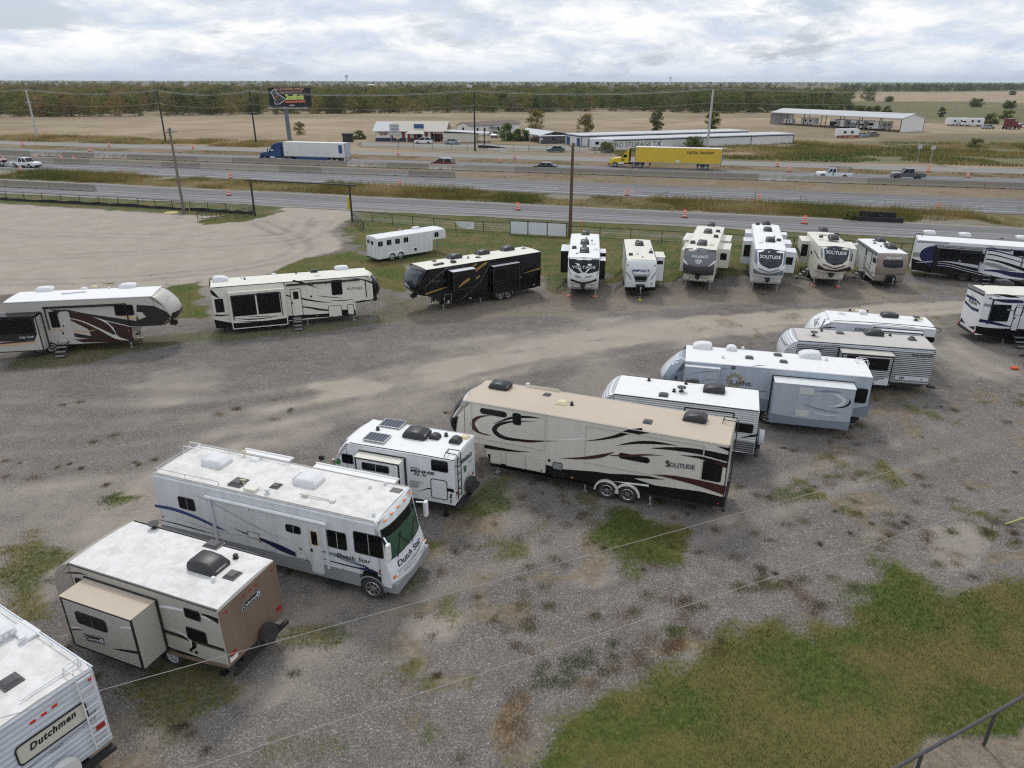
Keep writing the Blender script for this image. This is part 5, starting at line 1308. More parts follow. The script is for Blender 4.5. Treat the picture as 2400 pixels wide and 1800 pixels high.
for c in ((1950,835),(1590,1190)): lamp(s,'B',c[0],c[1],0.22,0.16,RED,'tail_light')
A=s.p('B',1590,1225);pl_=box('licence_plate',PALEPRINT,s.root,-0.03,-0.012,A.y-0.15,A.y+0.15,A.z-0.08,A.z+0.08)
MB().box(-0.22,-0.1,-1.2,1.2,0.46,0.58).box(-0.15,0.1,-0.9,-0.8,0.48,0.6).box(-0.15,0.1,0.8,0.9,0.48,0.6).build('rear_bumper',CHASSIS,s.root)
MB().disc((-0.12,-0.3,0.78),(-1,0,0),0.33,0.33,0.2,20).disc((-0.32,-0.3,0.78),(-1,0,0),0.18,0.16,0.03,14).build('spare_tyre',RUBBER,s.root)
s.wheels('L',[(1130,1288),3.2],0.35,'white',inset=0.12)
s.bit('acb',1395,515,1.05,rot=180);s.bit('vb',1585,588,0.95);s.bit('vb',1435,335,0.95,sx=1.4);s.bit('pw',1435,628,0.9);s.bit('pb',1610,442,1.0);s.bit('db',960,200,0.85)
s.awning('R',0.7,5.6,2.72,TRIM,mat('grey awning vinyl',(0.11,0.115,0.12),0.6))
s.jack(0.6,-0.9,z1=0.7,m=TRIM);s.jack(0.6,0.9,z1=0.7,m=TRIM)

# ---- old white trailer in the corner
CORRO=corrugated('weathered white ribbed siding',(0.66,0.70,0.75),(0.55,0.59,0.65),0.16,dirt=0.2)
s=Trailer('travel_trailer','old white ribbed travel trailer with ladder, Dutchmen Classic lettering, bottom left corner',-11.0,12.39,149.3,2.44,5.4,3.12,'O',CORRO,ROOFD,CORRO,b=0.72,trim=WHITE2)
WINC=mat('cream panel',(0.60,0.585,0.49),0.4,dirt=0.1)
s.win('B',(110,1500),(772,1222),m=WINC,frame=TRIM,r=0.12,name='name_panel',proud=0.03)
A,B=s.p('B',262,1512),s.p('B',660,1205)
lettering('Dutchmen',A,B,0.2,(-1,0,0),INK,s.root,off=0.02,shear=0.3,bold=0.035,spacing=1.15)
A,B=s.p('B',435,1530),s.p('B',545,1450);lettering('Classic',A,B,0.07,(-1,0,0),INK,s.root,off=0.03,shear=0.3)
for d in (0,14,60,74): s.stripe('B',[(180,1640+d),(480,1410+d),(830,1150+d)],[0.014,0.014,0.014],INK)
for c in ((280,1258),(376,1190),(468,1120),(783,886)): lamp(s,'B',c[0],c[1],0.13,0.06,mat('red lamp',(0.6,0.03,0.02),0.25))
for c in ((870,1290),): lamp(s,'B',c[0],c[1],0.24,0.13,RED,'tail_light')
LADW=mat('white ladder',(0.7,0.7,0.7),0.4)
s.ladder(-0.93,LADW,z0=0.85,over=0.35,rungs=8,w=0.36)
b=MB()
for yy in (-1.12,1.12): b.tube([(0.3,yy,s.h+0.12),(4.9,yy,s.h+0.12)],0.022,6)
b.tube([(0.3,-1.12,s.h+0.12),(0.3,0.3,s.h+0.12)],0.022,6)
for xx in (0.3,1.6,3.0,4.6):
    for yy in (-1.12,1.12): b.tube([(xx,yy,s.h),(xx,yy,s.h+0.12)],0.018,5)
b.build('roof_rail',WHITE,s.root)
s.bit('vb',95,935,1.05);q=s.p('T',220,495);MB().box(q.x-0.42,q.x+0.42,q.y-0.22,q.y+0.22,s.h+0.02,s.h+0.12,0.04).build('refrigerator_vent',PLASTIC_W,s.root)
s.bit('pw',205,580,1.2);s.bit('acw',-40,520,1.0)
q=s.p('B',640,1600)
MB().disc((-0.2,0.1,1.02),(-1,0,0),0.36,0.37,0.05,24).disc((-0.25,0.1,1.02),(-1,0,0),0.37,0.33,0.14,24).build('spare_tyre_cover',mat('white vinyl',(0.68,0.67,0.64),0.5,dirt=0.3,bump=0.4,bscale=6),s.root)
MB().box(-0.2,0.0,-1.15,1.15,0.5,0.62).build('rear_bumper',CHASSIS,s.root)
s.wheels('R',[2.2,3.1],0.35,'white')

# ================================================================ the far row
# ---- brown swoosh fifth wheel at the left edge
s=FifthWheel('fifth_wheel','beige fifth wheel with brown and black swooshes and open slide-out, Cedar Creek lettering, left edge',-32.42,44.53,10.2,2.50,8.86,3.53,7.15,'E',mat('greige fibreglass',(0.50,0.475,0.43),0.32,dirt=0.12),ROOFW,mat('greige fibreglass',(0.50,0.475,0.43)),b=0.53,zo=1.5,
               nose=[(0,0),(0.45,-0.12),(0.95,-0.55),(1.25,-1.1),(1.2,-1.6),(0.7,-1.98)],cap_r=0.4,trim=WHITE2)
DARKG=mat('charcoal graphic',(0.022,0.02,0.02),0.3);BRN=mat('dark brown graphic',(0.04,0.016,0.014),0.3)
s.panel('R',[(1180,790),(1330,800),(1440,850),(1490,900),(1420,965),(1200,975),(1140,975),(900,920),(640,850),(540,825),(820,880),(1180,930)],DARKG)
s.panel('R',[(430,830),(600,835),(800,880),(960,970),(1000,1030),(980,1060),(1130,1110),(720,1115),(640,1090),(800,1080),(760,1000),(560,900)],BRN,smooth=False)
s.panel('R',[(1140,985),(1150,1110),(1080,1105),(1000,1040),(980,985),(900,930)],BRN)
s.stripe('R',[(640,850),(800,890),(930,950),(1000,1030)],[0.02,0.06,0.07,0.05],PALEPRINT);s.stripe('R',[(520,890),(700,930),(860,1000),(1000,1070),(1115,1098)],[0.03,0.07,0.12,0.2,0.02],mat('pale graphic',(0.6,0.57,0.53),0.4))
s.stripe('R',[(540,1030),(700,1060),(840,1075),(960,1070)],[0.25,0.25,0.12,0.02],DARKG);s.stripe('R',[(450,1000),(600,1015),(740,1020),(850,1000)],[0.08,0.1,0.08,0.0],PEACH)
s.stripe('R',[(1000,880),(1100,895),(1200,905),(1255,890)],[0.0,0.16,0.18,0.05],PEACH)
s.panel('R',[(1170,850),(1230,855),(1262,895),(1200,918)],mat('greige fibreglass',(0.50,0.475,0.43)))
s.win('R',(980,795),(1165,880),r=0.1)
s.door('R',(505,850),(650,1080),mat('greige fibreglass',(0.50,0.475,0.43)),edge=LIGHTGREY,win=False)
s.win('R',(415,850),(525,985),r=0.06)
sl=s.slide_uz('R',-2.2,2.02,0.5,2.72,0.8,mat('greige fibreglass',(0.50,0.475,0.43)),TRIM,BLACK,'S1')
s.panel('S1',[(0,930),(290,905),(320,1040),(300,1100),(0,1110)],DARKG,parent=sl)
s.win('S1',(-300,930),(310,1040),parent=sl,split=3)
s.stripe('S1',[(0,1125),(150,1112),(310,1105)],[0.1,0.1,0.02],MAROON,parent=sl);s.stripe('S1',[(0,1140),(180,1128),(320,1115)],[0.14,0.14,0.05],PEACH,parent=sl)
s.text('S1','Cedar Creek',(172,1082),(297,1075),0.16,PALEPRINT,parent=sl,shear=0.35)
MB().box(-2.2,2.02,-s.hw-0.85,-s.hw-0.02,2.78,2.86).tube([(-2.2,-s.hw-0.86,2.8),(2.02,-s.hw-0.86,2.8)],0.06,8).build('slide_topper',BLACK,sl)
s.awning('R',2.25,7.2,3.08,TRIM,BLACK,zb=1.6)
s.text('F','Cedar Creek',(1410,755),(1465,715),0.16,LIGHTGREY,shear=0.3)
cap_patch(s,1.6,2.3,-1.15,1.15,DARKG,'cap_stripe')
s.wheels('R',[(465,1205),(352,1212)],0.38,'alloy');s.steps('R',2.92,0.85,4)
s.jack(6.9,-1.0,z1=0.8);s.jack(6.9,1.0,z1=0.8);lamp(s,'R',1113,1013,0.08,0.06,ORANGE)
for k,x,y,c in (('acr',395,670,1.05),('acr',1110,640,1.05),('vw',725,655,1),('pw',945,655,0.8),('vy',815,638,0.9)): s.bit(k,x,y,c)
q0,q1=s.p('T',530,708),s.p('T',735,690);MB().tube([q0+Vector((0,0,.1)),q1+Vector((0,0,.1))],0.03,6).disc(q1,(0,0,1),0.12,0.1,0.1,10).build('antenna',LIGHTGREY,s.root)

# ---- white fifth wheel with black skirt
s=FifthWheel('fifth_wheel','off-white fifth wheel with black skirt and two large slide-out windows, ALPINE lettering',-21.2,48.74,18.5,2.49,10.86,3.35,9.75,'F',CREAM2,ROOFC,CREAM2,b=0.45,zo=1.45,
               nose=[(0,0),(0.32,-0.12),(0.66,-0.5),(0.84,-1.0),(0.8,-1.45),(0.45,-1.85)],cap_r=0.4,trim=TRIM)
cap_patch(s,1.5,2.6,-1.2,1.2,BLACK,'cap_stripe');cap_patch(s,2.3,3.15,-0.9,0.9,GLASS_B,'front_window')
s.panel('R',[(190,918),(340,945),(640,940),(830,885),(1180,865),(1200,835),(1410,830),(1418,880),(1000,905),(820,925),(620,970),(210,992)],BLACK,'lower_skirt')
s.panel('R',[(1390,765),(1480,750),(1580,745),(1640,640),(1600,580),(1550,530),(1520,525),(1560,580),(1610,630),(1580,700),(1570,752),(1430,772)],BLACK)
for ctrl,w in (([(1350,555),(1460,570),(1570,605),(1640,650)],[0.0,0.08,0.14,0.22]),([(870,580),(960,602),(1040,628),(1100,655)],[0.12,0.12,0.07,0.0]),([(810,708),(940,735),(1080,760),(1225,772)],[0.08,0.12,0.09,0.0]),
                ([(865,797),(1000,812),(1120,832),(1260,842)],[0.06,0.1,0.14,0.0]),([(1060,708),(1180,722),(1330,732)],[0.0,0.05,0.0]),([(1180,752),(1300,752),(1420,738)],[0.0,0.06,0.0]),([(160,665),(190,700),(240,735)],[0.12,0.22,0.0]),([(200,880),(260,882),(320,875)],[0.12,0.1,0.05])):
    s.stripe('R',ctrl,w,BLACK)
sl=s.slide_uz('R',1.12,4.84,0.38,2.98,0.45,CREAM2,CREAM2,CREAM2,'S1')
s.win('S1',(335,720),(565,875),parent=sl);s.win('S1',(552,690),(772,855),parent=sl)
A=s.p('S1',350,950);B=s.p('S1',835,900);s.panel('S1',[(345,950),(600,935),(835,900),(838,955),(620,985),(350,1010)],BLACK,'lower_skirt',parent=sl)
for ctrl,w in (([(360,905),(480,915),(640,905),(780,880)],[0.0,0.08,0.06,0.0]),([(370,925),(500,935),(620,930),(740,915)],[0.0,0.05,0.04,0.0]),([(440,895),(600,890),(780,885)],[0,0.05,0])): s.stripe('S1',ctrl,w,BLACK,parent=sl)
b=MB();y0=-s.hw-0.47
for xx,za,zb_ in ((1.28,1.05,2.78),(4.55,1.1,2.8)): b.box(xx-.03,xx+.03,y0-0.05,y0,za,zb_)
b.tube([(1.28,y0-0.05,2.78),(4.55,y0-0.05,2.78)],0.045,6);b.build('window_awning',TRIM,sl)
ring(s,'R',(795,600),(835,965),TRIM,0.04)
s.win('R',(190,742),(285,852));s.win('R',(1198,578),(1303,700),r=0.08)
s.door('R',(842,655),(965,880),CREAM2)
s.hatch('R',(1175,800),(1300,888),CREAM2,edge=TRIM,knobs=2);s.hatch('R',(1340,788),(1405,872),CREAM2,edge=TRIM,knobs=1)
for x,y in ((1040,615),(1160,605)): dot(s,'R',x,y,0.06,TRIM,'speaker')
lamp(s,'R',1030,717,0.13,0.13,TRIM,'porch_light');lamp(s,'R',1085,883,0.09,0.06,ORANGE)
s.text('R','ALPINE',(1338,662),(1472,655),0.2,INK,spacing=1.3)
s.awning('R',5.0,10.2,3.12,TRIM,BLACK,arms=False);MB().box(10.55,10.6,-s.hw-0.06,-s.hw-0.003,1.75,3.1).build('awning_arm',TRIM,s.root)
s.wheels('R',[(670,1000),(785,988)],0.38,'alloy');s.steps('R',s.p('R',905,880).x,0.8,4)
s.jack(6.2,-1.0,z1=0.6);s.jack(9.55,-1.0,z1=0.8);s.jack(9.55,1.0,z1=0.8);s.jack(0.5,-0.9,z1=0.6,m=TRIM)
for k,x,y,c in (('acw',250,588,1.05),('acr',1293,485,1.05),('hb',1055,512,1.0),('vw',1085,545,1),('vw',708,530,0.8),('pb',457,578,0.9),('pb',900,527,0.9),('pw',430,570,0.9)): s.bit(k,x,y,c)
s.ladder(0.4,TRIM,z0=0.7)

# ---- black fifth wheel
s=FifthWheel('fifth_wheel','black fifth wheel with gold dashes and three black roof units, PINNACLE lettering',1.67,59.57,215.4,2.50,10.79,3.45,9.62,'G',BLACKRV,ROOFC,BLACKRV,b=0.52,zo=1.45,
               nose=[(0,0),(0.4,-0.1),(0.85,-0.45),(1.1,-1.0),(1.05,-1.5),(0.6,-1.95)],cap_r=0.45,trim=TRIM)
cap_patch(s,2.2,3.3,-1.05,1.05,GLASS_B,'front_window')
def eagle(s,z0,m,y0=0.55,w=0.7):
    for k in range(4):
        pts_=[(y0-w*0.5,z0+0.22-0.02*k),(y0-w*0.1,z0+0.1-0.05*k),(y0+w*0.3,z0-0.02-0.06*k),(y0+w*0.5,z0-0.06-0.06*k),(y0+w*0.25,z0+0.02-0.06*k)]
        mesh_obj('emblem',[(s.capx(y,z)+0.03,y,z) for y,z in pts_],[tuple(range(5))],m,s.root)
eagle(s,2.25,PALEPRINT,-0.1,1.2)
for ctrl,w in (([(650,1060),(780,1015),(915,970)],[0.1,0.12,0.0]),([(1530,918),(1590,900),(1655,880)],[0.0,0.16,0.02]),([(1150,835),(1215,780),(1285,730)],[0.2,0.2,0.2]),([(1140,915),(1180,895),(1215,868)],[0.0,0.16,0.16]),([(1120,780),(1150,765),(1185,742)],[0.0,0.14,0.14]),([(1660,848),(1740,820),(1835,792)],[0.0,0.1,0.16])): s.stripe('L',ctrl,w,GOLD)
for ctrl in ([(830,870),(860,790),(940,760)],[(1370,1060),(1500,930),(1655,880)],[(1000,1130),(1200,950),(1320,740)],[(640,1000),(780,860),(900,770)]): s.stripe('L',ctrl,[0.02]*3,GREYPAINT)
s.text('L','PINNACLE',(700,945),(862,928),0.2,mat('gunmetal print',(0.12,0.12,0.12),0.35),spacing=1.25)
sl=s.slide_uz('L',6.93,8.95,1.72,3.15,0.75,BLACKRV,TRIM,WHITE,'S1')
s.stripe('S1',[(995,990),(1050,940),(1110,898)],[0.08,0.2,0.22],GOLD,parent=sl)
sl=s.slide_uz('L',2.5,5.05,0.75,2.95,0.4,BLACKRV,TRIM,WHITE,'S2')
s.win('S2',(1365,800),(1500,910),parent=sl)
s.win('L',(1700,780),(1795,860),r=0.1);s.win_uz('L',1.9,2.3,1.9,2.4)
s.hatch('L',(845,1065),(925,1150),BLACKRV,edge=GREYPAINT);lamp(s,'L',888,1137,0.16,0.22,LIGHTGREY,'control_panel');lamp(s,'L',1117,1100,0.2,0.12,STEEL,'control_panel');lamp(s,'L',836,1107,0.08,0.06,ORANGE);lamp(s,'L',1777,960,0.08,0.1,PALEPRINT,'reflector')
s.wheels('L',[(1425,1115),(1498,1098)],0.38,'alloy',arch=GREYPAINT,flare=0.02)
s.jack(9.3,0.95,z1=0.7);s.jack(9.3,-0.95,z1=0.7);s.jack(5.9,1.0,z1=0.6)
for k,x,y,c in (('acb',950,690,1.1),('acb',1238,648,1.1),('acb',1497,608,1.1),('hb',940,738,0.8),('vb',745,725,0.8),('acrb',762,765,0.45),('acrb',812,755,0.45),('vb',1195,687,0.85),('pb',1093,695,1),('vb',1668,592,0.7)): s.bit(k,x,y,c)
s.ladder(-0.4,TRIM,z0=0.8)

# ---- gooseneck horse trailer
s=RV('horse_trailer','white gooseneck horse trailer with four small side windows parked on the grass','horse trailer',-13.85,69.84,40.1,2.19,8.12,2.34,'G',group=None)
s.shell('body',[(0,0.28),(6.3,0.28),(6.45,0.45),(6.5,1.4),(7.95,1.36),(8.12,1.5),(8.14,2.1),(8.0,2.36),(0.05,2.34),(0,2.28)],WHITE,ny=5,bev=0.05)
s.roof(WHITE,x1=7.95,crown=0.08)
for a,b in (((158,518),(208,560)),((248,500),(298,545)),((336,488),(385,532)),((424,474),(473,518)),((743,420),(786,462))): s.win('R',a,b,split=2,r=0.05)
for a,b in (((48,490),(72,535)),((87,505),(112,552))): s.win('B',a,b,r=0.05)
ring(s,'B',(42,465),(80,680),LIGHTGREY,0.03);ring(s,'B',(82,480),(142,700),LIGHTGREY,0.03)
s.win('R',(532,578),(563,608),frame=PLASTIC_W,r=0.03,name='vent_window')
s.wheels('R',[(305,710),(392,688)],0.36,'alloy',arch=WHITE,flare=0.06)
s.stripe('R',[(490,505),(485,580),(482,640)],[0.02]*3,LIGHTGREY)
MB().tube([(7.75,0,0.9),(7.75,0,1.4)],0.06,8).build('gooseneck_coupler',CHASSIS,s.root);s.jack(7.3,-0.7,z1=1.4)
s.bit('acr',552,385,0.85);q=s.p('T',395,415);MB().tube([(q.x-.3,q.y,2.4),(q.x,q.y,2.62),(q.x+.3,q.y,2.4)],0.02,5).tube([(q.x,q.y-.3,2.4),(q.x,q.y+.3,2.55)],0.02,5).build('antenna',LIGHTGREY,s.root)
for c in ((205,437),(292,422),(450,400)): s.bit('vw',c[0],c[1],0.6)
box('rear_bumper',TRIM,s.root,-0.12,0.0,-1.08,1.08,0.24,0.34)

# ================================================================ row facing the camera
def cap_poly(s,pts,m,name='cap_panel',z=None,off=None,local=False):
    """flat outline laid onto the curved front cap"""
    q=pts if local else [(p_.y,p_.z) for p_ in (s.p('F',x,y,z) for x,y in pts)]
    s.kc=getattr(s,'kc',0)+1
    o=0.012+0.003*s.kc if off is None else off
    bm=bmesh.new();vs_=[bm.verts.new((0,a,b)) for a,b in q];bm.faces.new(vs_)
    bmesh.ops.triangulate(bm,faces=bm.faces[:])
    for _ in range(3): bmesh.ops.subdivide_edges(bm,edges=[e for e in bm.edges if e.calc_length() > 0.22],cuts=1);bmesh.ops.triangulate(bm,faces=bm.faces[:])
    for v in bm.verts: v.co.x=s.capx(v.co.y,v.co.z)+o
    me_=bpy.data.meshes.new(name);bm.to_mesh(me_);bm.free();me_.materials.append(m)
    return link(bpy.data.objects.new(name,me_),s.root)
def pin_wall(s,m,knobs=True,edge=TRIM):
    s.planes['P']=('x',s.Lp,Vector((1,0,0)))
    return s.planes['P']
PADO=mat('orange jack pad',(0.7,0.25,0.16),0.5)

# ---- white and black toy hauler
s=FifthWheel('fifth_wheel','white fifth wheel with black upper front cap and white V design, VOLTAGE lettering',6.69,65.5,-95.9,2.49,9.65,3.55,8.38,'H',WHITE,ROOFW,WHITE,b=0.6,zo=1.5,
               nose=[(0,0),(0.2,-0.08),(0.42,-0.45),(0.6,-1.1),(0.58,-1.6),(0.35,-2.0)],cap_r=0.22,trim=WHITE)
cap_poly(s,[(235,562),(390,548),(552,568),(550,680),(480,705),(440,712),(390,700),(330,712),(290,690),(240,645)],BLACK)
for pts in ([(328,658),(345,655),(388,712),(380,718)],[(440,660),(455,662),(402,718),(392,712)],[(300,602),(348,612),(345,636),(322,622)],[(430,612),(478,612),(460,632),(435,634)]): cap_poly(s,pts,PALEPRINT)
for pts in ([(228,640),(262,730),(250,720),(226,660)],[(550,650),(520,735),(530,728),(552,672)],[(295,725),(345,738),(372,758),(310,750)],[(480,728),(425,740),(395,758),(460,750)]): cap_poly(s,pts,GREYPAINT)
cap_poly(s,[(255,765),(330,795),(390,805),(450,795),(520,765),(525,785),(450,812),(390,820),(330,812),(250,785)],BLACK)
s.text('F','VOLTAGE',(268,655),(510,660),0.2,PALEPRINT,spacing=1.2,bold=0.01)
pin_wall(s,WHITE);s.hatch('P',(272,815),(475,865),WHITE,edge=TRIM,name='storage_door');s.hatch('P',(352,818),(402,850),BLACK,edge=TRIM)
s.slide_uz('R',1.6,4.2,0.95,2.85,0.77,BLACKRV,TRIM,WHITE,'S1');s.slide_uz('L',3.0,4.6,1.3,2.85,0.6,BLACKRV,TRIM,WHITE,'S2');s.slide_uz('L',5.0,6.4,1.0,2.6,0.55,BLACKRV,TRIM,WHITE,'S3')
s.wheels('R',[3.6,4.5,5.4],0.38);s.steps('R',6.6,0.95,4)
s.jack(8.2,-1.05,pad=PADO,z1=0.8);s.jack(8.2,1.05,pad=PADO,z1=0.8)
for k,x,y,c in (('acb',407,310,1.0),('acb',400,408,1.0),('acb',397,492,1.05),('hb',292,455,0.9),('hb',397,448,0.9),('vw',490,414,0.9),('pb',417,357,0.9),('pb',475,383,0.9),('vb',322,512,0.5),('vw',515,468,0.9)): s.bit(k,x,y,c)
s.poly2('lower_skirt','R',[Vector((0,-s.hw,0.6)),Vector((8.2,-s.hw,0.62)),Vector((8.3,-s.hw,1.4)),Vector((0,-s.hw,1.2))],BLACK)

# ---- white travel trailer facing us
s=Trailer('travel_trailer','white travel trailer facing the camera with black V panel, IMPACT lettering',11.51,65.58,-96.5,2.43,8.2,3.02,'H',WHITE,ROOFC,WHITE,b=0.5,trim=TRIM,cover=BLACK,
            nose=[(0,0),(0.15,-0.08),(0.3,-0.5),(0.36,-1.1),(0.34,-1.8),(0.22,-2.5)],cap_r=0.08)
cap_poly(s,[(815,852),(1135,852),(1130,892),(815,890)],BLACK,'lower_skirt')
cap_poly(s,[(880,672),(905,720),(925,798),(1035,798),(1065,722),(1100,668),(1075,715),(1030,788),(930,788),(908,712)],INK)
cap_poly(s,[(908,720),(1058,722),(1030,785),(932,785)],GREYPAINT);cap_poly(s,[(915,740),(1050,742),(1030,785),(932,785)],BLACK)
for pts in ([(828,690),(865,730),(890,780),(878,772),(830,705)],[(1145,690),(1110,730),(1075,782),(1090,772),(1142,705)]): cap_poly(s,pts,SLATE)
s.text('F','IMPACT',(895,692),(1078,696),0.19,BLUEG,bold=0.04)
for c in ((848,626),(1130,630),(1090,820)):
    q=s.p('F',*c);MB().disc((s.capx(q.y,q.z),q.y,q.z),(1,0,0),0.06,0.05,0.04,8).build('marker_light',TRIM,s.root)
sl=s.slide_uz('L',3.6,5.7,0.72,2.72,0.9,WHITE,TRIM,ROOFC,'S1')
box('side_window',GLASS,sl,5.7,5.715,s.hw+0.1,s.hw+0.75,2.15,2.45)
s.wheels('R',[3.6,4.5],0.36);s.steps('R',6.9,0.85,3);s.steps('R',2.4,0.85,3)
box('wheel_chock',YELLOW,s.root,s.cap_prof[-1][0]+0.9,s.cap_prof[-1][0]+1.15,-0.14,0.14,0.0,0.1,0.02)
for k,x,y,c in (('acb',965,422,1.0),('vb',948,378,0.7),('hb',877,525,0.8),('hb',1085,502,0.8),('pw',948,522,1.2),('pb',1087,470,0.8),('pb',1000,552,0.7)): s.bit(k,x,y,c)

# ---- grey nosed fifth wheel
s=FifthWheel('fifth_wheel','cream fifth wheel with glossy grey front cap and shield emblem, VILANO lettering',19.18,69.12,-108.9,2.50,10.67,3.59,10.0,'H',CREAM2,ROOFC,mat('charcoal cap',(0.06,0.06,0.065),0.25),b=0.6,zo=1.5,
               nose=[(0,0),(0.3,-0.1),(0.65,-0.55),(0.9,-1.2),(0.85,-1.7),(0.5,-2.05)],cap_r=0.35,trim=CREAM2)
cap_poly(s,[(1440,455),(1600,445),(1770,475),(1760,575),(1700,630),(1580,640),(1470,615),(1425,560)],mat('grey cap panel',(0.15,0.155,0.165),0.3))
for pts in ([(1422,555),(1445,580),(1475,625),(1450,612),(1425,590)],[(1752,575),(1725,600),(1675,642),(1705,632),(1745,605)]): cap_poly(s,pts,PALEPRINT)
s.text('F','VILANO',(1505,545),(1678,555),0.22,PALEPRINT,bold=0.015,spacing=1.1)
cap_poly(s,[(1545,575),(1580,565),(1615,575),(1608,600),(1580,618),(1552,600)],PALEPRINT,'emblem');cap_poly(s,[(1552,578),(1580,570),(1608,578),(1602,598),(1580,611),(1558,598)],GREYPAINT,'emblem')
s.text('F','M',(1566,602),(1596,602),0.2,PALEPRINT)
pin_wall(s,CREAM2);s.hatch('P',(1485,745),(1672,800),CREAM2,edge=TRIM,name='storage_door',knobs=2);s.hatch('P',(1545,738),(1580,768),BLACK,edge=TRIM)
s.slide_uz('L',3.6,6.3,1.15,2.77,0.95,CREAM2,CREAM2,CREAM2,'S1');sl=s.slide_last;box('side_window',GLASS,sl,6.3,6.315,s.hw+0.2,s.hw+0.75,1.85,2.45)
s.slide_uz('L',0.1,2.9,1.0,2.85,0.8,CREAM2,CREAM2,CREAM2,'S2');s.slide_uz('R',0.2,3.6,0.9,2.85,0.95,CREAM2,CREAM2,CREAM2,'S3');s.slide_uz('R',4.4,7.6,0.9,2.75,0.6,CREAM2,CREAM2,CREAM2,'S4')
s.win('S4',(1395,470),(1440,380),parent=s.slide_last)
s.awning('R',3.8,10.0,3.3,TRIM,CREAM2,arms=False)
s.wheels('R',[4.2,5.1],0.38);s.steps('R',8.6,0.95,4);s.jack(9.8,-1.05,z1=0.8);s.jack(9.8,1.05,z1=0.8)
for k,x,y,c in (('acb',1710,222,1.0),('acb',1677,295,1.0),('hb',1782,285,0.9),('hb',1760,340,0.95),('hb',1520,402,1.0),('acb',1617,418,1.1),('vy',1718,425,0.9),('vw',1600,362,0.6)): s.bit(k,x,y,c)
b=MB()
for yy in (-0.9,-0.6): b.tube([(0.05,yy,s.h),(0.0,yy,s.h+0.3),(0.25,yy,s.h+0.3)],0.02,5)
b.build('ladder',TRIM,s.root)

def mask_cap(s,z,pts_glass,sidew,chin,low,lowm,txt,white):
    for pts in sidew: cap_poly(s,pts,SLATE,'cap_panel',z)
    cap_poly(s,low,lowm,'cap_panel',z);cap_poly(s,chin,white,'cap_panel',z)
    cap_poly(s,pts_glass,mat('cap windscreen',(0.03,0.034,0.042),0.12,spec=0.4),'front_window',z)
    s.text('F','SOLITUDE',txt[0],txt[1],0.24,PALEPRINT,z=z,bold=0.015)
# ---- white fifth wheel with the dark mask
s=FifthWheel('fifth_wheel','white fifth wheel with dark mask-shaped front window facing the camera, SOLITUDE lettering',24.43,69.29,-105.8,2.42,11.80,3.76,10.6,'I',WHITE,ROOFW,WHITE,b=0.6,zo=1.55,
               nose=[(0,0),(0.3,-0.1),(0.6,-0.5),(0.85,-1.1),(0.8,-1.6),(0.45,-2.05)],cap_r=0.34,trim=WHITE)
mask_cap(s,'I',[(345,465),(470,455),(600,478),(598,540),(585,610),(555,645),(455,662),(375,625),(350,590)],[[(305,460),(325,460),(335,560),(325,630),(302,590)],[(612,480),(630,490),(622,610),(595,640),(608,560)]],
         [(350,655),(450,695),(560,665),(570,672),(450,706),(340,665)],[(285,655),(360,700),(450,715),(560,705),(600,680),(600,730),(440,735),(290,710)],SLATE,((358,548),(575,562)),SLATE)
s.stripe('F',[(362,555),(440,545),(510,522),(570,552)],[0.0,0.12,0.2,0.0],LIGHTGREY)
pin_wall(s,WHITE);s.hatch('P',(310,735),(500,800),WHITE,edge=WHITE2,name='storage_door',knobs=1);s.hatch('P',(405,735),(450,770),BLACK,edge=TRIM)
sl=s.slide_uz('L',6.87,8.65,1.25,3.0,1.1,WHITE2,WHITE2,WHITE,'S1');box('side_window',GLASS,sl,8.65,8.665,s.hw+0.2,s.hw+0.9,1.95,2.6)
s.slide_uz('L',3.2,5.1,1.2,3.0,0.95,WHITE2,WHITE2,WHITE,'S2');s.slide_uz('L',0.1,1.4,1.2,3.1,0.8,WHITE2,WHITE2,WHITE,'S3')
sl=s.slide_uz('R',2.6,4.4,0.85,2.92,0.72,WHITE2,WHITE2,WHITE,'S4');box('side_window',GLASS,sl,4.4,4.415,-s.hw-0.62,-s.hw-0.05,1.5,2.6)
s.slide_uz('R',0.1,2.1,1.2,3.2,0.55,WHITE2,WHITE2,WHITE,'S5')
s.wheels('R',[4.6,5.5],0.38);s.steps('R',6.4,0.95,4);s.jack(10.4,1.0,z1=0.8);s.jack(10.4,-1.0,z1=0.8)
for k,x,y,c in (('acb',422,208,1.0),('acb',437,275,1.0),('hb',335,210,0.85),('acb',465,384,1.05),('hb',552,377,0.85),('pb',508,342,0.9),('vw',372,400,0.9)): s.bit(k,x,y,c)
# ---- cream fifth wheel with the dark mask
s=FifthWheel('fifth_wheel','cream fifth wheel with dark mask-shaped front window and brown chin, SOLITUDE lettering',29.51,68.29,-105.2,2.45,9.0,3.66,8.1,'I',CREAM2,ROOFC,CREAM2,hr=3.18,b=0.6,zo=1.55,
               nose=[(0,0),(0.3,-0.1),(0.6,-0.5),(0.85,-1.1),(0.8,-1.6),(0.45,-2.05)],cap_r=0.34,trim=CREAM2)
mask_cap(s,'I',[(1020,430),(1140,425),(1285,445),(1280,510),(1262,575),(1215,612),(1125,628),(1055,595),(1030,560)],[[(985,425),(1005,425),(1010,520),(1005,570),(985,510)],[(1300,450),(1318,470),(1305,560),(1285,600),(1295,520)]],
         [(1015,610),(1130,658),(1240,625),(1250,632),(1130,668),(1010,620)],[(960,615),(1030,662),(1130,680),(1240,672),(1300,640),(1300,690),(1120,695),(950,665)],mat('brown chin',(0.05,0.03,0.025),0.3),((1042,502),(1255,520)),BRN)
s.stripe('F',[(1050,510),(1130,500),(1200,480),(1255,508)],[0.0,0.12,0.2,0.0],LIGHTGREY)
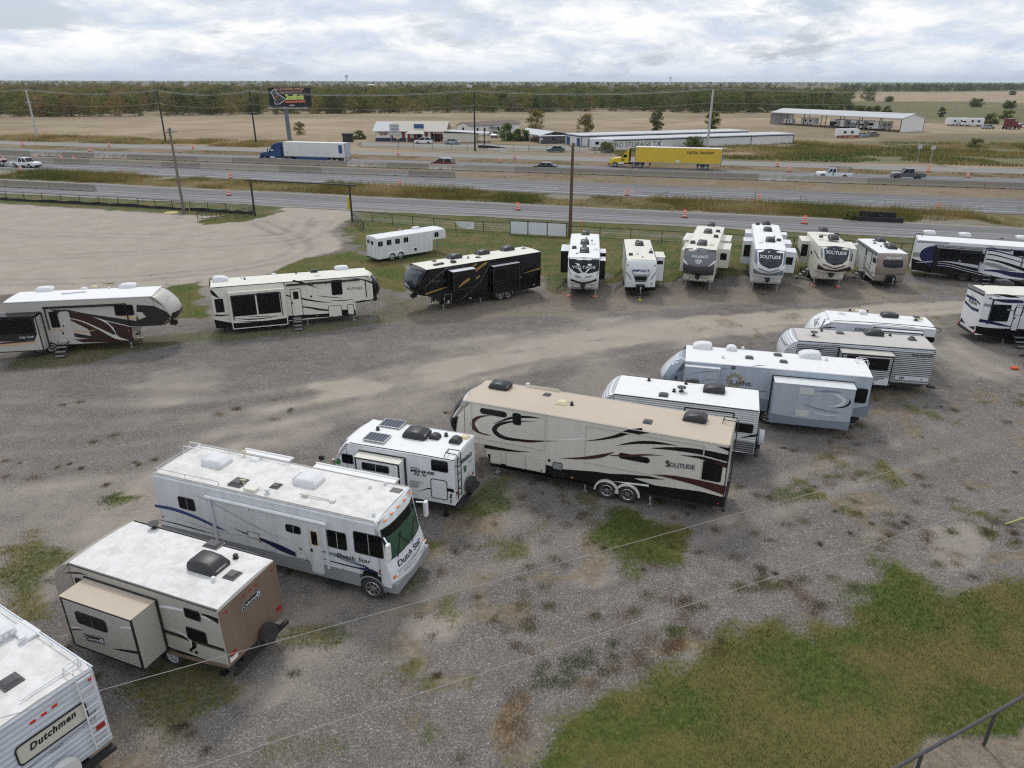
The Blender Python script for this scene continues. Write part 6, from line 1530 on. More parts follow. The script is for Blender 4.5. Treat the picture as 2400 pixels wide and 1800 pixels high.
pin_wall(s,CREAM2);s.hatch('P',(975,710),(1170,770),CREAM2,edge=CREAM2,name='storage_door',knobs=1);s.hatch('P',(1080,703),(1128,735),BLACK,edge=TRIM)
# the rear of its roof steps down
sl=s.slide_uz('R',0.7,3.1,0.9,2.88,0.75,CREAM2,CREAM2,CREAM2,'S1');box('side_window',GLASS,sl,3.1,3.115,-s.hw-0.65,-s.hw-0.1,1.5,2.6);s.win('S1',(735,400),(775,560),parent=sl)
sl=s.slide_uz('L',2.8,5.9,1.2,2.95,1.1,CREAM2,CREAM2,CREAM2,'S2');box('side_window',GLASS,sl,5.9,5.915,s.hw+0.25,s.hw+0.85,1.9,2.55)
s.win('R',(925,465),(968,560));s.win('R',(890,470),(900,520))
s.wheels('R',[3.9,4.8],0.38);s.steps('R',5.4,0.95,4);s.jack(7.9,1.0,z1=0.8,pad=PADO);s.jack(7.9,-1.0,z1=0.8,pad=PADO)
for k,x,y,c in (('acb',1015,275,1.0),('hb',1150,318,0.9),('hb',990,343,0.75),('acb',1118,362,1.15),('vw',1215,372,0.5)): s.bit(k,x,y,c)
# ---- brown faced travel trailer
s=Trailer('travel_trailer','white travel trailer with bronze front and wide front window facing the camera, Flagstaff lettering',33.52,66.53,-97.9,2.44,6.1,2.92,'I',WHITE,ROOFW,mat('bronze cap',(0.30,0.255,0.22),0.35,dirt=0.1),b=0.52,trim=TRIM,cover=BLACK,
            nose=[(0,0),(0.12,-0.06),(0.26,-0.4),(0.32,-1.0),(0.3,-1.6),(0.2,-2.4)],cap_r=0.12)
s.text('F','Flagstaff',(1662,562),(1835,566),0.2,PALEPRINT,shear=0.3,bold=0.02)
cap_poly(s,[(1640,572),(1840,575),(1845,610),(1835,648),(1745,658),(1645,645),(1635,610)],TRIM,'window_seal');cap_poly(s,[(1646,579),(1834,582),(1838,610),(1829,641),(1745,650),(1651,638),(1642,610)],mat('cap windscreen',(0.03,0.034,0.042),0.12),'front_window')
cap_poly(s,[(1700,680),(1730,692),(1760,682),(1730,700)],BLACK,'emblem');cap_poly(s,[(1560,712),(1865,720),(1865,724),(1560,716)],TRIM)
cap_poly(s,[(1570,640),(1740,665),(1890,635),(1865,715),(1740,712),(1565,705)],mat('bronze shade',(0.24,0.20,0.17),0.35))
for a,b in (((1530,480),(1495,665)),((1480,445),(1425,650))): s.door('R',a,b,WHITE)
s.win('R',(1535,540),(1560,610));s.stripe('R',[(1430,650),(1480,690),(1545,770)],[0.3,0.3,0.3],TAUPE);s.hatch('R',(1520,690),(1548,760),WHITE,edge=TRIM)
s.awning('R',0.5,5.9,2.75,TRIM,TRIM,arms=False)
s.slide_uz('R',0.2,0.9,0.8,2.5,0.35,WHITE,WHITE,WHITE,'S0')
s.wheels('R',[2.7,3.6],0.35);s.steps('R',3.0,0.8,3)
for k,x,y,c in (('acb',1605,382,1.0),('db',1545,405,1.0),('pb',1612,440,0.8),('hb',1668,425,0.95),('acb',1715,455,1.1),('vb',1538,356,0.7)): s.bit(k,x,y,c)

# ---- blue and white fifth wheel at the right edge
ZW['X']=(2080,520,320,2212);ZW['Y']=(2220,650,180,1298)
s=FifthWheel('fifth_wheel','white fifth wheel with navy and black swooshes, white roof units, at the right edge',37.08,65.22,-21.9,2.50,11.0,3.36,9.8,'X',WHITE,ROOFW,WHITE,b=0.53,zo=1.5,trim=WHITE)
s.panel('R',[(395,590),(560,640),(720,660),(1540,840),(2260,990),(2300,1100),(1500,930),(1130,880),(380,775)],BLACK,'lower_skirt')
s.panel('R',[(480,302),(800,330),(1000,340),(1000,362),(800,350),(480,335)],GREYPAINT);s.panel('R',[(415,490),(525,495),(540,570),(410,568)],GREYPAINT)
q=[(800,375),(640,410),(550,470),(520,540),(545,610),(600,670),(720,750),(800,790),(800,375)]
s.panel('R',q[:-1],NAVY,smooth=True)
s.stripe('R',[(440,660),(600,650),(740,640)],[0.0,0.1,0.12],LIGHTGREY)
sl=s.slide_uz('R',1.57,5.06,0.68,2.85,0.4,BLACK,TRIM,GREYPAINT,'S1')
s.win('S1',(850,430),(1165,630),parent=sl);s.win('S1',(1195,490),(1545,655),parent=sl)
s.panel('S1',[(1165,490),(1215,492),(1190,645),(1140,635)],LIGHTGREY,parent=sl)
s.stripe('S1',[(800,690),(1000,705),(1250,760),(1530,830)],[0.06,0.12,0.12,0.1],NAVY,parent=sl);s.stripe('S1',[(800,640),(1000,650),(1250,690),(1530,740)],[0.02,0.1,0.22,0.3],LIGHTGREY,parent=sl)
for dy in (0,35): s.stripe('S1',[(800,668+dy),(1000,690+dy),(1250,755+dy),(1530,825+dy)],[0.02,0.03,0.03,0.03],PALEPRINT,parent=sl)
for ctrl,w,m_ in (([(1630,460),(1750,475),(1980,530),(2212,590)],[0.1,0.1,0.1,0.08],NAVY),([(1620,520),(1750,540),(1980,600),(2212,670)],[0.1,0.1,0.08,0.05],BLACK),([(1600,600),(1800,640),(2000,700),(2250,790)],[0.1,0.16,0.22,0.26],BLACK),([(1580,670),(1750,710),(1900,760),(2080,790)],[0.2,0.35,0.3,0.05],GREYPAINT),([(1560,780),(1800,800),(2000,845),(2300,880)],[0.1,0.25,0.4,0.5],NAVY),([(1640,400),(1750,430),(1900,470),(2010,490)],[0.08,0.1,0.1,0.05],GREYPAINT)): s.stripe('R',ctrl,w,m_)
s.win('R',(2050,460),(2205,560))
s.awning('R',5.3,8.3,3.05,TRIM,NAVY,zb=1.7);s.awning('R',1.4,5.2,3.06,TRIM,GREYPAINT,arms=False)
s.wheels('R',[(1205,945),(1420,955)],0.4,'dark',arch=BLACK);s.steps('R',5.85,0.85,3,m=STEEL)
for k,x,y,c in (('acr',680,188,1.05),('acr',1250,225,1.05),('acr',2180,275,1.05),('vb',1850,275,0.9)): s.bit(k,x,y,c)
s.ladder(0.55,TRIM,z0=0.8);lamp(s,'R',457,648,0.1,0.05,RED)
# ---- toy hauler showing its ramp door
s=FifthWheel('fifth_wheel','white and navy toy hauler showing its rear ramp door, FUZION lettering, right edge',31.76,47.27,-7.2,2.49,10.5,3.43,9.4,'Y',WHITE,ROOFC,WHITE,b=0.58,zo=1.5,trim=TRIM)
s.panel('R',[(480,820),(640,845),(830,860),(1298,875),(1800,900),(1800,1150),(1298,1075),(800,1020),(470,940)],BLACK,'lower_skirt')
rp=s.panel('B',[(352,180),(608,330),(465,895),(222,740)],WHITE,'ramp_door')
s.panel('B',[(360,95),(650,240),(635,300),(350,165)],GREYPAINT);s.panel('B',[(350,165),(635,300),(630,325),(350,185)],BLACK)
s.panel('B',[(328,285),(430,330),(500,400),(490,405),(330,325)],NAVY);s.panel('B',[(415,288),(560,440),(550,470),(480,380)],NAVY)
s.panel('B',[(308,385),(400,480),(460,585),(300,430)],NAVY);s.panel('B',[(360,450),(430,500),(545,545),(520,590),(430,545)],NAVY)
s.panel('B',[(240,670),(305,780),(215,740)],BLACK);s.panel('B',[(360,830),(470,825),(455,890)],BLACK)
A,B=s.p('B',365,410),s.p('B',500,485);lettering('FUZION',A,B,0.26,(-1,0,0),INK,s.root,off=0.03,bold=0.02,shear=0.2)
for c in ((205,765),(458,940)): lamp(s,'B',c[0],c[1],0.14,0.3,RED,'tail_light')
s.win('R',(770,455),(1015,750));s.door('R',(1300,465),(1050,900),WHITE,win=False);s.win('R',(1155,500),(1260,645),r=0.06)
for ctrl,w,m_ in (([(700,350),(850,375),(1000,395),(1298,405)],[0.05,0.2,0.28,0.3],NAVY),([(780,290),(900,310),(1050,318),(1240,345)],[0.05,0.22,0.2,0.0],BLACK),([(540,725),(700,755),(900,800),(1150,850)],[0.22,0.2,0.16,0.0],NAVY),([(620,460),(700,475),(770,490)],[0.2,0.2,0.2],GREYPAINT),([(1015,545),(1150,565),(1298,585)],[0.12,0.1,0.08],GREYPAINT),([(740,285),(1000,340),(1298,395)],[0.05,0.06,0.06],PALEPRINT)): s.stripe('R',ctrl,w,m_)
MB().box(0.55,0.63,-s.hw-0.06,-s.hw-0.003,1.4,3.2).build('awning_arm',TRIM,s.root);s.awning('R',0.4,9.0,3.22,TRIM,WHITE,arms=False)
s.bit('acb',960,120,1.05);s.bit('pb',598,140,0.9);s.bit('acb',1420,120,1.05)
s.steps('R',2.75,0.7,3);s.wheels('R',[4.6,5.5],0.38);s.jack(2.0,-1.0,z1=0.6)
box('rear_bumper',CHASSIS,s.root,-0.1,0.0,-1.2,1.2,0.5,0.66)
# ---- tongue of a trailer standing outside the frame
t0=G('Y',1110,1540);th=math.atan2(-0.1,-1)
s=Trailer('travel_trailer','trailer at the right edge of which only the dark tongue shows, orange chock beneath',t0.x+7.6,t0.y+0.5,180-4,2.4,5.0,2.8,'Y',GREYPAINT,ROOFW,GREYPAINT,b=0.5,cover=BLACK,jackh=1.1)
s.wheels('L',[2.0,2.9],0.35)
ch=MB().box(-0.22,0.22,-0.12,0.12,0,0.12,0.03).build('wheel_chock',ORANGE_P);ch.location=G('Y',1135,1545);tag(ch,'orange plastic chock on the gravel under the trailer tongue at right edge','wheel chock')

# ================================================================ highway furniture
CONC=mat('barrier concrete',(0.29,0.262,0.222),0.85,dirt=0.45,dscale=0.8,dcol=(0.22,0.2,0.175),bump=0.3)
CONC2=mat('pale barrier concrete',(0.38,0.35,0.3),0.85,dirt=0.4,dscale=0.8,dcol=(0.3,0.28,0.25),bump=0.3)
CONCW=mat('scraped barrier concrete',(0.36,0.33,0.285),0.85,dirt=0.95,dscale=0.9,dcol=(0.62,0.6,0.56),bump=0.3)
def barrier_mesh(L_,m):
    pr=[(-0.33,0),(-0.33,0.09),(-0.16,0.36),(-0.11,1.05),(0.11,1.05),(0.16,0.36),(0.33,0.09),(0.33,0)]
    b=MB();n=len(pr)
    b.add([(x,y,z) for x in (0.03,L_-0.03) for y,z in pr],[(i,(i+1) % n,n+(i+1) % n,n+i) for i in range(n)]+[tuple(reversed(range(n))),tuple(range(n,2*n))])
    me_=bpy.data.meshes.new('barrier_segment');me_.from_pydata(b.v,[],b.f);me_.materials.append(m);return me_
SLOT=MB().box(-0.3,0.3,-0.345,-0.33,0.0,0.085)
SLOTM=bpy.data.meshes.new('drain_slot');SLOTM.from_pydata(SLOT.v,[],SLOT.f);SLOTM.materials.append(CHASSIS)
BL=9.1
BM_={k: barrier_mesh(BL,m) for k,m in (('a',CONC),('b',CONC2),('w',CONCW))}
def barriers(f,x0,x1,label,group,kinds,white_label=None):
    x=x0;i=0;made=[]
    while x > x1:
        dx=BL/math.sqrt(1+0.269 ** 2);y=f(x);y2=f(x-dx);k=kinds(i,x)
        o=bpy.data.objects.new('concrete_barrier',BM_[k]);col.objects.link(o)
        o.location=(x-dx,y2,0.0);o.rotation_euler=(0,0,math.atan2(y-y2,dx))
        tag(o,white_label if (k == 'w' and white_label) else label,'barrier',group)
        for t in (0.3,0.7):
            c=bpy.data.objects.new('drain_slot',SLOTM);link(c,o);c.location=(BL*t,0,0)
        made.append((o,(x-dx/2,(y+y2)/2,0)));x -= dx;i += 1
    return made
wx=[G('B',1220,880).x,G('B',2000,905).x,G('D',430,800).x,G('A',480,800).x,G('A',1080,815).x]
mb1=barriers(BAR1,150,-200,'grey concrete barrier segment in the unbroken line along the westbound lanes','median barrier segments, westbound side',lambda i,x: 'w' if any(abs(x-4.4-w) < 4.3 for w in wx) else ('b' if i % 7 == 3 else 'a'),'concrete barrier segment with whitish scraped face in the far barrier line')
mb2=barriers(BAR2,G('B',1865,990).x,-190,'concrete barrier segment in the shorter line along the eastbound lanes','median barrier segments, eastbound side',lambda i,x: 'ba'[i % 3 == 0])
b3=G('A',830,1098)
mb3=barriers(lambda x: b3.y-0.2877*(x-b3.x),b3.x,-115,'low concrete barrier segment on the frontage road at the far left','frontage road barrier segments',lambda i,x: 'a')
for mb,px0,fm in ((mb1,1338,'grey barrier segment of the long far line, {n} one {side} of the brown wooden pole'),(mb2,407,'barrier segment of the shorter near line, {n} one {side} of the grey crossarm pole'),(mb3,9999,'low barrier segment on the frontage road, {n} from the right end of its line')):
    rank_labels(mb,px0,fm)
for o,p_ in mb1:
    if o.data is BM_['w']: o['label']=o['label'].replace('grey barrier','white-scraped barrier')
# orange drums
DR_O,DR_W=ORANGE_P,mat('reflective white band',(0.75,0.74,0.72),0.4)
def drum():
    root=thing('traffic_drum','x','traffic drum')
    b=MB();zs=[(0.06,0.30),(0.33,0.285),(0.36,0.27),(0.63,0.26),(0.66,0.245),(0.92,0.235),(0.98,0.2)]
    for (za,ra),(zb,rb) in zip(zs[:-1],zs[1:]): b.disc((0,0,za),(0,0,1),ra,rb,zb-za,14)
    b.box(-0.1,0.1,-0.02,0.02,0.98,1.06);b.build('body',DR_O,root)
    for za,ra,rb in ((0.22,0.298,0.293),(0.50,0.272,0.268),(0.76,0.247,0.243)): MB().disc((0,0,za),(0,0,1),ra,rb,0.12,14).build('reflective_band',DR_W,root)
    MB().disc((0,0,0),(0,0,1),0.42,0.40,0.07,16).build('rubber_base',RUBBER,root)
    return root
DRUMS=[('A',197,703,'on the far frontage road below the pale steel pole at left'),('A',778,757,'beside the westbound lanes at far left, nearest the barrier'),('A',945,717,'on the far frontage road, second from the left'),('A',1670,735,'on the far frontage road to the right of the crossarm pole'),
         ('A',185,930,'beside the eastbound lanes below the white pickup'),('A',1980,1135,'on the frontage road left of the black gate frame'),('A',1040,960,'half hidden in tall grass right of the white pickup'),('A',1995,985,'half hidden in tall grass above the black gate frame'),
         ('B',1015,808,'just behind the white semi trailer'),('B',1378,785,'on the far frontage road in front of the cycle shop'),('B',1393,1065,'beside the eastbound lanes right of the gate frame'),('C',262,852,'on the verge left of the black sedan'),('C',393,818,'on the far frontage road above the black sedan'),
         ('C',1363,1137,'beside the eastbound lanes under the yellow truck'),('C',420,1262,'on the frontage road behind the black fifth wheel'),('C',1858,1327,'on the frontage road above the VILANO fifth wheel'),('D',507,710,'on the far frontage road right of the yellow trailer, farther one'),
         ('D',588,745,'on the verge between the yellow trailer and the white work truck'),('D',377,950,'beside the eastbound lanes above the VILANO fifth wheel'),('D',1550,745,'directly behind the grey pickup'),('D',1820,785,'right of the grey pickup'),
         ('D',1613,1012,'beside the eastbound lanes at far right above tall grass'),('D',693,1105,'on the frontage road behind the white SOLITUDE fifth wheel'),('A',310,830,'between the two barrier lines, behind the white pickup roof'),('A',540,838,'between the two barrier lines, right of the white pickup'),('A',640,840,'between the two barrier lines, farthest right of that group')]
d0=drum()
for i,(z,x,y,w) in enumerate(DRUMS):
    o=d0 if i == 0 else copy_tree(d0)
    o.location=G(z,x,y)+Vector((0,0,0.012));o.rotation_euler=(0,0,i*1.3);tag(o,'orange and white drum ' +w,'traffic drum','traffic drums along the roadworks')
# black silt trough by the road
t=thing('drainage_trough','black open trough lying at the edge of the frontage road','trough',G('I',1590,165),D(-16))
for a in ((-2.6,2.6,-0.9,-0.8,0,0.55),(-2.3,2.1,0.8,0.9,0,1.0),(-2.7,-2.6,-0.9,0.9,0,0.6),(2.6,2.7,-0.9,0.9,0,0.6),(-0.05,0.05,-0.8,0.8,0,0.7)): box('panel',mat('black sheeting',(0.012,0.012,0.013),0.5),t,*a)
# ================================================================ lot fences, gate
FENCE=mat('black fence paint',(0.018,0.018,0.02),0.5,dirt=0.2)
SILT=mat('black silt cloth',(0.012,0.012,0.012),0.8)
def fence(name,label,pts,h,nposts=None,spacing=3.2,silt=None,bottom=True,cat='fence',wires=5):
    t=thing(name,label,cat,pts[0]);o=Vector(pts[0])
    P_=[Vector(p)-o for p in pts];post=MB().tube([(0,0,0),(0,0,h+0.05)],0.045,6)
    pm=bpy.data.meshes.new('post');pm.from_pydata(post.v,[],post.f);pm.materials.append(FENCE)
    for a,b in zip(P_[:-1],P_[1:]):
        n=max(1,round((b-a).length/spacing))
        for i in range(n+1 if b is P_[-1] else n):
            q=bpy.data.objects.new('post',pm);link(q,t);q.location=a+(b-a)*(i/n)
        MB().tube([a+Vector((0,0,h)),b+Vector((0,0,h))],0.035,6).build('top_rail',FENCE,t)
        if bottom: MB().tube([a+Vector((0,0,0.12)),b+Vector((0,0,0.12))],0.02,5).build('bottom_rail',FENCE,t)
        if wires:
            w=MB()
            for k in range(1,wires): w.tube([a+Vector((0,0,h*k/wires)),b+Vector((0,0,h*k/wires))],0.006,3)
            w.build('wire_mesh',STEEL,t)
        if silt:
            d=(b-a).normalized();nn=Vector((d.y,-d.x,0))*0.1
            k=int((b-a).length/1.2)+1;v,f=[],[]
            for i in range(k+1):
                c=a+(b-a)*(i/k);hh=silt*RNG.uniform(0.6,1.1);jig=nn*RNG.uniform(0.6,1.6)
                v += [c+jig+Vector((0,0,0.0)),c+nn*0.7+Vector((0,0,hh))]
            for i in range(k): f.append((2*i,2*i+2,2*i+3,2*i+1))
            mesh_obj('silt_cloth',v,f,SILT,t)
    return t
fl0,fl1=G('A',-250,1150),G('A',2190,1300)
fence('pipe_fence','black pipe and wire fence with silt cloth along the tan lot, left of the gate',[fl0,G('A',60,1178),G('A',1200,1238),G('A',1960,1288),fl1],1.25,silt=0.45)
MB_=MB().tube([G('A',-20,1180) ,G('A',60,1178)+Vector((0,0,1.25))],0.04,5)
gateL,gateR=G('B',140,1312),G('B',980,1362)
t=thing('gate_frame','tall black overhead pipe frame with yellow sign at the lot entrance','gate frame',gateL)
e=(gateR-gateL);ed=e.normalized()
for p_ in (Vector((0,0,0)),e): MB().box(-0.09,0.09,-0.09,0.09,0,4.45).build('post',FENCE,t);t.children[-1].location=p_;t.children[-1].rotation_euler=(0,0,math.atan2(ed.y,ed.x))
MB().tube([-ed*0.9+Vector((0,0,4.55)),e+ed*1.0+Vector((0,0,4.52))],0.09,8).build('beam',FENCE,t)
sg=MB().box(-0.3,0.3,-0.02,0.02,0,1.5).build('sign_board',mat('yellow sign',(0.72,0.58,0.03),0.5),t);sg.location=e-ed*0.25+Vector((0.0,0.2,1.5));sg.rotation_euler=(0,0,D(40))
def pipe_gate(label,a,b,h=1.2):
    t=thing('pipe_gate',label,'gate',a);L_=(b-a);f=MB()
    for z in (0.15,h): f.tube([Vector((0,0,z)),L_+Vector((0,0,z))],0.04,6)
    f.build('frame',FENCE,t)
    n=7
    for i in range(n+1): MB().tube([L_*(i/n)+Vector((0,0,0.1)),L_*(i/n)+Vector((0,0,h))],0.03 if 0 < i < n else 0.045,5).build('bar',FENCE,t)
    for z in (0.5,0.85): MB().tube([Vector((0,0,z)),L_+Vector((0,0,z))],0.02,5).build('bar',FENCE,t)
    return t
pipe_gate('black pipe gate swung inward beside the right gate post',G('B',985,1362),G('B',1080,1448))
pipe_gate('black pipe gate lying open along the lot fence left of the gate frame',G('B',-30,1345),G('B',110,1318))
pipe_gate('short bent black pipe gate on weeds left of the gate frame',G('A',1710,1350),G('A',1990,1320),1.0)
fr_pts=[G('B',985,1355),G('B',1125,1378),G('B',1570,1420),G('B',1875,1440),G('H',215,355),G('H',640,362),G('H',1080,400),G('H',1290,420),G('I',120,450),G('I',700,480),G('I',1900,540),G('J',1580,560)]
fr_pts=[G('B',985,1355),G('B',1875,1440)]+[Vector((G('B',1875,1440).x+i*10,G('B',1875,1440).y-i*10*0.272,0)) for i in range(1,8)]
fence('pipe_fence','black pipe and wire fence along the frontage road behind the parked campers',fr_pts,1.25)
f0=Vector(fr_pts[1]);fy=lambda x: f0.y-0.272*(x-f0.x)
BANW=mat('white sign panel',(0.72,0.74,0.76),0.5,dirt=0.2)
def dotpanel():
    m=mat('white panel with dark dots',(0.70,0.72,0.75),0.5);nt=m.node_tree;b_=nt.nodes['Principled BSDF']
    if len(nt.nodes) < 4:
        tcn=nt.nodes.new('ShaderNodeTexCoord');vo=nt.nodes.new('ShaderNodeTexVoronoi');vo.inputs['Scale'].default_value=2.6;vo.inputs['Randomness'].default_value=0.25
        nt.links.new(tcn.outputs['Object'],vo.inputs['Vector']);r=nt.nodes.new('ShaderNodeValToRGB');r.color_ramp.elements[0].position=0.13;r.color_ramp.elements[1].position=0.17
        r.color_ramp.elements[0].color=(0.2,0.22,0.26,1);r.color_ramp.elements[1].color=(0.70,0.72,0.75,1);nt.links.new(vo.outputs['Distance'],r.inputs[0]);nt.links.new(r.outputs[0],b_.inputs['Base Color'])
    return m
pa=[at for at in (G('G',1530,445),G('G',1715,460),G('G',1917,475),G('G',2120,488))]
for i,w in enumerate(('left','middle','right')):
    xa,xb=pa[i].x,pa[i+1].x;ya,yb=fy(xa)-0.1,fy(xb)-0.1
    pn=thing('fence_banner',f'white dotted panel hung on the fence, {w} of three beside the wooden pole','banner',(xa,ya,0),math.atan2(yb-ya,xb-xa),'white panels on the fence')
    L_=math.hypot(xb-xa,yb-ya);box('panel',dotpanel(),pn,0.06,L_-0.06,-0.03,0.0,0.08,1.5);b=MB()
    for xx in (0.0,L_): b.box(xx-0.04,xx+0.04,-0.05,0.02,0,1.6)
    b.box(0,L_,-0.05,0.02,1.5,1.58);b.build('frame',FENCE,pn)
q=G('G',1055,400);ba=thing('torn_banner','small torn white banner hanging on the lot fence','banner',(q.x,fy(q.x)-0.08,0))
mesh_obj('sheet',[(-1.1,0,1.2),(1.2,-0.3,1.15),(1.15,-0.35,0.35),(0.4,-0.12,0.3),(-0.6,0,0.5),(-1.1,0,1.2)][:5],[(0,1,2,3,4)],BANW,ba)
mk=MB().tube([(0,0,0),(0,0,1.5)],0.05,6).build('marker_post',ORANGE_P);mk.location=G('H',370,290) ;tag(mk,'orange marker post by the lot fence right of the wooden pole','post')
# near fence, bottom right
pA,pB=G('Q',2090,1050,1.2),G('Q',1772,1228,1.2);pA.z=pB.z=0;dv=(pA-pB)
RUSTP=mat('weathered pipe',(0.055,0.052,0.055),0.5,dirt=0.5,dscale=4,dcol=(0.13,0.11,0.1))
t=thing('pipe_fence','dark pipe rail fence crossing the bottom right corner','fence',pB)
for i in range(-2,6):
    p_=dv*i;MB().tube([p_,p_+Vector((0,0,1.2))],0.045,8).build('post',RUSTP,t)
MB().tube([dv*-2+Vector((0,0,1.22)),dv*5+Vector((0,0,1.22))],0.05,8).build('top_rail',RUSTP,t)
# yellow guy guard at right edge
g0=G('Q',2130,237);tag(MB().tube([(0,0,0),G('Q',2330,172,0.7)-g0],0.035,8).build('guy_wire_guard',mat('yellow green plastic',(0.4,0.42,0.12),0.6)),'yellow guy wire guard slanting up at the right edge','guy guard').location=g0

# ================================================================ poles and wires
WOOD=mat('weathered pole wood',(0.13,0.085,0.06),0.9,dirt=0.5,dscale=6,dcol=(0.06,0.045,0.035),bump=0.3)
WOODG=mat('grey pole wood',(0.19,0.16,0.135),0.9,dirt=0.5,dscale=6,bump=0.3)
DARKW=mat('creosote pole wood',(0.028,0.024,0.022),0.9)
CONP=mat('pale steel pole',(0.48,0.48,0.47),0.6,dirt=0.2)
INSUL=mat('grey porcelain',(0.4,0.42,0.45),0.3)
def pole(label,base,h,m,r0=0.2,r1=0.13,arms=((0.0,1.6),),axis=(0.96,-0.27,0)):
    t=thing('utility_pole',label,'utility pole',base)
    MB().tube([(0,0,-0.05),(0,0,h)],r0,10,r1=r1).build('pole',m,t);ax=Vector(axis).normalized()
    for dz,w in arms:
        if w <= 0: continue
        c=Vector((0,0,h-0.25-dz));pr=Vector((-ax.y,ax.x,0))
        MB().tube([c-pr*w/2,c+pr*w/2],0.07,4).build('crossarm',m,t)
        for k in (-0.47,-0.25,0.25,0.47):
            MB().disc(c+pr*w*k,(0,0,1),0.06,0.04,0.22,8).build('insulator',INSUL,t)
    return t
PW1,PB1,PB2,PC,PW2=G('A',325,640),G('A',1435,680),G('B',150,690),G('B',2040,750),G('C',2055,725)
pole('pale leaning-looking steel pole at the far left beyond the highway',PW1,13.6,CONP,0.32,0.22,((0.0,1.6),(3.2,2.0)))
pole('dark pole behind the crossarm pole, beyond the highway',PB1,13.8,DARKW,0.24,0.15,((0.0,1.4),(3.0,0.8)))
pole('dark pole left of the billboard',PB2,13.7,DARKW,0.24,0.15,((0.0,1.6),(3.0,0.8)))
pole('dark pole beside the cycle shop',PC,14.0,DARKW,0.24,0.15,((0.0,0.3),(3.0,0.8)))
pole('pale steel pole behind the yellow semi trailer',PW2,14.5,CONP,0.34,0.24,((0.0,0.4),(3.4,0.8)))
WL,WR=G('A',1590,1282),G('C',868,1500)
tl=pole('grey wooden pole with crossarm at the left fence',WL,10.8,WOODG,0.2,0.14,((0.3,2.6),(0.0,0.8)))
MB().disc((0,0,-0.05),(0,0,1),0.95,0.9,0.1,14).build('yellow_base_slab',mat('yellow paint',(0.5,0.42,0.16),0.7,dirt=0.5),tl);tl.children[-1].location=(-1.6,-0.3,0)
pole('brown wooden pole standing behind the VOLTAGE fifth wheel',WR,10.3,WOOD,0.22,0.15,((0.0,2.2),))
sp=thing('guy_stake','yellow striped stake by the grey wooden pole','stake',G('A',1640,1280));MB().tube([(0,0,0),(0,0,1.6)],0.03,6).build('stake',YELLOW,sp)
small=thing('fence_corner_post','short dark post by the shop drive','post',G('S',2105,650));MB().tube([(0,0,0),(0,0,4.2)],0.14,8).build('post',DARKW,small)
WIREM=mat('aluminium cable',(0.42,0.42,0.42),0.5,metal=0.2)
def cable(label,pts,sag,r=0.022,m=WIREM):
    P_=[Vector(p) for p in pts];out=[]
    for a,b in zip(P_[:-1],P_[1:]):
        n=14
        for i in range(n):
            t_=i/n;out.append(a+(b-a)*t_-Vector((0,0,sag*4*t_*(1-t_))))
    out.append(P_[-1]);o0=out[0].copy()
    o=MB().tube([q-o0 for q in out],r,5).build('power_cable',m);o.location=o0
    return tag(o,label,'cable','cables strung along the far poles')
tops=[Vector((PW1.x-70,PW1.y+20,13.6)),PW1+Vector((0,0,13.5)),PB1+Vector((0,0,13.6)),PB2+Vector((0,0,13.5)),PC+Vector((0,0,13.9)),PW2+Vector((0,0,14.4)),PW2+Vector((130,60,14.2))]
for k,(dy,dz,w) in enumerate(((0.7,0.15,'nearest upper'),(-0.7,0.15,'upper rear'),(0.0,0.45,'topmost'),(0.4,-3.1,'middle'),(0.2,-5.2,'lowest'))):
    cable(f'{w} cable strung along the poles beyond the highway',[p+Vector((0,-dy,dz)) for p in tops],1.1 if k < 4 else 1.5,0.03 if k < 3 else 0.022)
def tight(label,pix,h):
    P_=[G(z,x,y,h) for z,x,y in pix];a,b=P_[0],P_[-1];d=(b-a);a2,b2=a-d*0.6,b+d*0.35
    n=24;o=MB().tube([(b2-a2)*(i/n) for i in range(n+1)],0.0065,5).build('overhead_wire',mat('pale wire',(0.33,0.31,0.29),0.7));o.location=a2
    return tag(o,label,'wire')
tight('upper of two thin wires crossing the foreground, over the brown trailer',[('O',0,1228),('Q',1540,35)],6.5)
tight('lower of two thin wires crossing the foreground gravel',[('W',420,1659),('Q',2212,108)],6.5)

